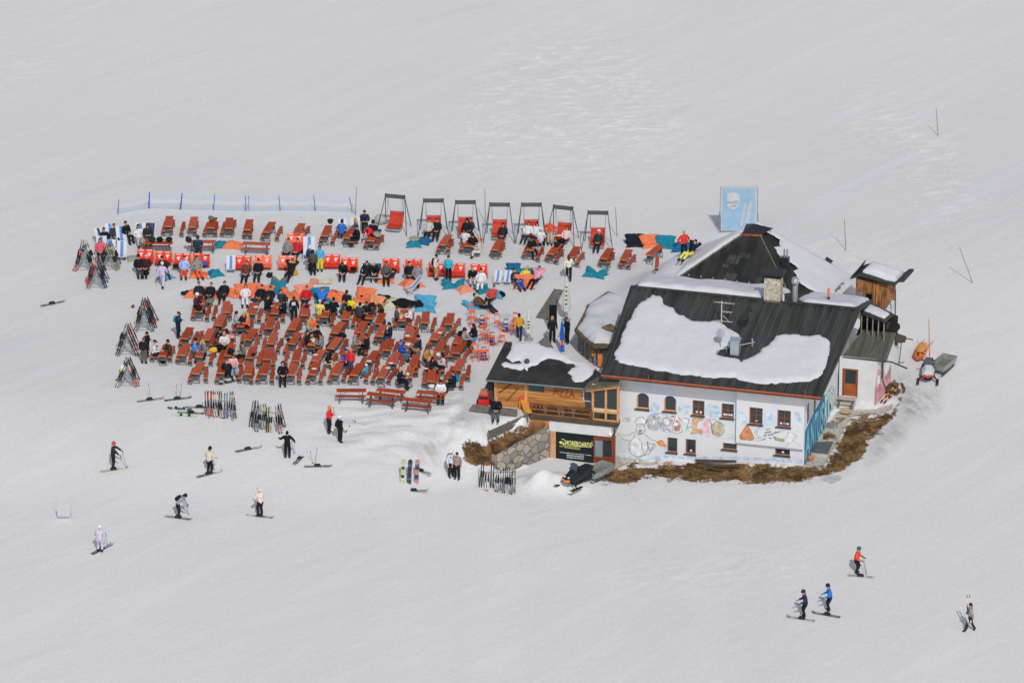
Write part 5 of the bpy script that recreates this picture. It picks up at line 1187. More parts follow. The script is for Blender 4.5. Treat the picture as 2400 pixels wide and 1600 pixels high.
# ------------------------------------------------------------------ people
SKIN = mat('skin', '#c08f76', .6, .08, 5); EYE = mat('eye_dark', '#17120f', .4, 0, 3); LIP = mat('lip', '#8f4a42', .6, 0, 3)
def J(**k): return {a: Vector(b) for a, b in k.items()}
def base():
    return J(pel=(0,0,.94), wai=(0,0,1.12), che=(0,.0,1.34), nek=(0,.01,1.50), hed=(0,-.02,1.66),
      sl=(.19,0,1.42), el=(.26,.02,1.14), hl=(.27,-.08,.90), sr=(-.19,0,1.42), er=(-.26,.02,1.14), hr=(-.27,-.08,.90),
      pl=(.10,0,.90), kl=(.12,-.03,.50), al=(.12,.02,.09), tl=(.13,-.15,.04), pr=(-.10,0,.90), kr=(-.12,-.03,.50), ar=(-.12,.02,.09), tr=(-.13,-.15,.04))
def pose(**k):
    d = base()
    for a, b in k.items(): d[a] = Vector(b)
    return d
def seated(lean=0.0, hip=.50, arms='table', kn=.44, spread=.12, rec=0.0):
    """torso lean forward (+) or back (-)"""
    d = base(); P = Vector((0,0,hip)); ax = Matrix.Rotation(lean, 3, 'X')
    up = lambda x, y, z: P+(ax @ Vector((x, y, z)))
    d.update(pel=P, wai=up(0,0,.2), che=up(0,0,.42), nek=up(0,0,.58), hed=up(0,-.02,.75) if abs(lean) < .5 or lean > 0 else up(0,-.06,.74), sl=up(.2,0,.5), sr=up(-.2,0,.5))
    d.update(pl=P+Vector((.1,-.04,-.02)), pr=P+Vector((-.1,-.04,-.02)))
    ky = -.44; 
    d.update(kl=Vector((spread,ky,hip-.02+rec*.1)), kr=Vector((-spread,ky,hip-.02+rec*.1)), al=Vector((spread+.02,ky-.02-rec*.36,.09)), ar=Vector((-spread-.02,ky-.02-rec*.36,.09)), tl=Vector((spread+.03,ky-.18-rec*.34,.05+rec*.05)), tr=Vector((-spread-.03,ky-.18-rec*.34,.05+rec*.05)))
    if arms == 'table': d.update(el=up(.27,-.08,.24), er=up(-.27,-.08,.24), hl=up(.12,-.36,.28), hr=up(-.12,-.36,.28))
    elif arms == 'lap': d.update(el=up(.29,-.02,.22), er=up(-.29,-.02,.22), hl=P+Vector((.10,-.26,.14)), hr=P+Vector((-.10,-.26,.14)))
    elif arms == 'head': d.update(el=up(.42,-.02,.72), er=up(-.42,-.02,.72), hl=up(.14,.08,.76), hr=up(-.14,.08,.76))
    elif arms == 'knee': d.update(el=up(.25,-.12,.2), er=up(-.25,-.12,.2), hl=Vector((.10,-.42,hip+.02)), hr=Vector((-.10,-.42,hip+.02)))
    return d
POSES = {
 'stand': pose(),
 'walk': pose(kl=(.11,-.18,.52), al=(.11,-.26,.10), tl=(.12,-.44,.06), kr=(-.11,.06,.48), ar=(-.11,.30,.13), tr=(-.12,.16,.04), el=(.26,.12,1.15), hl=(.27,.14,.92), er=(-.26,-.10,1.15), hr=(-.26,-.28,.98)),
 'phone': pose(el=(.25,-.02,1.15), hl=(.07,-.30,1.24), er=(-.25,-.02,1.15), hr=(-.05,-.30,1.22), hed=(0,-.05,1.65)),
 'ski': pose(pel=(0,.06,.88), pl=(.10,.06,.84), pr=(-.10,.06,.84), kl=(.12,-.10,.48), kr=(-.12,-.10,.48), al=(.12,.04,.10), ar=(-.12,.04,.10), tl=(.12,-.14,.06), tr=(-.12,-.14,.06), wai=(0,.04,1.05), che=(0,-.02,1.27), nek=(0,-.05,1.43), hed=(0,-.09,1.59), sl=(.19,-.02,1.35), sr=(-.19,-.02,1.35), el=(.29,-.04,1.08), er=(-.29,-.04,1.08), hl=(.27,-.30,.98), hr=(-.27,-.30,.98)),
 'reach': pose(el=(.22,-.26,1.30), hl=(.16,-.50,1.14), er=(-.24,-.20,1.2), hr=(-.20,-.36,1.02), hed=(0,-.06,1.66)),
 'bend': pose(pel=(0,.08,.90), pl=(.1,.08,.87), pr=(-.1,.08,.87), wai=(0,-.02,1.05), che=(0,-.16,1.22), nek=(0,-.27,1.33), hed=(0,-.38,1.42), sl=(.19,-.2,1.28), sr=(-.19,-.2,1.28), el=(.25,-.34,1.04), er=(-.25,-.34,1.04), hl=(.16,-.48,.84), hr=(-.16,-.48,.84)),
 'hips': pose(el=(.40,.06,1.16), hl=(.17,-.02,.98), er=(-.40,.06,1.16), hr=(-.17,-.02,.98), kl=(.12,-.1,.52)),
 'arms': pose(el=(.40,-.06,1.24), hl=(.52,-.24,1.22), er=(-.36,-.04,1.2), hr=(-.44,-.2,1.0)),
 'sit': seated(.10), 'lean': seated(.55, arms='knee'), 'sitlap': seated(-.06, arms='lap'),
 'lounge': seated(-.52, hip=.34, arms='lap', rec=.9), 'loungeup': seated(-.5, hip=.34, arms='head', rec=.8),
 'recline': seated(-.85, hip=.28, arms='lap', rec=1.3), 'reclineup': seated(-.75, hip=.28, arms='head', rec=1.3),
 'swing': seated(-.5, hip=.44, arms='lap', rec=1.0),
}
for k in ('swing',):     # feet hang clear of the ground
    for q in ('al','ar','tl','tr'): POSES[k][q].z += .10
SCALE_HEAD = {}
def body_mesh(nm, d):
    bones = [('pel','wai'),('wai','che'),('che','nek'),('che','sl'),('sl','el'),('el','hl'),('che','sr'),('sr','er'),('er','hr'),('pel','pl'),('pl','kl'),('kl','al'),('al','tl'),('pel','pr'),('pr','kr'),('kr','ar'),('ar','tr')]
    rad = dict(pel=.155,wai=.145,che=.165,nek=.06,sl=.082,el=.062,hl=.045,sr=.082,er=.062,hr=.045,pl=.105,kl=.078,al=.058,tl=.045,pr=.105,kr=.078,ar=.058,tr=.045)
    keys = list(rad); idx = {k: i for i, k in enumerate(keys)}
    me = bpy.data.meshes.new('tmp'); me.from_pydata([d[k] for k in keys], [(idx[a], idx[b]) for a, b in bones], [])
    ob = bpy.data.objects.new('tmp', me); COL.objects.link(ob)
    md = ob.modifiers.new('skin', 'SKIN'); md.use_smooth_shade = True
    for i, k in enumerate(keys):
        sv = me.skin_vertices[0].data[i]; r = rad[k]*(1.27 if k in ('wai','che','sl','el','sr','er','hl','hr') else 1.2); sv.radius = (r, r*(.82 if k in ('pel','wai','che') else 1)); sv.use_root = (k == 'pel')
    ss = ob.modifiers.new('sub', 'SUBSURF'); ss.levels = 1; ss.render_levels = 1
    dg = bpy.context.evaluated_depsgraph_get(); dg.update()
    ev = bpy.data.meshes.new_from_object(ob.evaluated_get(dg))
    mb = MB(); mb.v = [v.co.copy() for v in ev.vertices]
    def seg(p, a, b):
        ab = b-a; t = max(0, min(1, (p-a).dot(ab)/ab.length_squared)); return (p-a-ab*t).length
    REG = dict(jac=[('pel','wai',.4),('wai','che',0),('che','nek',0),('che','sl',0),('sl','el',0),('el','hl',0),('che','sr',0),('sr','er',0),('er','hr',0)], pan=[('pel','pl',0),('pl','kl',0),('kl','al',0),('pel','pr',0),('pr','kr',0),('kr','ar',0)], boo=[('al','tl',0),('ar','tr',0)])
    lowz = d['wai']
    for pl in ev.polygons:
        c = sum((ev.vertices[i].co for i in pl.vertices), Vector())/len(pl.vertices); best = (9, 1)
        for mi, key in ((1,'jac'), (2,'pan'), (3,'boo')):
            for a, b, _ in REG[key]:
                w_ = .5*(rad[a]+rad[b]); s = seg(c, d[a], d[b])-w_*.8
                if s < best[0]: best = (s, mi)
        mi = best[1]
        if (c-d['al']).length < .13 or (c-d['ar']).length < .13: mi = 3
        if (c-d['hl']).length < .055 or (c-d['hr']).length < .055: mi = 4
        if (c-d['nek']).length < .06 and c.z > d['nek'].z: mi = 0
        mb.f.append(list(pl.vertices)); mb.m.append(mi)
    bpy.data.objects.remove(ob); bpy.data.meshes.remove(me); bpy.data.meshes.remove(ev)
    H = d['hed']; up = (H-d['nek']).normalized(); fw = Vector((0,-1,0)); fw = (fw-up*fw.dot(up)).normalized(); sx = up.cross(-fw).normalized()
    Mh = Matrix((sx, -fw, up)).transposed().to_4x4()
    mb.tube(d['nek']-up*.05, H-up*.04, .055, .05, 8, 0)
    mb.ell(H, (.082,.10,.122), 12, 9, 0, Mh); h = lambda x, y, z: H+(Mh @ Vector((x, y, z)))
    mb.ell(h(0,-.02,-.075), (.055,.07,.05), 8, 6, 0, Mh)
    mb.tube(h(0,-.092,.02), h(0,-.118,-.025), .008, .017, 6, 0)
    for s in (-1, 1): mb.ell(h(s*.032,-.088,.014), (.012,.008,.008), 6, 4, 5, Mh); mb.ell(h(s*.083,.005,-.005), (.012,.022,.034), 6, 5, 0, Mh)
    mb.box(h(0,-.093,-.058), (.045,.012,.010), mi=6, M=Mh)
    for s, hk, ek in ((1,'hl','el'), (-1,'hr','er')):       # palm, four fingers, thumb
        p = d[hk]; ax = (p-d[ek]).normalized(); sd_ = ax.cross(Vector((0,0,1)) if abs(ax.z) < .8 else Vector((0,1,0))).normalized(); n_ = sd_.cross(ax)
        Mp = Matrix((sd_, ax, n_)).transposed().to_4x4()
        mb.ell(p+ax*.055, (.042,.06,.022), 8, 6, 4, Mp)
        for q in range(4):
            b0 = p+ax*.095+sd_*(-.03+.02*q); l = (.030,.036,.038,.03)[q]
            b1 = b0+ax*l-n_*.004; b2 = b1+(ax*.7-n_*.6).normalized()*l*.8
            mb.tube(b0, b1, .0095, .0088, 6, 4); mb.tube(b1, b2, .0088, .0072, 6, 4)
        t0 = p+ax*.035+sd_*.038*s; t1 = t0+(ax*.6+sd_*s*.8).normalized()*.04; mb.tube(t0, t1, .0115, .0095, 6, 4); mb.tube(t1, t1+(ax*.9-n_*.3).normalized()*.03, .0095, .008, 6, 4)
    ms = mb.mesh('person', [SKIN, cloth('#20242a'), cloth('#1a1e22'), cloth('#2b2b2b'), SKIN, EYE, LIP], True)
    return ms, Mh
BODY = {k: body_mesh(k, d) for k, d in POSES.items()}
def head_mesh(kind):
    mb = MB()
    if kind in ('hair', 'long'):
        mb.ell((0,.012,.028), (.094,.108,.112), 12, 8, 0, zmin=-.35)
        mb.ell((0,.045,-.02), (.085,.075,.09), 10, 6)
        if kind == 'long': mb.ell((0,.07,-.13), (.10,.05,.16), 10, 8); mb.ell((.075,.0,-.09), (.03,.06,.13), 8, 6); mb.ell((-.075,.0,-.09), (.03,.06,.13), 8, 6)
    elif kind == 'beanie': mb.ell((0,.008,.04), (.098,.115,.115), 12, 8, 0, zmin=-.2); mb.lathe((0,.008,.015), [(.098,-.01),(.106,.0),(.104,.03),(.09,.04)], 14)
    elif kind == 'helmet': mb.ell((0,.012,.032), (.115,.135,.135), 14, 9, 0, zmin=-.3); mb.ell((0,-.085,.03), (.085,.045,.036), 10, 6, 1); mb.ell((0,.06,-.03), (.1,.075,.07), 10, 6)
    elif kind == 'cap': mb.ell((0,.008,.045), (.096,.112,.098), 12, 8, 0, zmin=-.15); mb.slab([(-.075,-.085,.04), (.075,-.085,.04), (.055,-.185,.03), (-.055,-.185,.03)], (0,0,.012))
    elif kind == 'hood': mb.ell((0,.035,.01), (.12,.125,.145), 12, 8, 0); 
    return mb.mesh({'hair':'hair','long':'long_hair'}.get(kind, kind), [cloth('#3a2a20'), mat('goggles', '#2a3038', .2, .1, 3)], True)
HEADS = {k: head_mesh(k) for k in ('hair','long','beanie','helmet','cap','hood')}
def pack_mesh():
    mb = MB(); mb.ell((0,.19,.0), (.16,.11,.24), 12, 8); mb.box((0,.27,-.06), (.2,.06,.2), taper=.8)
    for s in (-1, 1): mb.tube((s*.12,.1,.2), (s*.12,-.17,.12), .018, n=6); mb.tube((s*.12,-.17,.12), (s*.12,.08,-.2), .018, n=6)
    return mb.mesh('backpack', cloth('#20262c'), True)
PACK = pack_mesh()
def setm(o, i, m):
    o.material_slots[i].link = 'OBJECT'; o.material_slots[i].material = m
NPEOPLE = 0
def person(ps, t, x, y, yaw, jac, pan, head, label, boots='#2a2a2c', hands=None, pack=None, sc=1.0, zoff=0.0, at=None):
    global NPEOPLE
    NPEOPLE += 1
    me, Mh = BODY[ps]; d = POSES[ps]; H = d['hed']*sc
    p = GT(t, x, y, H.z+zoff); rz = R(yaw); off = Matrix.Rotation(rz, 3, 'Z') @ Vector((H.x, H.y, 0))
    loc = p-off; loc.z = ground_z(loc.x, loc.y)+zoff
    if ps in ('sit','lean','sitlap','lounge','loungeup','recline','reclineup') and sc == 1.0: sc = 1.07
    o = link('person', me); o.location = loc; o.rotation_euler = (0, 0, rz); o.scale = (sc,)*3
    setm(o, 1, cloth(jac)); setm(o, 2, cloth(pan)); setm(o, 3, cloth(boots))
    if hands: setm(o, 4, cloth(hands))
    tag(o, label, 'person')
    if head:
        k, col = head.split()
        h = link(HEADS[k].name.split('.')[0], HEADS[k], o); h.matrix_local = Matrix.Translation(d['hed']) @ Mh; setm(h, 0, cloth(col))
    if pack:
        b = link('backpack', PACK, o); c = d['che']; up = (d['nek']-d['wai']).normalized(); fw = Vector((0,-1,0)); fw = (fw-up*fw.dot(up)).normalized(); sx = up.cross(-fw)
        b.matrix_local = Matrix.Translation(c-up*.08) @ Matrix((sx,-fw,up)).transposed().to_4x4(); setm(b, 0, cloth(pack))
    return o
BK, NV, GY, WH, RD = '#1a1e24', '#1f2b42', '#6f757c', '#c4c6c9', '#b8242a'
BR, BD, DK = 'hair #4a3324', 'hair #b08d5c', 'hair #221b18'
LB, LD, LBL = 'long #4a3324', 'long #1d1816', 'long #a98a5e'
PEOPLE = [
 # far left deckchairs
 ('lounge','S',690,330,20,BK,BK,DK,'person in black lying on the navy patterned deckchair'), ('lounge','S',885,250,15,'#34363c',BK,BR,'bearded person in a raglan shirt resting in a deckchair'), ('sitlap','S',1110,208,45,BK,BK,BR,'person in black perched sideways with one leg stretched'),
 ('lounge','S',1352,270,12,WH,'#a9adb3',LD,'long-haired person in white leaning back in a deckchair'), ('sit','S',1535,262,10,'#22322f','#5b4a35',LB,'brown-haired person in dark green behind the rucksack table'), ('lounge','S',615,535,5,'#c9566b',BK,LB,'person in a coral top in the deckchair behind the ski racks'),
 # loungers
 ('lounge','A',955,1068,10,BK,'#3a3535','helmet #1a1d22','person in black with a dark helmet on the leftmost lounger'), ('lounge','A',1062,1066,-5,'#3b1f23',BK,'beanie #d59aa8','person in a pink hat on the leftmost lounger'), ('lounge','A',1275,1085,20,'#1f2a29','#25352f','cap #1b1e22','person in a dark cap on the lounger by the lilac walker'),
 ('walk','A',1278,1150,160,'#b3a9c4','#b3a9c4','beanie #d6d3d8','person in a lilac ski suit walking away past the loungers'), ('lounge','A',1580,1082,0,'#8fa5cf','#c8432a',BR,'person in a pale blue top and red trousers on a lounger'), ('lounge','A',1745,1085,15,'#7e7d78','#d8552f',BR,'person in grey with bright orange trousers on a lounger'),
 ('sit','A',1762,805,178,'#22384b','#5a4030','hood #22384b','person in navy seen from behind on a sideways bench'), ('lounge','B',905,842,-12,'#77787a',BK,BR,'person in a grey top sharing the coral lounger below the tables'), ('lounge','B',1032,842,-12,'#b02531',BK,BR,'person in a red jacket sharing the coral lounger below the tables'),
 ('stand','B',1205,925,150,'#20406b','#37485c','helmet #cdced2','person in a white helmet and navy jacket before the tall deckchair'), ('stand','B',1237,985,178,'#4c443c',BK,'hood #23252a','person in black with a fur collar standing with back turned'), ('stand','B',1330,932,0,'#4aa0dc','#e3c724','hood #2f3d4c','person in a sky blue jacket and yellow trousers'),
 ('lounge','B',338,1142,-8,'#5d3a33',BK,BR,'person in dark clothes on the right half of a red lounger'), ('lounge','B',500,1122,-5,BK,'#25282c',DK,'person in black on the left half of the coral lounger'), ('loungeup','B',955,1122,-20,BK,BK,BR,'person in black with hands behind head on a lounger'), ('lean','B',1640,1165,-15,BK,BK,BR,'bent-over person in black between two red loungers'),
 ('lounge','B',1972,1152,-20,BK,BK,BR,'person in a black tee on the left dark deckchair'), ('lean','B',2070,1172,-10,BK,'#23262b',BD,'bare-armed person in black leaning forward on the right dark deckchair'), ('lounge','B',2242,1165,0,'#4c4d4f',BK,LB,'person in a patterned grey top on a red lounger'),
 # top right group by the swings
 ('sit','B',1635,592,165,'#2f62ad',NV,DK,'person in a blue jacket seen from behind near the first swing'), ('sit','B',1818,570,-80,'#595f68',BK,LBL,'long-haired person in grey at the table near the first swing'), ('sit','B',1942,462,5,NV,BK,BR,'person in navy seated at the back, near the first swing'), ('sit','B',1835,665,-70,BK,BK,DK,'person in black on the bench end near the first swing'),
 ('bend','B',1965,655,-60,'#cb2a30',BK,BR,'person in red with black trousers bending over the table'), ('sit','B',2058,600,170,BK,BK,'helmet #22262b','person in black with a dark helmet at the cluttered table'),
 ('swing','C',850,555,-10,'#a8a8aa',BK,BR,'person in pale grey on the left of the second swing'), ('swing','C',955,556,-5,BK,BK,BR,'person in black on the right of the second swing'), ('swing','C',1362,560,-10,BK,BK,'helmet #1a1d22','person in black with a dark helmet on the third swing'), ('swing','C',1408,548,-12,'#2b2e35',BK,BR,'person half hidden on the right of the third swing'), ('swing','C',1856,622,-10,'#22252c','#3a2228',LD,'person in black sitting on the middle swing'),
 ('swing','D',95,505,-20,WH,'#31353c',LB,'person in white on the left of the third swing from the right'), ('swing','D',190,512,-15,WH,'#31353c',LD,'person in white on the right of the third swing from the right'), ('hips','D',338,488,-15,'#cf4f38','#b6a184',BD,'person in a red tee and beige trousers standing by the swings'), ('swing','D',540,558,-25,'#d3b1aa',NV,LB,'person in a pale pink jacket on the second swing from the right'), ('swing','D',900,602,-10,'#2b3030',BK,'helmet #d3d3d2','person in a white helmet on the rightmost swing'),
 ('hips','D',1878,612,25,'#d4392b',BK,BD,'person in red with black trousers standing by deep blue bags'), ('reclineup','D',2005,712,-40,BK,'#c9c35c',DK,'person in black with yellow trousers lying beside the one in red'), ('sit','C',1345,715,165,'#c3c3c6',BK,DK,'person in a white shirt seen from behind below the third swing'), ('sit','C',1440,770,175,BK,'#3a2d28',DK,'person in black seen from behind below the third swing'), ('sit','C',1525,835,-100,'#b5ada6','#c3bcb4',BD,'person in pale clothes at the table below the third swing'),
 ('sit','D',130,690,30,BK,BK,'helmet #1b1e23','person in black with a helmet at the table under the white swing pair'), ('sit','D',232,590,170,'#c7c8cb',BK,'beanie #c7c8cb','person in white seen from behind right of the helmeted one'), ('walk','D',555,885,178,'#cfc4b8',BK,LB,'person in a cream jacket walking away with a pale bag'),
 ('stand','C',945,1045,70,'#bdb9b4','#9a8a74','beanie #2a2b2e','person in white with a black backpack and khaki trousers'), ('stand','C',1110,1060,170,'#2fa0b4',BK,'beanie #232a30','person in a teal jacket and black trousers standing with back turned'), ('lounge','C',575,1160,5,BK,BK,BR,'broad person in black on the lounger before the side-on deckchair'), ('lounge','C',690,1182,-5,'#77797d',BK,BR,'person in a grey tee on the same lounger as the broad one'),
 ('lean','C',1440,1245,0,BK,'#a7a7aa',BD,'person in black on the left of the rightmost lounger'), ('lounge','C',1555,1252,-5,WH,'#c9c9c9',DK,'person all in white on the right of the rightmost lounger'), ('recline','D',75,1028,-25,'#d9b93a','#255cb0',BD,'sunbather in a yellow top and blue trousers on teal bags'), ('reclineup','D',212,1028,-25,'#d98aa0',BK,BR,'sunbather in a pink top on teal bags'), ('recline','C',2010,1252,20,NV,'#2a4f8a',DK,'person in navy sunk into the deep blue bag'),
 ('recline','H',795,198,-20,'#b0453f',BK,BR,'sunbather in red and white stripes on light blue bags'), ('recline','H',545,310,55,'#5a4130',BK,DK,'person in a brown jacket on a light blue bean bag'),
 # orange bag row
 ('recline','F',267,155,5,'#22282c','#2c3033',DK,'person in black on the leftmost orange bean bag'), ('recline','F',435,165,-10,BK,BK,BR,'person in an open black jacket on the second orange bag'), ('recline','F',617,148,-5,BK,BK,DK,'person in black with a yellow bundle on the third orange bag'), ('recline','F',905,190,0,'#d5c3c6','#d0c8cb',LB,'person in pale pink and white on an orange bag'), ('recline','F',1125,198,-15,BK,'#54493a','cap #1c2740','person in black with olive trousers on an orange bag'), ('recline','F',1240,218,-5,BK,BK,'beanie #5a2a30','person in black with a maroon hat on an orange bag'), ('recline','F',1385,265,20,'#26343c','#6b88a6',DK,'person in dark clothes slumped on the teal bag'),
 ('recline','U',415,232,-5,'#b3212f',BK,DK,'person in a red top on the coral bean bag'), ('reclineup','U',795,268,-5,'#2270c4',BK,BR,'person in bright blue with hands behind the head'), ('sit','U',1422,350,-20,'#22252a','#2f3a46','cap #1a1c20','person in a dark cap and tee sitting left of the yellow jacket'), ('lean','U',1570,500,150,'#e0bb2f','#3d3b38',BD,'person in a bright yellow jacket bending with back turned'),
 ('sit','F',245,312,60,'#4b2230',BK,'helmet #c9cac9','person in maroon with a white helmet at the leftmost top table'), ('sit','F',778,560,95,'#90959a',BK,DK,'person in a light grey jacket facing right'), ('sit','F',880,572,175,BK,BK,'hair #b08d5c','blond person in black behind the second-row table'), ('sit','F',925,575,-95,'#e06a55',BK,LBL,'blond person in a coral jacket and black trousers'), ('sit','F',1212,335,50,BK,'#28303a',BR,'person in black left of the table with the blue helmet'), ('sit','F',1418,380,-95,BK,BK,'hood #1a1e24','hooded person in black right of the table with the blue helmet'), ('stand','F',1562,335,178,'#1c2125','#1f242a',LB,'standing person in black with a white print on the back'),
 ('sit','U',745,585,165,'#dcc169',BK,'cap #9fb0c0','person in a yellow shirt with the number 11 on the back'), ('sit','U',868,575,20,BK,BK,DK,'person in black facing the yellow number shirt'), ('sit','U',1090,522,178,BK,'#4f7f83',DK,'broad person in black with teal trousers seen from behind'), ('sit','U',1755,650,150,'#3a3b3d',BK,DK,'person in a charcoal jacket seen from behind at the top table'), ('sit','U',1915,622,-5,BK,BK,BR,'person in black facing the charcoal jacket'), ('bend','V',230,225,-50,'#37362c','#26201f','hair #b98f7a','bald person in an olive jacket leaning at the end of the bags'),
 ('sit','X',335,95,30,'#ee6a2c','#3b2a26','hair #c08a68','person in a bright orange hooded top'), ('sit','X',250,180,95,'#8b8f93',BK,LBL,'person in grey beside the bright orange top'), ('sit','X',480,315,-80,BK,BK,DK,'person in black with a red badge near the orange top'), ('sit','X',230,430,85,BK,BK,BR,'person in black left of the table with pale food boxes'), ('sit','X',545,505,-95,'#75767b','#6a4a35',DK,'person in a grey jacket right of the table with pale food boxes'),
 ('sit','V',760,355,90,'#4a4b4f',BK,BR,'person in a black and grey jacket left of the sunny table'), ('sit','V',1065,355,-90,'#cacbd0','#5b262b',BR,'person in a white jacket and maroon trousers right of the sunny table'), ('sit','V',560,775,-95,'#1d2433','#24365a',DK,'broad person in navy at a second-row table'),
 ('sit','X',1425,500,80,'#8a7f78','#6e5a44','cap #a02430','person in a red cap and camouflage clothes'), ('sit','X',1690,520,-90,BK,BK,BR,'person in black facing the red cap'), ('lean','X',825,945,75,BK,'#c3a68a',LD,'person in a black sweater and beige trousers bending from a bench'), ('sit','X',1185,905,-85,'#554ea6',BK,'cap #28308a','person in a violet jacket and blue cap'), ('stand','X',1300,855,-35,'#c5302f','#3c4654','hair #c08a68','person in red and dark jeans leaning behind the violet jacket'), ('sit','X',1690,1235,-110,'#3d93a6','#2f7a8d','helmet #c6c8cc','child in teal with a white helmet at a front-row table',),
 ('sit','Y',420,245,80,'#1c4bab','#4a647c','beanie #24509a','person in a bright blue jacket with a white collar'), ('sit','Y',845,135,-95,NV,BK,'beanie #14171c','person in a navy jacket and black hat facing left'), ('sit','Y',1060,410,60,'#a57a3c',NV,BR,'person in a mustard and black jacket at the fourth-row table'), ('sit','Y',1115,650,80,'#3a332d',BK,LBL,'fair-haired person in brown left of the pink jacket table'), ('sit','Y',1195,665,30,BK,BK,LD,'dark-haired person in black beside the fair-haired one'), ('sit','Y',1430,560,-80,'#b7a9b4',BK,LD,'long-haired person in a lilac and pink jacket'),
 ('sit','Y',405,915,75,BK,BK,'hair #b98f7a','bald person in black at a front-row table'), ('sit','Y',1690,1000,-80,BK,'#22262c',BR,'person in black with a blue backpack at the last front table'), ('sit','Y',1390,1235,0,'#c6c7cc','#22282c',LD,'dark-haired person in white at the sideways table on the right'), ('sit','H',525,735,-60,BK,'#54789a',LD,'dark-haired person in a black tee and jeans'), ('sit','H',400,790,80,'#85868a',BK,'helmet #23282e','person with a black helmet facing the one in jeans'),
 ('sit','W',395,70,30,BK,'#39404b',DK,'dark-haired person in black behind the pale-clad group'), ('sit','W',545,85,-80,'#b9a0ac',BK,LD,'dark-haired person in a blue and pink jacket'), ('sit','W',310,180,90,'#5d3a3c',BK,LD,'person in dark red left of the pale-clad group'), ('sit','W',480,165,10,'#c3bfc0',BK,BD,'person in white in the pale-clad group'),
 ('sit','F',220,930,95,'#3f7fcf','#2c4a6c','beanie #16191e','person in a bright blue vest and black hat'), ('sit','F',325,955,-60,'#6c6a6b',BK,LBL,'fair-haired person facing the bright blue vest'), ('sit','W',940,410,-70,'#6a615c',BK,'beanie #2c3028','person in a grey-brown jacket on the fourth row'), ('sit','W',700,715,15,'#d69a97','#7e8a97',LB,'auburn-haired person in a pink jacket'), ('sit','W',550,830,175,BK,BK,'beanie #4b5050','person in black with a grey hat seen from behind by the snowboard'), ('sitlap','W',1955,905,0,'#14171d','#14171d','hood #14171d','hooded person all in black on a front bench'),
 # left side
 ('phone','E',1965,492,70,'#202a3c','#1c2331','cap #1d2433','person in navy with a teal backpack looking at a phone'), ('stand','E',1490,838,165,BK,'#5d5648','hair #6d4a32','person in black and olive trousers with back turned by the racks'), ('phone','E',1535,762,60,'#161c2a',BK,DK,'tall person in black behind the olive trousers'), ('sit','E',1640,895,90,'#c0c0bf',BK,'cap #1c1f23','person in white with a black cap at the far left table'), ('sit','E',1820,888,-60,'#34352e','#2c2d28',DK,'person in dark olive at the far left table'),
 ('phone','O',990,298,70,'#d02f30',BK,'helmet #d8743c','person in red with an orange helmet checking a phone'), ('stand','O',1085,382,120,BK,BK,'helmet #c9cacc','person in black with a white helmet carrying a rucksack'), ('arms','O',600,525,178,'#14171d','#14171d',DK,'person in black with one arm held out, seen from behind'), ('stand','O',2105,702,40,'#aebac4',BK,'helmet #cfd3d8','person in a pale blue jacket with a black backpack'), ('stand','O',2160,722,-25,'#8b7d75',BK,BR,'person in a taupe jacket by the brown bank'),
 # skiers
 ('ski','O',340,1048,-150,'#cfb6b1',BK,'helmet #cdb3ae','skier in pale pink with black trousers on the lower slope'), ('reach','N',665,568,90,'#26303c',BK,'helmet #b5433c','skier in a red helmet leaning on poles at the far left'), ('ski','N',1470,607,150,'#bdb3a4',BK,'helmet #22262b','skier in a cream jacket and black trousers'), ('bend','N',1260,1003,90,'#8d969c',BK,'helmet #23282c','skier bent forward with a black backpack'), ('ski','N',548,1260,165,'#b4adc0','#b4adc0','helmet #c9c7ce','skier in a lilac suit with a black belt bag'),
 ('ski','Q',910,215,70,'#d94a32',BK,'helmet #35594f','skier in a red jacket and green helmet'), ('ski','Q',565,622,-85,'#2a6cb0',BK,'helmet #23282c','skier in a blue and navy jacket'), ('ski','Q',295,688,-85,'#27304a',BK,'helmet #2a2e34','skier in plain navy beside the one in blue'), ('walk','Q',2140,832,-95,'#8f857c','#262224','hair #2a2320','person in beige and black walking with skis on the shoulder'),
 ('sitlap','I',345,645,-5,'#15191e','#3d5158',BD,'person in a black tee sitting on the wooden terrace edge'), ('walk','H',1145,572,175,'#b8892f',NV,DK,'person in a mustard jacket walking away past the bar stools'), ('phone','a',690,685,-60,BK,BK,'cap #5a2630','person in black with a maroon cap looking down at a phone'), ('stand','a',430,665,10,'#1d2126',BK,LBL,'blond person in black beside the blue ski display'),
]
PACKS = {'teal backpack':'#2b8a9b', 'black backpack and khaki':'#1b1e22', 'blue backpack at':'#1573a8', 'carrying a rucksack':'#171a1e', 'forward with a black backpack':'#171a1e', 'pale blue jacket with a black':'#171a1e'}
PR_W = mat('print_on_cloth', '#b9bcbe', .8, .2, 20)
for r in PEOPLE:
    pk = None
    for k, v in PACKS.items():
        if k in r[8]: pk = v
    cov = ('jacket' in r[8] or r[0] in ('ski','reach','bend')) and r[0] not in ('phone',)
    zo = 0.0
    if 'terrace edge' in r[8]: zo = 0.0
    po = person(*r, hands=BK if r[0] in ('ski','reach','bend') else None, pack=pk, sc=.72 if r[8].startswith('child') else 1.0, zoff=zo)
    if 'number 11' in r[8] or 'white print' in r[8]:
        c = POSES[r[0]]['che']; mb = MB()
        if 'number' in r[8]: text_mesh(mb, '11', c+Vector((.09,.19,-.14)), (-1,0,0), (0,0,1), .17, 0, .17, .01, .01, (0,1,0))
        else: mb.slab([c+Vector((x,.175,z)) for x, z in ((-.12,-.1),(.12,-.12),(.13,.1),(-.1,.12))], (0,.02,0)); 
        mb.build('print', BLACKM if 'number' in r[8] else PR_W, po)
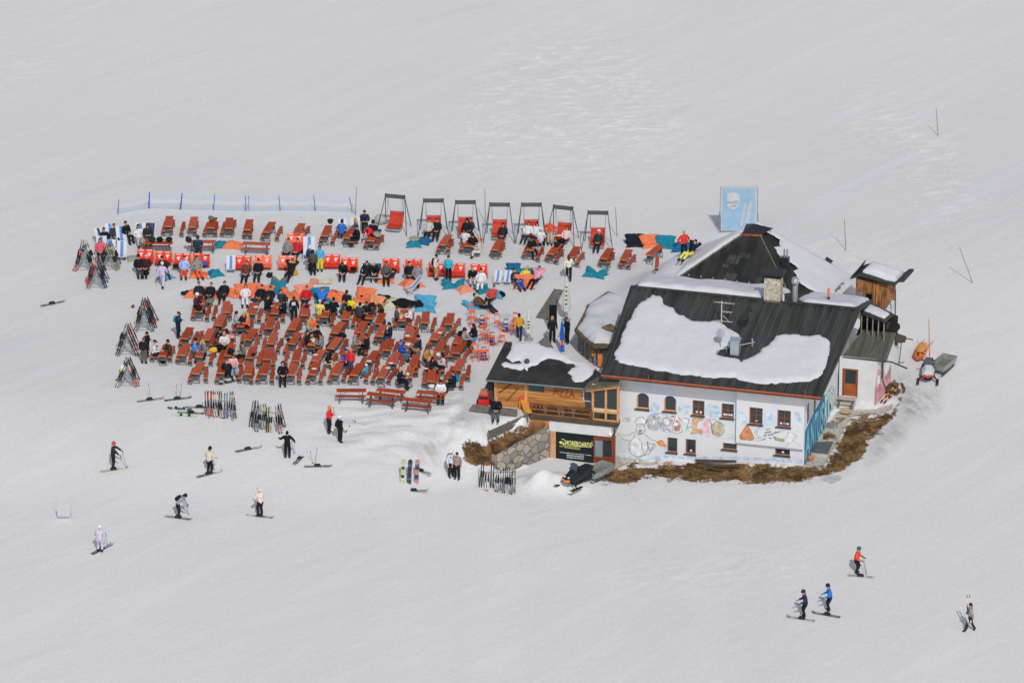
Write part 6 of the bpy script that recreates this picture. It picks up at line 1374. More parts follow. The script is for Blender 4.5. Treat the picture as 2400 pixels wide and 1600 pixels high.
# ------------------------------------------------------------------ skis, snowboards, racks
SKIB = mat('binding_black', '#23262a', .5, .1, 5)
def make_pair():
    t = thing('ski_pair', 'x', 'skis')
    for s in (-1, 1):
        def f(a, v):
            y = -.85+1.7*v; wd = .040-.010*sin(pi*v); tip = max(0, (v-.9)/.1)
            return ((a-.5)*2*wd*(1-.75*tip**2)+s*.075, y, .012+.11*tip**2)
        k = MB().sheet(f, 2, 16, lambda a, v: 1 if .30 < v < .66 or v > .90 or v < .06 else 0, .014).build('ski', [paint('#b0392c'), paint('#2a2c30')], t)
        MB().box((s*.075,-.05,.075), (.085,.42,.11), taper=.7).build('binding', SKIB, k)
    return t
PAIR = make_pair(); pair_used = [False]
def skis(loc, rot, c1, c2, label, group=None, sc=1.0):
    if not pair_used[0]: o = PAIR; pair_used[0] = True; o['label'] = label
    else: o = dup(PAIR, label, loc)
    o.location = loc; o.rotation_euler = rot; o.scale = (sc,)*3
    if group: o['group'] = group
    elif 'group' in o: del o['group']
    remat(o, {'ski': [paint(c1), paint(c2)]}); return o
def lying(t, x0, y0, x1, y1, c1, c2, label, sc=1.0):
    a = GT(t, x0, y0, .03); b = GT(t, x1, y1, .03); d = b-a; c = (a+b)/2
    return skis(c, (0, 0, atan2(-d.x, d.y)), c1, c2, label, None, sc)
CN = {'#9c3a30':'red','#23262b':'black','#aea793':'cream','#3b5f8c':'blue','#bb5a3d':'orange','#53654a':'green','#b0a458':'yellow','#74777a':'grey','#b5b7b9':'white','#a5746a':'coral','#2c4a44':'dark green','#4a342b':'brown','#2a3550':'navy','#93a78a':'pale green','#6b2c2e':'maroon'}
RACKW = mat('rack_grey', '#75787a', .6, .15, 4)
def rack_straight(t, x0, y0, x1, y1, label):
    a = GT(t, x0, y0); b = GT(t, x1, y1); d = b-a; rz = atan2(d.y, d.x); c = (a+b)/2; L = d.length/2
    o = thing('ski_rack', label, 'ski rack', c, rz, 'ski racks')
    for s in (-1, 1):
        MB().beam((s*L*.8,-.35,-.05), (s*L*.8,.05,1.05), .05,.05).beam((s*L*.8,.45,-.05), (s*L*.8,.05,1.05), .05,.05).build('rack_leg', RACKW, o)
    MB().tube((-L,.05,1.05), (L,.05,1.05), .035).build('rail', RACKW, o)
def rack_skis(t, bases, where, lean=72):
    for k, (x, y, c1, c2, tilt) in enumerate(bases):
        p = GT(t, x, y, .0); jr = random.Random(x+y); rot = Matrix.Rotation(R(tilt+jr.uniform(-5,5)), 4, 'Y') @ Matrix.Rotation(R(lean+jr.uniform(-7,7)), 4, 'X') @ Matrix.Rotation(R(jr.uniform(-35,35)), 4, 'Y')
        ctr = p+(rot @ Vector((0,.85,0)))
        skis(ctr, rot.to_euler(), c1, c2, f'{CN[c1]} and {CN[c2]} ski pair, {ORD[k]} from left in {where}', 'skis standing in the racks', jr.uniform(.88,1.03))
RE,BKc,CR,BL,OR,GN,YE,GR_,WHc,CO,DG,BRc,NVc,PG,MA = '#9c3a30','#23262b','#aea793','#3b5f8c','#bb5a3d','#53654a','#b0a458','#74777a','#b5b7b9','#a5746a','#2c4a44','#4a342b','#2a3550','#93a78a','#6b2c2e'
rack_straight('Z', 270, 760, 960, 830, 'ski rack by the lying snowboards, full of skis')
rack_skis('Z', [(262,775,MA,BKc,2),(308,785,OR,RE,3),(385,790,RE,BKc,2),(462,815,CR,RE,0),(560,810,BKc,GR_,1),(618,825,CR,BKc,-4),(712,845,BL,BKc,4),(795,800,GR_,NVc,0),(880,850,CR,GR_,1),(938,885,BKc,CR,-4)], 'the rack by the lying snowboards')
rack_straight('Z', 1330, 1010, 2080, 1110, 'ski rack behind the person with one arm out')
rack_skis('Z', [(1290,1035,DG,BKc,9),(1370,1045,GN,DG,5),(1440,1145,GR_,BKc,6),(1530,1105,BKc,GR_,-2),(1605,1105,PG,BKc,3),(1660,1110,RE,YE,2),(1710,1175,BRc,BKc,5),(1785,1175,YE,CR,5),(1950,1155,GR_,NVc,-2),(2022,1195,CO,BKc,-3),(2125,1065,BRc,BKc,-10)], 'the rack behind the arm-out person')
rack_straight('I', 210, 1480, 520, 1530, 'ski rack at the foot of the stone wall')
rack_skis('I', [(188,1490,BKc,NVc,9),(245,1530,WHc,RE,6),(300,1500,BKc,BRc,4),(345,1545,CR,BKc,5),(378,1550,NVc,CR,3),(412,1560,BL,BKc,2),(442,1555,CR,YE,3),(478,1560,GR_,BKc,0),(512,1560,BKc,GR_,2)], 'the rack below the stone wall')
def rack_a(t, x, y, where, cols, rz=0, deep=1.9):
    p = GT(t, x, y); o = thing('ski_rack', f'A-shaped ski rack, {where}', 'ski rack', p, R(rz), 'ski racks')
    Mz = Matrix.Translation(p) @ Matrix.Rotation(R(rz), 4, 'Z')
    for yy in (0, deep):
        MB().beam((-.52,yy,-.05), (.04,yy,1.35), .06,.06).beam((.52,yy,-.05), (-.04,yy,1.35), .06,.06).beam((-.36,yy,.35), (.36,yy,.35), .04,.04).build('rack_frame', RACKW, o)
    MB().tube((0,-.1,1.3), (0,deep+.1,1.3), .035).build('rail', RACKW, o)
    n = len(cols)
    for k, (c1, c2) in enumerate(cols):
        s = -1 if k % 2 == 0 else 1; yy = .1+(deep-.2)*(k//2)/max(1, (n-1)//2)
        jr = random.Random(k*7+len(where)); le = jr.uniform(15,27); yy += jr.uniform(-.12,.12)
        rot = Matrix.Rotation(R(s*-le), 4, 'Y') @ Matrix.Rotation(R(jr.uniform(76,92)), 4, 'X') @ Matrix.Rotation(R(s*jr.uniform(10,50)), 4, 'Y')
        ctr = Vector((s*(.25+le*.018),yy,.0))+(rot @ Vector((0,.85,0)))
        side = 'left' if s < 0 else 'right'
        skis(Mz @ ctr, (Mz.to_3x3().to_4x4() @ rot).to_euler(), c1, c2, f'{CN[c1]} and {CN[c2]} ski pair, {ORD[k//2]} on {side} side, {where}', 'skis standing in the racks')
rack_a('S', 540, 1465, 'rack nearest below coral top', [(MA,RE),(NVc,BKc),(RE,CR),(BKc,NVc),(OR,BKc),(GN,BKc),(CR,BKc),(BL,OR)], deep=1.7)
rack_a('S', 300, 1130, 'outer left rack by deckchairs', [(OR,BKc),(GR_,BKc),(BKc,GR_),(CR,BKc),(GR_,RE),(BKc,CR)], deep=1.3)
rack_a('S', 790, 1120, 'rack right of coral top', [(BKc,GN),(GN,YE),(PG,BKc),(CO,GR_),(NVc,BKc),(BKc,BL)], deep=1.3)
rack_a('E', 1500, 745, 'upper rack left of tables', [(GR_,BKc),(BKc,DG),(CO,BKc),(BKc,BRc),(YE,GR_),(RE,BKc),(BKc,GR_),(BKc,NVc)], deep=1.9)
rack_a('E', 1265, 1075, 'middle rack left of tables', [(BKc,GR_),(MA,BKc),(GR_,BKc),(BKc,RE),(CR,GR_),(RE,BRc)], deep=1.7)
rack_a('E', 1270, 1500, 'lowest rack left of tables', [(GR_,BKc),(OR,BKc),(BKc,CR),(GR_,NVc),(CR,BKc),(BRc,BKc)], deep=1.2)
for q in (('E',110,388,400,325,BKc,GR_,'dark ski pair lying alone at the far left'), ('N',880,215,1065,188,GR_,CO,'grey and coral ski pair lying below the lowest rack'), ('N',1095,208,1310,180,GR_,BKc,'grey ski pair lying beside two upright poles'), ('N',1215,303,1412,317,YE,BKc,'yellow and black ski pair between two snowboards'), ('N',1330,262,1440,264,YE,BKc,'yellow ski pair poking out of the ski rack'),
  ('O',150,697,345,652,BKc,GR_,'dark ski pair lying left of the arm-out person'), ('O',770,832,1000,830,BKc,GR_,'dark ski pair lying below two upright poles'), ('O',1120,530,1220,405,GR_,BKc,'grey ski pair right of the rucksack carrier'), ('O',1768,830,1888,922,BKc,GR_,'black ski pair lying behind the standing snowboards'), ('O',1650,1022,1890,1090,BKc,GR_,'dark ski pair lying before the standing snowboards'), ('O',690,795,750,725,BKc,BRc,'black ski pair lying right of the arm-out person'),
  ('O',245,1275,460,1305,WHc,GR_,'pale ski pair under the pale pink skier'), ('N',575,802,768,764,WHc,YE,'pale ski pair under the red-helmeted skier'), ('N',1385,845,1545,795,BKc,GR_,'dark ski pair under the cream-jacketed skier'), ('N',1115,1172,1300,1200,RE,GR_,'reddish ski pair under the bent skier'), ('N',503,1482,632,1412,BKc,NVc,'dark ski pair under the lilac skier'),
  ('Q',810,505,1055,527,GR_,WHc,'grey ski pair under the red-jacketed skier'), ('Q',685,965,405,912,GR_,BRc,'grey ski pair under the blue skier'), ('Q',395,1002,135,962,CR,GR_,'cream ski pair under the plain navy skier')): lying(*q)
o = lying('Q',2100,1060,2200,1060,WHc,GR_,'white ski pair carried upright on a shoulder'); p = GT('Q',2120,880,1.35); o.location = p+Vector((0,0,0)); o.rotation_euler = (R(68), 0, R(8))
POLE = mat('pole_grey', '#74787c', .4, .1, 4, metal=.3)
def poles(t, pts, label, hexs='#74787c'):
    o = MB()
    for (x0, y0, x1, y1) in pts:
        b = GT(t, x1, y1); d = ray(*T(t, x0, y0)); tt = (b.y+.05-CAM.y)/d.y; a = CAM+d*tt
        o.tube(b, a, .012, .014, 6); o.tube(a-(a-b).normalized()*.12, a, .022, n=6); o.lathe(b+Vector((0,0,.05)), [(.05,0),(.05,.012)], 8)
    e = thing('ski_poles', label, 'ski poles', b)
    for k in o.each('pole', mat('pole_'+hexs[1:], hexs, .4, .1, 4)): k.parent = e; k.matrix_parent_inverse = Matrix.Translation(-b)
for q in (('N',[(955,65,970,190)],'single pole upright by the grey and coral skis'), ('N',[(1190,70,1194,185),(1232,65,1222,182)],'pair of poles upright beside the lying grey skis'), ('O',[(812,690,836,808),(876,665,856,818)],'pair of poles upright above lying dark skis'), ('O',[(640,600,662,715),(662,600,668,716)],'blue poles beside the arm-out person','#5f8fb5'),
  ('N',[(738,648,772,770),(720,660,728,690)],'poles held by the red-helmeted skier'), ('N',[(1500,700,1503,790)],'pole held by the cream-jacketed skier'), ('N',[(1272,1080,1290,1160)],'pole held by the bent skier'), ('N',[(595,1310,615,1420)],'pole held by the lilac skier'), ('Q',[(950,330,992,498),(960,300,990,470)],'poles held by the red-jacketed skier'), ('O',[(1028,285,1030,350)],'pole held by the red phone user'), ('M',[(1000,1,1001,5)],'x'))[:-1]: poles(*q)
def board_mesh():
    def f(a, v):
        y = -.77+1.54*v; e = abs(2*v-1); r = max(0, (e-.78)/.22); wd = (.14-.02*(1-e))*sqrt(max(0.02, 1-r*r))
        return ((a-.5)*2*wd, y, .012+.07*r**2)
    return MB().sheet(f, 4, 20, lambda a, v: 1 if (.2 < v < .36) or (.62 < v < .78) else 0, .014)
def snowboard(t, x, y, c1, c2, label, rot=None, ends_=None, dz=0.0):
    e = thing('snowboard', label, 'snowboard', (0,0,0))
    b = board_mesh().build('deck', [paint(c1), paint(c2)], e)
    for s in (-1, 1): MB().box((0,s*.25,.07), (.2,.16,.1), taper=.75).build('binding', SKIB, e)
    if ends_:
        a = GT(t, *ends_[:2], .03); c = GT(t, *ends_[2:], .03); d = c-a; e.location = (a+c)/2; e.rotation_euler = (0,0,atan2(-d.x, d.y))
    else:
        p = GT(t, x, y); M_ = Matrix.Rotation(R(rot[1]), 4, 'Y') @ Matrix.Rotation(R(rot[0]), 4, 'X'); e.location = p+(M_ @ Vector((0,.72,0)))+Vector((0,0,-.05)); e.rotation_euler = M_.to_euler()
snowboard('N',0,0,'#33506e','#c6ccd2','navy snowboard with white lettering patch lying on snow',ends_=(1125,268,1310,284)); snowboard('N',0,0,'#b3d9a0','#a5c9cf','lime and mint snowboard lying on snow',ends_=(1160,328,1362,342))
snowboard('W',0,0,'#3d4650','#b09a95','patterned snowboard lying at the front table edge',ends_=(345,1395,890,1275))
for x, c1, c2, l in ((1655,'#98a176','#aab092','lime snowboard standing, leftmost of three'), (1718,'#23262b','#39507a','black and blue snowboard standing, middle of three'), (1785,'#986e6b','#574a6a','pink and purple snowboard standing, rightmost of three')): snowboard('O',x,990,c1,c2,l,rot=(66,4))
snowboard('E',1145,1490,'#cfd0cc','#c9bf5a','white snowboard with yellow edge leaning on the lowest rack',rot=(75,14))
snowboard('E',1640,620,'#1b1e22','#22262b','black snowboard leaning at the upper rack',rot=(72,-20))
# ------------------------------------------------------------------ net fence, stakes, banner
FB = paint('#2a55a0'); NET = mat('net_blue', '#9db4d0', .8, .2, 30, alpha=.38); NETW = mat('net_white', '#c9cdd3', .8, .2, 30, alpha=.22)
FP = [('A',690,280,675,475),('A',1105,175,1098,400),('A',1550,190,1525,412),('A',1995,205,1972,425),('B',318,222,326,435),('B',367,226,362,425),('B',775,222,797,430),('B',1250,222,1275,432),('B',1737,250,1780,452)]
fn = thing('net_fence', 'pale blue net fence on leaning blue posts at the back', 'fence', (0,0,0))
tops = []; bots = []
for i, (t, x0, y0, x1, y1) in enumerate(FP):
    b = GT(t, x1, y1); d = ray(*T(t, x0, y0)); a = CAM+d*((b.y-CAM.y)/d.y); tops.append(a); bots.append(b)
    MB().tube(b-Vector((0,0,.1)), a, .05 if i in (1,2) else .028, .035 if i in (1,2) else .024, 8).build('post', FB, fn)
idx = [0,1,2,3,4,6,7,8]
for i, j in zip(idx, idx[1:]):
    for nm, k0, k1, m_ in (('net_band', .08, .26, NET), ('net_band', .66, .88, NET), ('net_panel', .27, .65, NETW)):
        L = lambda q, k: bots[q].lerp(tops[q], k)
        mb = MB(); mb.sheet(lambda a, v: L(i, k0+(k1-k0)*v).lerp(L(j, k0+(k1-k0)*v), a)+Vector((0,.02,-.10*sin(pi*a))), 8, 1); mb.build(nm, m_, fn)
STK = mat('stake_wood', '#6d6660', .8, .2, 5, hex2='#a08a5e')
for t, x0, y0, x1, y1, l in (('B',1835,100,1815,490,'tall snow stake at the right end of the net fence'), ('C',1605,125,1612,590,'snow stake between the third and middle swings'), ('D',1090,315,1110,650,'snow stake right of the rightmost swing'), ('M',1845,390,1858,700,'snow stake on the rise behind the hut'), ('p',2194,252,2199,318,'snow stake far up on the right slope'), ('b',1262,50,1276,765,'orange stake beside the orange rescue sledge'), ('p',2249,580,2281,663,'thin stake leaning on the right snowfield')):
    b = GT(t, x1, y1); d = ray(*T(t, x0, y0)); a = CAM+d*((b.y-CAM.y)/d.y)
    o = MB().tube(b-Vector((0,0,.1)), a, .03, .02, 8).build('snow_stake', mat('stake_orange', '#a56a45', .8, .2, 5) if t == 'b' else STK); tag(o, l, 'stake', 'snow stakes')
bl = GT('p',1687,546); bn = thing('banner', 'tall light blue banner with a white shield in a metal frame', 'banner', bl)
wB = 87/36.0; hB = 107/36.0/.92
fr = MB()
for x in (0, wB): fr.tube((x,0,-.1), (x,0,hB), .02)
for z in (.12, hB): fr.tube((0,0,z), (wB,0,z), .015)
fr.tube((0,0,hB*.5), (-.15,1.1,0), .02); fr.tube((wB,0,hB*.5), (wB+.15,1.1,0), .02); fr.build('frame', METAL, bn)
MB().span((.06,-.012,.16), (wB-.06,.0,hB-.06)).build('cloth', mat('banner_white', '#a4aaae', .7, .03, 3), bn)
bb = MB().span((.15,-.018,.2), (wB-.2,-.0125,hB-.15)).build('blue_field', mat('banner_blue', '#86a6bc', .7, .06, 2), bn)
pr_b = MB(); K_ = 13.067*36
sh = [(420,330),(500,300),(600,290),(700,310),(770,340),(780,480),(810,560),(760,680),(690,760),(600,800),(510,760),(430,680),(410,520)]
bx = lambda x, y: Vector(((x-205)/K_, -.022, hB-(y-115)/K_/.92))
pr_b._add([bx(x,y) for x,y in sh], [tuple(range(len(sh)-1,-1,-1))], 0)
text_mesh(pr_b, 'PENKEN', bx(425,640)+Vector((0,-.003,0)), (1,0,.06), (0,0,1), .21, 1, 340/K_, .002, .02); text_mesh(pr_b, 'PARK', bx(500,735)+Vector((0,-.003,0)), (1,0,.06), (0,0,1), .15, 1, 210/K_, .002, .02)
v1 = Vector((.16,0,1)).normalized(); v2 = Vector((-1,0,.16)).normalized()
text_mesh(pr_b, 'PENKEN PARK', bx(900,1280)+Vector((0,-.001,0)), v1, v2, .17, 2, 1.55, .002, .01, (0,-1,0)); text_mesh(pr_b, 'PENKEN PARK', bx(1080,1200)+Vector((0,-.001,0)), v1, v2, .2, 2, 1.5, .002, .01, (0,-1,0))
pr_b.build('print', [mat('shield_white', '#b4b6b8', .7, .05, 3), mat('print_grey', '#7c868e', .7, .1, 3), mat('print_pale', '#a3b5c1', .7, .05, 3)], bn)
gp = GT('N',190,1195); gt2 = thing('white_gate_banner', 'faint white cloth panel on two thin poles, lower left', 'banner', gp); wG = 100/3.564/39
for x, hh in ((0,1.25),(wG+.12,1.3)): MB().tube((x+.06,0,-.05), (x,0,hh), .012).build('pole', mat('pale_pole', '#a9afb2', .6, .05, 3), gt2)
MB().span((.05,-.008,.2), (wG+.05,.008,.98)).build('cloth', mat('pale_cloth', '#b0b1b3', .8, .03, 3), gt2); MB().span((.04,-.012,.10), (wG+.04,.012,.2)).build('shadow_strip', mat('shadow_strip_grey', '#94a3a9', .8, .05, 3), gt2)  # lower grey strip is the cloth's shadow, modelled as a tinted bar
# ------------------------------------------------------------------ bar tables, orange chairs, parasols
TT = mat('table_top_grey', '#b0b4b7', .35, .05, 4); PW = mat('print_white', '#c8c9cc', .5, .05, 4); PB = paint('#27408a'); OC = paint('#e0663a'); OCF = paint('#d8674a')
def make_bar_table():
    t = thing('bar_table', 'x', 'table')
    MB().lathe((0,0,0), [(.36,.98),(.38,.99),(.38,1.01),(.36,1.02)], 20).build('table_top', TT, t)
    p = MB().lathe((0,0,0), [(.15,.03),(.16,.35)], 14, 1); p.lathe((0,0,0), [(.16,.35),(.14,.6),(.16,.97)], 14, 0)
    p.lathe((0,0,0), [(.165,.42),(.150,.56)], 14, 1); p.build('pedestal', [PW, PB], t)
    MB().lathe((0,0,0), [(.28,0),(.28,.02),(.1,.04)], 16).build('foot', LEGM, t)
    return t
BT = make_bar_table()
for i, (x, y, l) in enumerate(((642,527,'farthest, nearest the light blue bags'), (962,582,'right one by the mustard jacket'), (776,760,'middle of the four'), (660,965,'nearest to the wooden annex'))):
    p = GT('H', x, y, 1.0); p.z = ground_z(p.x, p.y); l = 'round grey bar table on a printed drum, '+l
    o = BT if i == 0 else dup(BT, l, p); o.location = p; o['label'] = l; o['group'] = 'bar tables by the annex'
def make_chair():
    t = thing('bar_chair', 'x', 'chair')
    MB().lathe((0,0,.64), [(.17,-.02),(.2,0),(.2,.03),(.16,.045)], 14).build('seat', OC, t)
    MB().ell((0,.2,1.06), (.2,.03,.075), 12, 6).build('backrest', OC, t)
    for sx in (-1, 1):
        for sy in (-1, 1): MB().tube((sx*.15,sy*.13,.63), (sx*.22,sy*.21,0), .016).build('leg', OCF, t)
        MB().tube((sx*.15,.15,.64), (sx*.17,.2,1.08), .016).build('back_post', OCF, t)
    rg_ = MB(); rg_.path([(.2,-.18,.25),(.2,.19,.25),(-.2,.19,.25),(-.2,-.18,.25),(.2,-.18,.25)], .013); rg_.build('foot_ring', OCF, t)
    return t
BCH = make_chair()
for i, (x, y, rz, l) in enumerate(((508,655,30,'farthest left, behind its twin'), (512,740,20,'far left, before its twin'), (690,745,-60,'right of the farthest bar table'), (848,790,10,'left of the table by the mustard jacket'), (1078,770,-20,'right of the table by the mustard jacket'), (1050,835,-60,'right behind the mustard jacket'), (652,955,15,'left of the middle bar table'), (908,985,-10,'right of the middle bar table'), (768,990,80,'before the middle bar table'), (700,890,60,'left below the middle bar table'), (542,1195,20,'front left, nearest the tables'), (690,1185,-10,'front right, nearest the annex roof'), (625,1190,100,'between the two front chairs'))):
    p = GT('H', x, y); l = 'orange high chair, '+l
    o = BCH if i == 0 else dup(BCH, l, p, R(rz)); o.location = p; o.rotation_euler.z = R(rz); o['label'] = l; o['group'] = 'orange high chairs'
PAR = mat('parasol_cloth', '#c2c1b8', .85, .08, 5, .3, 6)
def parasol(t, x, y, H, rad, label, marks):
    p = GT(t, x, y); o = thing('closed_parasol', label, 'parasol', p)
    MB().tube((0,0,-.05), (0,0,H), .035).build('pole', mat('parasol_pole', '#a9a79f', .5, .05, 3), o)
    def f(a, v):
        ang = 2*pi*a; r = rad*(.12+.88*(1-v)**.8)*(1+.16*cos(6*ang))*(.65+.35*min(1, (1-v)*0+v*6+.2)); return (r*cos(ang), r*sin(ang), H*.22+H*.78*v)
    MB().sheet(f, 36, 10).build('canopy', PAR, o, True)
    mk = MB()
    for k in range(marks):
        z = H*(.40+.09*k); mk.slab([(-.10+.02*k,-rad*(.95-.12*k),z), (.07,-rad*(.98-.12*k),z+.03), (.05,-rad*(.98-.12*k),z+.08), (-.08,-rad*(.95-.12*k),z+.06)], (0,-.05,0))
    mk.each('print', mat('parasol_print', '#5a5752', .8, .1, 4), o)
    MB().lathe((0,0,0), [(.3,0),(.3,.05),(.1,.1)], 14).build('base', mat('parasol_base', '#8b8a86', .8, .1, 3), o)
parasol('H',1785,640,3.0,.30,'tall closed cream parasol with dark lettering by the plank walk',5); parasol('H',1272,905,2.15,.24,'short closed cream parasol right of the mustard jacket',3)
rw = thing('plank_walk', 'weathered grey slatted wooden walkway lying on the snow', 'walkway', GT('H',1560,420)); rl_ = rw.location.copy()
def lp(x, y, dz=.1): return GT('H', x, y, dz)-rl_
for k in range(13):
    v = k/12.0; xa, ya = 1380+(1612-1380)*v, 585+(225-585)*v; xb, yb = 1560+(1742-1560)*v, 615+(240-615)*v
    MB().beam(lp(xa,ya), lp(xb,yb), .21, .05).build('plank', GREYW, rw)
for a, b in (((1400,590),(1625,232)), ((1540,612),(1728,240))): MB().beam(lp(*a,.05), lp(*b,.05), .08, .08).build('bearer', DARKW, rw)
dk = MB(); q = [GT('a',x,y,.12) for x,y in ((145,1130),(310,985),(440,1200))]; dk.slab(q, (0,0,-.1)); o = dk.build('wooden_deck', GREYW); tag(o, 'corner of a grey wooden deck behind the annex roof', 'deck')
p = GT('a',605,1290); sp = thing('ski_display', 'tall blue upright ski display with two orange ovals', 'display', p)
MB().slab([(-.17,0,-.05), (.17,0,-.05), (.12,0,1.5), (.06,0,2.0), (-.06,0,2.0), (-.12,0,1.5)], (0,.06,0)).build('panel', paint('#1f55a8'), sp)
for s in (-1, 1):
    MB().ell((s*.09,-.015,.62), (.055,.012,.17)).build('orange_oval', paint('#dd8a45'), sp); MB().span((s*.12-.012,-.012,.12), (s*.12+.012,0,.4)).build('pink_stripe', paint('#c0506a'), sp)
p = GT('a',440,900); fb = thing('black_banner', 'black upright banner behind the blond person', 'banner', p); MB().tube((0,0,-.05), (0,0,2.2), .025).build('pole', METAL, fb); MB().span((-.24,-.03,.5), (.24,-.0,1.75)).build('cloth', cloth('#15181c'), fb)
# ------------------------------------------------------------------ snowmobiles, sledges
def snowmobile(loc, rz, body, accent, label):
    o = thing('snowmobile', label, 'snowmobile', loc, rz); o.scale = (1.15,1.1,1.25)
    b = MB()
    b.slab([(-.22,-.95,.38), (-.36,-.45,.30), (-.36,.35,.36), (-.2,1.15,.5), (.2,1.15,.5), (.36,.35,.36), (.36,-.45,.30), (.22,-.95,.38)], (0,0,.16)); b.build('hull', BLACKM, o)
    h = MB(); h.slab([(-.26,-.98,.42), (-.34,-.30,.44), (.34,-.30,.44), (.26,-.98,.42)], (0,.0,.10)); h._add([(-.30,-.98,.5),(.30,-.98,.5),(.36,-.30,.56),(-.36,-.30,.56),(-.12,-.80,.68),(.12,-.80,.68),(.16,-.28,.86),(-.16,-.28,.86)], [(0,1,5,4),(1,2,6,5),(2,3,7,6),(3,0,4,7),(4,5,6,7)]); hd = h.build('hood', paint(body), o)
    MB().slab([(-.28,-1.0,.44), (0,-1.08,.38), (.28,-1.0,.44), (.24,-.99,.54), (0,-1.05,.48), (-.24,-.99,.54)], (0,.04,.0)).build('bumper_stripe', paint(accent), hd)
    for s in (-1, 1): MB().ell((s*.13,-.9,.60), (.07,.05,.04)).build('headlight', paint('#c8ccd0', .2), hd)
    w_ = MB(); w_.slab([(-.26,-.38,.80), (.26,-.38,.80), (.17,-.22,1.12), (-.17,-.22,1.12)], (0,.02,.01)); w_.build('windscreen', glass('screen_'+label[:5], '#3a4450'), o)
    MB().box((0,.42,.66), (.32,1.05,.22), taper=.8).build('seat', mat('seat_black', '#1b1e22', .7, .15, 5), o)
    MB().beam((-.38,-.12,.98), (.38,-.12,.98), .05,.05).beam((0,-.2,.7), (0,-.12,.98), .06,.06).build('handlebar', BLACKM, o)
    tr = MB(); tr.slab([(-.19,-.35,.05), (-.19,1.1,.02), (-.19,1.35,.16), (-.19,1.2,.36), (-.19,-.3,.34)], (.38,0,0)); tr.build('track', mat('rubber_track', '#1d2022', .9, .2, 12), o)
    for s in (-1, 1):
        k = MB(); k.slab([(s*.52-.07,-1.30,.20), (s*.52-.07,-1.12,.05), (s*.52-.07,-.25,.02), (s*.52-.07,-.25,.07), (s*.52-.07,-1.05,.10)], (.14,0,0)); k.build('ski', mat('sled_ski', '#2a2523', .5, .2, 4), o)
        MB().beam((s*.25,-.7,.42), (s*.52,-.72,.12), .05,.05).beam((s*.25,-.5,.42), (s*.52,-.72,.14), .04,.04).build('suspension', BLACKM, o)
    return o
p = GT('L',1555,1360,.1); p.z = ground_z(p.x, p.y); p.y += .7
snowmobile(p, R(-6), '#aeb0b3', '#a83a2c', 'white and red snowmobile parked on the dirty snow')
p = GT('I',1125,1440,.1); p.z = ground_z(p.x, p.y)
snowmobile(p, R(-40), '#1d2125', '#c77a3e', 'black snowmobile parked before the shop front')
ALU = mat('sledge_grey', '#8f938f', .5, .15, 4, metal=.3); ALUD = mat('sledge_inside', '#6a6c64', .7, .2, 3)
def trailer(loc, rz, label):
    o = thing('cargo_sledge', label, 'sledge', loc, rz, 'cargo sledges')
    b = MB(); b.span((-.42,-.9,.28), (.42,.9,.33), 1)
    b.build('floor', [ALU, ALUD], o)
    for s in (-1, 1): MB().slab([(s*.42,-.9,.3), (s*.42,.9,.3), (s*.48,.95,.66), (s*.48,-.95,.66)], (s*.03,0,0)).build('side_panel', ALU, o)
    for s in (-1, 1): MB().slab([(-.42,s*.9,.3), (.42,s*.9,.3), (.48,s*.95,.66), (-.48,s*.95,.66)], (0,s*.03,0)).build('end_panel', ALU, o)
    for s in (-1, 1):
        MB().beam((s*.36,-1.0,.04), (s*.36,.95,.04), .07,.05).beam((s*.36,-1.0,.04), (s*.36,-1.2,.22), .07,.05).beam((s*.36,-.6,.04), (s*.36,-.6,.3), .05,.05).beam((s*.36,.6,.04), (s*.36,.6,.3), .05,.05).build('runner', LEGD, o)
    return o
p = GT('L',1705,1200,.3); p.z = ground_z(p.x, p.y); trailer(p, R(-28), 'open grey cargo sledge behind the white snowmobile')
p = GT('I',1335,1350,.3); p.z = ground_z(p.x, p.y); trailer(p, R(-40), 'open grey cargo sledge behind the black snowmobile')
p = GT('L',1475,1080,.2); p.z = ground_z(p.x, p.y); rs = thing('rescue_sledge', 'orange rescue sledge lying on the snow beside a stake', 'sledge', p, R(-14))
def hullf(a, v):
    y = -1.05+2.1*v; wd = .36*(1-max(0, (.25-v)/.25)**2*.75)*(1-max(0, (v-.85)/.15)*.2); ang = pi*(a-.0)
    return (-wd*cos(ang), y, .42*(1-sin(ang))+.03+.25*max(0, (.2-v)/.2)**2)
MB().sheet(hullf, 12, 16, 0, .02).build('hull', paint('#dd7336'), rs, True); cv = MB(); cv.sheet(lambda a, v: (-.33+.66*a, -.55+1.55*v, .44+.10*sin(pi*a)), 8, 8, 0, .01); cv.build('cover', cloth('#cf8f58'), rs)
MB().path([(-.34,-.3,.52), (-.2,-.5,.5), (.2,-.5,.5), (.34,-.2,.52)], .03).build('strap', paint('#7a3a22'), rs); MB().tube((.3,1.0,.4), (.55,1.5,.5), .02).tube((-.3,1.0,.4), (-.05,1.5,.5), .02).each('handle', METAL, rs)
# red machine beside the annex
p = GT('I',228,690); rm = thing('snow_blower', 'red snow blower with dark cover beside the annex wall', 'machine', p, R(-10))
MB().box((0,0,.42), (.66,.7,.62), taper=.9).build('body', paint('#c0272c'), rm); MB().span((-.3,-.37,.5), (.3,-.34,.64)).build('grille', BLACKM, rm); MB().box((0,-.05,.86), (.5,.45,.26), taper=.8).build('cowl', paint('#a5604c'), rm); MB().box((.25,.55,.75), (.55,.8,.8), taper=.7).build('cover', cloth('#3f464c'), rm)
for s in (-1, 1): MB().tube((s*.36,0,.16), (s*.44,0,.16), .17, n=12).build('wheel', mat('rubber', '#1c1e20', .9, .1, 6), rm)
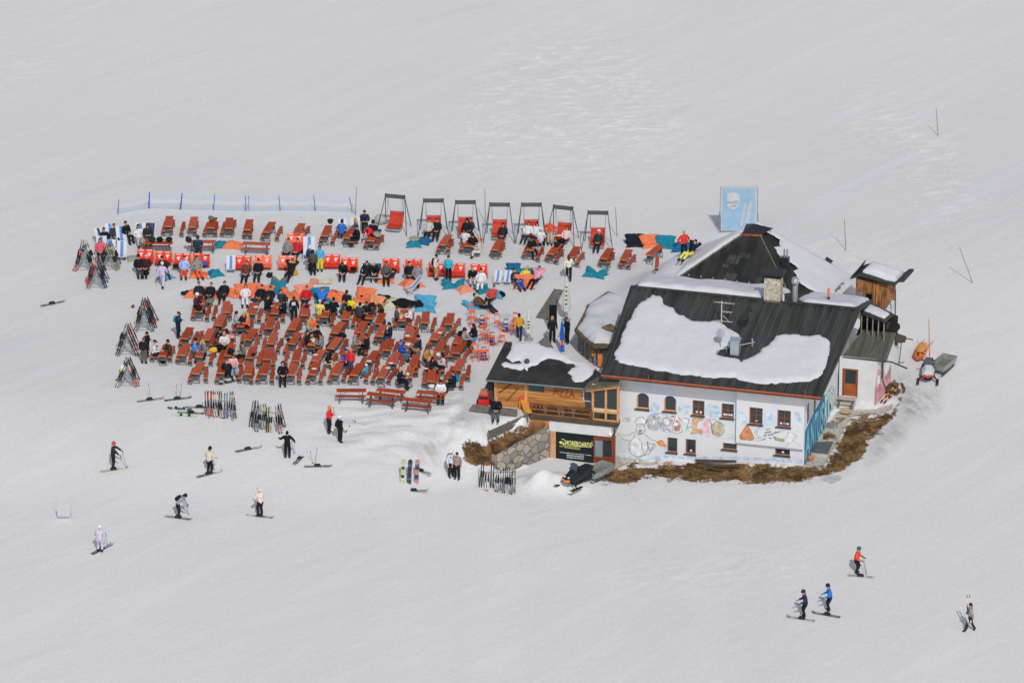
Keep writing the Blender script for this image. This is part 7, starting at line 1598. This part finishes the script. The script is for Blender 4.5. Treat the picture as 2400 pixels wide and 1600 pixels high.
# orange play figure, boardwalk, bank fence, stone wall
p = GT('I',630,765); od = thing('slide', 'yellow and red plastic slide at the terrace corner', 'slide', p, R(20))
MB().sheet(lambda a, v: (-.22+.44*a, -.5+1.0*v, .12+.5*v**1.2+.06*(2*a-1)**2), 6, 10, 0, .03).build('chute', paint('#c08038'), od); MB().slab([(-.24,.42,.5), (.26,.42,.5), (.40,.5,.78), (.10,.5,.95), (-.22,.5,.75)], (0,.06,0)).build('top_panel', paint('#b5502c'), od)
for s in (-1, 1): MB().beam((s*.24,.45,-.3), (s*.24,.45,.58), .07,.07).build('leg', paint('#c98a3a'), od)
bwk = thing('boardwalk', 'wooden board platform along the left end of the annex', 'platform', GT('I',330,740)); bo = bwk.location.copy()
for k in range(5):
    a = GT('I',115-8*k,695+11*k,.22-.02*k)-bo; b = GT('I',545,742+13*k,.22-.02*k)-bo; b.z = a.z; MB().beam(a, b, .16, .05).build('board', GREYW, bwk)
a = GT('I',110,752)-bo; b = GT('I',545,800)-bo; MB().beam(a+Vector((0,0,.0)), b+Vector((0,0,.0)), .06, .3).build('front_beam', mat('pale_beam', '#8d7a6c', .85, .2, 3), bwk)
FZ0 = GT('I',268,1040); FZ1 = GT('I',652,868)
bf = thing('bank_fence', 'short grey wooden railing climbing the brown bank', 'fence', FZ0); dv = FZ1-FZ0
for v in (0,.5,.98): MB().beam(dv*v+Vector((0,0,-.3)), dv*v+Vector((0,0,.68)), .09, .09).build('post', GREYW, bf)
for z in (.22,.52): MB().beam(Vector((0,-.05,z)), dv+Vector((0,-.05,z)), .05, .22).build('rail', mat('rail_old', '#5f574f', .9, .25, 3, stretch=(4,4,1)), bf)
S0 = GT('I',340,1335); S1 = HW('I',880,1270,-.78); S1 = HM @ S1; S1.z = ground_z(S1.x, S1.y)-.1
sn = (S1-S0); nrm_ = Vector((sn.y, -sn.x, 0)).normalized()
def spt(x, y):
    d = ray(*T('I',x,y)); return CAM+d*((S0-CAM).dot(nrm_)/d.dot(nrm_))
tl = [(348,1195),(400,1165),(480,1125),(560,1075),(640,1035),(730,990),(800,945),(862,905)]
stw = thing('stone_wall', 'rough grey stone retaining wall left of the shop front', 'wall', (0,0,0))
STN = bpy.data.materials.new('rubble_stone'); STN.use_nodes = True; n_ = STN.node_tree; b_ = n_.nodes['Principled BSDF']; b_.inputs['Roughness'].default_value = .95
tcn = n_.nodes.new('ShaderNodeTexCoord'); vo = n_.nodes.new('ShaderNodeTexVoronoi'); vo.inputs['Scale'].default_value = 1.8; vd = n_.nodes.new('ShaderNodeTexVoronoi'); vd.feature = 'DISTANCE_TO_EDGE'; vd.inputs['Scale'].default_value = 1.8
mpn = n_.nodes.new('ShaderNodeMapping'); mpn.inputs['Scale'].default_value = (1, 1, 1.3); n_.links.new(tcn.outputs['Object'], mpn.inputs[0]); n_.links.new(mpn.outputs[0], vo.inputs['Vector']); n_.links.new(mpn.outputs[0], vd.inputs['Vector'])
sep = n_.nodes.new('ShaderNodeSeparateColor'); n_.links.new(vo.outputs['Color'], sep.inputs[0]); r1 = n_.nodes.new('ShaderNodeValToRGB'); r1.color_ramp.elements[0].color = (*pc('#777775'),1); r1.color_ramp.elements[1].color = (*pc('#a39889'),1); n_.links.new(sep.outputs[0], r1.inputs[0])
r2 = n_.nodes.new('ShaderNodeValToRGB'); r2.color_ramp.elements[0].position = .01; r2.color_ramp.elements[1].position = .06; r2.color_ramp.elements[0].color = (*pc('#6f6c66'),1); r2.color_ramp.elements[1].color = (1,1,1,1); n_.links.new(vd.outputs['Distance'], r2.inputs[0])
mxn = n_.nodes.new('ShaderNodeMix'); mxn.data_type = 'RGBA'; mxn.blend_type = 'MULTIPLY'; mxn.inputs[0].default_value = .8; n_.links.new(r1.outputs[0], mxn.inputs[6]); n_.links.new(r2.outputs[0], mxn.inputs[7]); n_.links.new(mxn.outputs[2], b_.inputs['Base Color'])
bpn = n_.nodes.new('ShaderNodeBump'); bpn.inputs['Strength'].default_value = .7; bpn.inputs['Distance'].default_value = .08; n_.links.new(r2.outputs[0], bpn.inputs['Height']); n_.links.new(bpn.outputs[0], b_.inputs['Normal'])
top3 = [spt(x,y) for x,y in tl]
mb = MB(); mb.slab([S0-Vector((0,0,.4)), S1-Vector((0,0,.6))]+list(reversed(top3)), nrm_*(-.45)); mb.build('masonry', STN, stw)
# earth bank behind the stone wall, up to the railing and the terrace
tv = []; tf = []; rows_ = 10
back = [FZ0.lerp(FZ1, min(1.0, k/5.0))+Vector((max(0,k-5)*.75, max(0,k-5)*-.05, 0)) for k in range(8)]
for k in range(8):
    a = top3[k]-nrm_*.2+Vector((0,0,.02)); b = back[k]+Vector((0,.25,-.02))
    b2 = b+Vector((0,1.2,-.3))
    for r_ in range(rows_+1):
        v = r_/rows_; p = a.lerp(b, v/.8) if v <= .8 else b.lerp(b2, (v-.8)/.2)
        tv.append((p.x, p.y, p.z+.10*noise.noise(Vector((p.x*1.6, p.y*1.6, 4)))))
for k in range(7):
    for r_ in range(rows_): i = k*(rows_+1)+r_; tf.append((i, i+rows_+1, i+rows_+2, i+1))
me2 = bpy.data.meshes.new('earth_bank'); me2.from_pydata(tv, [], tf); me2.polygons.foreach_set('use_smooth', [True]*len(tf)); me2.materials.append(mat('bank_turf', '#83623c', .95, 0, 1.1, .9, 5, hex2='#33261b')); eb = link('earth_bank', me2); tag(eb, 'brown earth bank above the stone wall', None, None, 'structure')
bm = bmesh.new(); bm.from_mesh(me2); bmesh.ops.recalc_face_normals(bm, faces=bm.faces)
if sum(f.normal.z for f in bm.faces) < 0: bmesh.ops.reverse_faces(bm, faces=bm.faces)
bm.to_mesh(me2); bm.free()
# ------------------------------------------------------------------ stones, planks, hatches round the hut
def rock(t, x, y, r, hexs, label, grp='stones along the hut front', seed=0):
    p = GT(t, x, y); mb = MB(); mb.ell((0,0,r[2]*.35), r, 10, 7)
    for v in mb.v: v += v.normalized()*.35*r[0]*noise.noise(v*2.2/r[0]+Vector((seed,seed*2,0)))
    o = mb.build('stone', mat('stone_'+hexs[1:], hexs, .95, .25, 4, .5, 9)); o.location = p; o.rotation_euler = (0,0,seed); tag(o, label, 'stone', grp)
for k, q in enumerate((('K',1093,1045,(.17,.12,.12),'#bdb3ab','pale stone on the plank pile'), ('K',1605,1080,(.24,.2,.15),'#bdb1a6','pale stone below the left square window'), ('K',1900,1090,(.2,.17,.13),'#c3bcb4','left stone of two below the low right window'), ('K',1972,1100,(.24,.19,.14),'#c0b6ac','right stone of two below the low right window'), ('K',345,1038,(.22,.15,.12),'#b8aca6','rosy stone under the painted chef'), ('K',590,1048,(.24,.15,.12),'#b5b0a8','flat stone right of the painted chef'), ('K',712,1062,(.14,.1,.1),'#b08c66','tan stone below the left small window'), ('K',700,1252,(.2,.14,.1),'#8f8a7c','grey stone at the snow edge'), ('R',1130,300,(.25,.2,.3),'#6d665c','dark boulder behind the pink graffiti'), ('R',190,1150,(.24,.2,.2),'#9a6c44','brown stone at the hut corner'), ('R',840,715,(.2,.14,.05),'#7f7058','flat stone in the turf right of the path'))): rock(*q, seed=k+1)
pp = thing('plank_pile', 'pile of old dark planks below the hut windows', 'planks', GT('K',1250,1050)); po_ = pp.location.copy()
for a, b, w_ in (((985,1020),(1500,1022),.2), ((1000,1040),(1440,1035),.16), ((900,1060),(1300,1140),.08), ((1060,1080),(1470,1090),.14), ((990,1008),(1480,1006),.12)): MB().beam(GT('K',*a,.12)-po_, GT('K',*b,.12)-po_, w_, .07).build('plank', DARKW, pp)
for pts, lab, hx in (([(355,785),(385,728),(492,732),(455,797)],'small grey metal hatch beside the blue wall','#74777c'), ([(200,1070),(240,955),(455,950),(390,1090)],'large dark grey cellar hatch beside the blue wall','#55585a')):
    q = [GT('R',x,y,.18) for x,y in pts]; z = max(v.z for v in q); o = MB(); o.slab([(v.x,v.y,v.z) for v in q], (0,0,-.05)); o.slab([(v.x,v.y,v.z-.051) for v in q], (0,0,-.25), 1); ob = o.build('hatch', [mat('hatch_'+hx[1:], hx, .6, .12, 3), mat('hatch_frame', '#a9a59b', .9, .1, 4)]); tag(ob, lab, 'hatch')
q = [GT('R',x,y,.12) for x,y in ((325,1375),(350,1335),(520,1340),(555,1360),(530,1390),(435,1425))]; o = MB().slab(q, (0,0,-.12)).build('concrete_slab', mat('slab_grey', '#a3a6a6', .9, .15, 3, .3, 9)); tag(o, 'broken concrete slab at the snow edge', 'slab')
wpz = thing('timber_barrier', 'yellow and black striped barrier leaning beside the pink graffiti', 'barrier', GT('R',1080,420)); w0_ = wpz.location.copy()
for k in range(2):
    a = GT('R',1000+40*k,500+8*k,.15)-w0_; b = GT('R',1140+40*k,345+8*k,.25)-w0_
    for s in range(6): MB().beam(a.lerp(b,s/6), a.lerp(b,(s+1)/6), .1, .04).build('stripe', paint('#c4913a') if s % 2 else paint('#2a2a28'), wpz)
wd = thing('wood_heap', 'dark brown heap of timber and bark beside the pink graffiti', 'wood heap', GT('R',1170,380)); wo = wd.location.copy(); rg = random.Random(9)
for k in range(14):
    c = Vector((rg.uniform(-.55,.6), rg.uniform(-.9,.9), rg.uniform(.05,.45))); a_ = rg.uniform(-.5,.5); L = rg.uniform(.4,.9)
    MB().beam(c-Vector((sin(a_),cos(a_),.1))*L*.5, c+Vector((sin(a_),cos(a_),.1))*L*.5, .16, .12).build('log', mat('bark', '#54402e', .95, .35, 3, .5, 8), wd)
# ------------------------------------------------------------------ bags, jackets, helmets and plates lying about
def blob(nm, t, x, y, h, r, hexs, label, cat, rz=0, seed=0, amp=.4, grp=None):
    p = GT(t, x, y, h); mb = MB(); mb.ell((0,0,r[2]*.8), r, 12, 9)
    for v in mb.v:
        d = noise.noise(Vector((v.x/r[0]*1.3+seed, v.y/r[1]*1.3, v.z/r[2]*1.1)))
        v.x *= 1+amp*d; v.y *= 1+amp*d; v.z = max(.0, v.z*(1+amp*d))
    o = mb.build(nm, cloth(hexs), None, True); o.location = p; o.rotation_euler = (0,0,R(rz)); tag(o, label, cat, grp); return o
def rucksack(t, x, y, h, hexs, label, rz=0):
    p = GT(t, x, y, h); o = thing('rucksack', label, 'rucksack', p, R(rz), 'rucksacks lying about')
    pk = MB().ell((0,0,.15), (.21,.16,.17), 14, 10)
    for v in pk.v:
        k_ = 1+.55*noise.noise(Vector((v.x*5+x, v.y*5+y, v.z*5))); v.x *= k_; v.y *= k_; v.z = max(0, v.z*(1+.5*noise.noise(Vector((v.x*6+y, v.y*6, 1)))))
    pk.build('pack', cloth(hexs), o, True); MB().box((0,-.14,.10), (.22,.10,.15), taper=.75).build('pocket', cloth(hexs), o, True)
    for s in (-1, 1): MB().path([(s*.1,.08,.28), (s*.15,.2,.16), (s*.1,.18,.03)], .018).build('strap', cloth('#24272b'), o)
    return o
for q in (('A',1145,845,.76,'#23303c','navy rucksack, left on the sideways table'), ('A',1245,845,.76,'#15181c','black rucksack, middle of the sideways table'), ('A',1372,845,.76,'#1b1e22','black rucksack behind the yellow bag'), ('A',1060,1300,0,'#14171b','black rucksack before the leftmost lounger'), ('A',1640,850,.76,'#22262b','black rucksack left of the navy-clad person'), ('B',1475,600,.76,'#23291f','dark rucksack standing at the far table end'), ('B',650,1330,0,'#1d2024','small black rucksack alone on the snow'),
  ('B',990,1300,0,'#b5863c','tan rucksack beside the raised-arms sitter'), ('B',1100,1000,0,'#1b1d20','little black bag below the coral lounger'), ('F',265,505,.76,'#16191d','black rucksack on the leftmost top table'), ('U',1480,770,.76,'#15181b','black rucksack on the table by the yellow jacket'), ('U',1300,860,.46,'#2a3a38','small dark flask bag on a bench end'), ('F',700,1090,.76,'#16181c','black rucksack with white badge on a fourth-row table'), ('H',905,320,0,'#121519','black rucksack right of the striped sunbather'), ('E',1760,1165,0,'#1b1f22','black rucksack before the far left table'), ('D',410,770,.76,'#2b1f1e','black and red rucksack heap on the table'), ('A',1012,870,.46,'#8b8a83','grey rucksack on the bench left end'), ('A',1760,1120,.3,'#7d7a70','grey rucksack standing on the lounger')): rucksack(*q)
for k, q in enumerate((('jacket','F',420,395,.46,(.3,.42,.14),'#64705e','green jacket lying over a bench end','jacket'), ('jacket','A',1945,545,.76,(.22,.3,.10),'#5f6a62','grey-green jacket on a back-row table','jacket'), ('jacket','F',455,1075,.46,(.3,.18,.16),'#d9a23a','yellow jacket draped over a bench end','jacket'), ('jacket','V',400,190,.1,(.6,.35,.25),'#191c20','heap of black clothes left of the khaki bag','clothes'), ('jacket','V',950,310,.1,(.75,.3,.28),'#15181b','heap of black clothes right of the khaki bag','clothes'), ('jacket','V',1300,290,.2,(.32,.3,.2),'#1d1a1c','dark jacket lying on the light blue bag','jacket'), ('jacket','F',110,290,.05,(.4,.25,.16),'#20252a','dark clothes left of the orange row','clothes'), ('jacket','F',560,290,.3,(.3,.45,.14),'#23282b','dark jacket between orange bags','jacket'), ('jacket','F',640,225,.4,(.2,.12,.14),'#dc9430','yellow-orange bundle on the third orange bag','bundle'),
  ('blanket','C',640,830,.35,(.35,.3,.12),'#8a857b','grey blanket on the teal bag','blanket'), ('jacket','C',300,1330,.3,(.42,.25,.18),'#1f2440','navy clothes in the orange bowl bag','clothes'), ('jacket','C',185,1340,.3,(.17,.17,.12),'#a9a9b2','pale scarf in the orange bowl bag','scarf'), ('jacket','D',470,725,.76,(.3,.25,.14),'#17191c','black jacket heap under the red-shirted stander','jacket'), ('blanket','D',435,650,.62,(.24,.18,.03),'#c9b79a','tan cushion on a swing seat','cushion'), ('jacket','B',2110,770,.76,(.25,.4,.15),'#8d877b','khaki jacket heap on the cluttered table','jacket'), ('jacket','B',2130,720,.76,(.2,.15,.12),'#2b3a63','blue clothes on the cluttered table','clothes'), ('jacket','B',2170,590,.1,(.45,.4,.3),'#a8a69f','grey covered bundle left of the first swing','bundle'), ('jacket','B',1790,1240,.36,(.22,.15,.12),'#15171a','black bag on a red lounger','bag'), ('jacket','A',1850,1170,.3,(.2,.15,.14),'#2d52a8','bright blue bundle on a red lounger','bundle'), ('jacket','A',1480,1195,.3,(.28,.18,.1),'#1b1d21','black jacket on the third lounger','jacket'), ('jacket','A',1345,1170,.3,(.18,.14,.12),'#1e231f','dark bundle on the second lounger','bundle'), ('jacket','C',345,1265,.3,(.3,.18,.13),'#2a1e20','dark bundle right of the patterned sitter','bundle'), ('jacket','C',925,1230,.3,(.25,.2,.15),'#dd7a44','orange bundle on the lounger behind the standing pair','bundle'), ('jacket','C',650,1240,.25,(.08,.3,.12),'#e0662e','orange strap-like jacket between two sitters','jacket'), ('jacket','B',115,1165,.35,(.18,.16,.2),'#3a2d33','dark jacket on the deckchair between loungers','jacket'),
  ('helmet','F',1320,395,.76,(.17,.13,.12),'#9fb6cd','pale blue helmet on a top-row table','helmet'), ('helmet','A',1350,840,.76,(.2,.16,.12),'#d9a83a','yellow bag on the sideways table','bag'), ('jacket','U',415,655,.76,(.3,.2,.06),'#c93a2c','red cloth on a top-row table','cloth'), ('jacket','U',425,690,.76,(.16,.2,.08),'#20263a','navy cloth beside the red cloth','cloth'), ('jacket','X',350,610,.76,(.16,.32,.05),'#d0c2ae','pale food boxes on the busy table','food boxes'), ('jacket','V',850,540,.76,(.12,.5,.05),'#cda38c','plates of food on the sunny table','plates'), ('helmet','V',100,490,.76,(.16,.16,.12),'#22304a','dark blue helmet on the crowded table','helmet'), ('jacket','V',330,660,.46,(.42,.3,.14),'#c3bcb2','pale jacket over a bench below the olive person','jacket'), ('jacket','V',420,720,.46,(.16,.2,.14),'#24345e','navy cloth beside the pale jacket','cloth'), ('jacket','Y',590,290,.76,(.2,.28,.07),'#bdb9b5','white papers and cups on the blue jacket table','tableware'), ('jacket','Y',800,440,.46,(.36,.34,.14),'#8f7258','brown coat over a bench behind the navy jacket','coat'), ('helmet','Y',575,1040,.76,(.11,.11,.1),'#b9ddc8','mint green cap on a black bag','cap'), ('helmet','Y',1165,1335,.76,(.2,.16,.1),'#c9cacc','white helmet on the sideways table right','helmet'), ('helmet','Y',1340,570,.76,(.16,.13,.12),'#b6c7d3','pale helmet with dark goggles on a table','helmet'), ('jacket','W',660,230,.76,(.25,.2,.1),'#d08f90','pink bundle in the pale-clad group','bundle'), ('cap','U',1125,345,.35,(.13,.13,.09),'#2a2422','dark cap lying on an orange bag','cap'), ('cap','U',1790,435,.45,(.1,.1,.07),'#1d1c1c','dark vent patch cap on the dome bag','cap'), ('helmet','E',1345,410,.02,(.12,.1,.1),'#7a2c38','red helmet lying on the snow by the upper rack','helmet'), ('jacket','X',1080,540,.46,(.28,.4,.12),'#16191d','black coat hanging over a middle-row bench','coat'), ('jacket','X',760,780,.46,(.2,.3,.1),'#2b2f33','dark coat on a bench behind the bending person','coat'), ('jacket','H',345,850,.76,(.2,.16,.18),'#15181c','black bag on the table of the person in jeans','bag'), ('jacket','Y',680,930,.46,(.22,.28,.15),'#1a1d21','black jacket on a bench in the fourth row','jacket'), ('jacket','T',1230,540,.76,(.25,.2,.1),'#23303c','dark gloves and hat on a top-row table','gloves'), ('jacket','V',120,360,.3,(.3,.3,.2),'#1a1c1e','dark bag between the crowded table and orange bag','bag'), ('jacket','F',1500,930,.46,(.2,.3,.1),'#2a2320','dark brown jacket on a middle-row bench','jacket'), ('jacket','F',1010,1120,.76,(.14,.1,.1),'#1d2024','dark cap on a fourth-row table','cap'), ('jacket','U',880,750,.76,(.3,.22,.16),'#1b1d21','dark bundle on the number shirt table','bundle'), ('jacket','W',1650,60,.46,(.16,.2,.1),'#30343a','dark scarf on a third-row bench','scarf'), ('jacket','H',450,1030,.46,(.01,.01,.01),'#1c1c1c','','')) [:-1]): blob(q[0], q[1], q[2], q[3], q[4], q[5], q[6], q[7], q[8], seed=k*1.7)
for k, (t, x, y, lab) in enumerate((('G',112,1110,'white paper on a fourth-row table'),('G',95,1300,'white plate on a front-row table'),('G',840,1195,'white paper on the table behind the teal child'),('G',1140,1225,'white plate on a right-hand table'),('G',1100,1290,'white paper left on a front-row table'),('G',1365,850,'white menu on a second-row table'),('G',1805,810,'white menu on a right second-row table'),('F',1725,435,'white paper on the table behind the red cloth'),('F',1045,460,'white paper on a top-row table end'),('Y',1040,870,'white plates at the pink jacket table'),('A',1890,1010,'small white label on a red lounger'))):
    p = GT(t, x, y, .765); o = MB().lathe((0,0,0), [(.14,0),(.15,.008),(.12,.012)], 14).build('plate', mat('plate_white', '#cfd0d2', .5, .04, 4)); o.location = p; o.scale = (1.1,.9,1); tag(o, lab, 'plate', 'plates and papers on tables')
p0 = GT('B',1195,1425,.03); p1 = GT('B',1495,1430,.03); d = p1-p0
tw = MB(); tw.sheet(lambda a, v: (Vector((0,0,.05))+d*a+Vector((0,.75*v,.05*sin(9*a)*v))), 12, 5, lambda a, v: 0 if a < .42 else (2 if a > .8 else 1), .03); o = tw.build('towel', [cloth('#d08a6c'), cloth('#c9c4b4'), cloth('#b3b891')]); o.location = p0; tag(o, 'orange, cream and green towel laid flat on the snow', 'towel')
for o in list(bpy.data.objects):
    if o.parent is None and 'label' in o.keys() and len(o['label'].split()) > 16: print('LONG', o.name, o['label'])
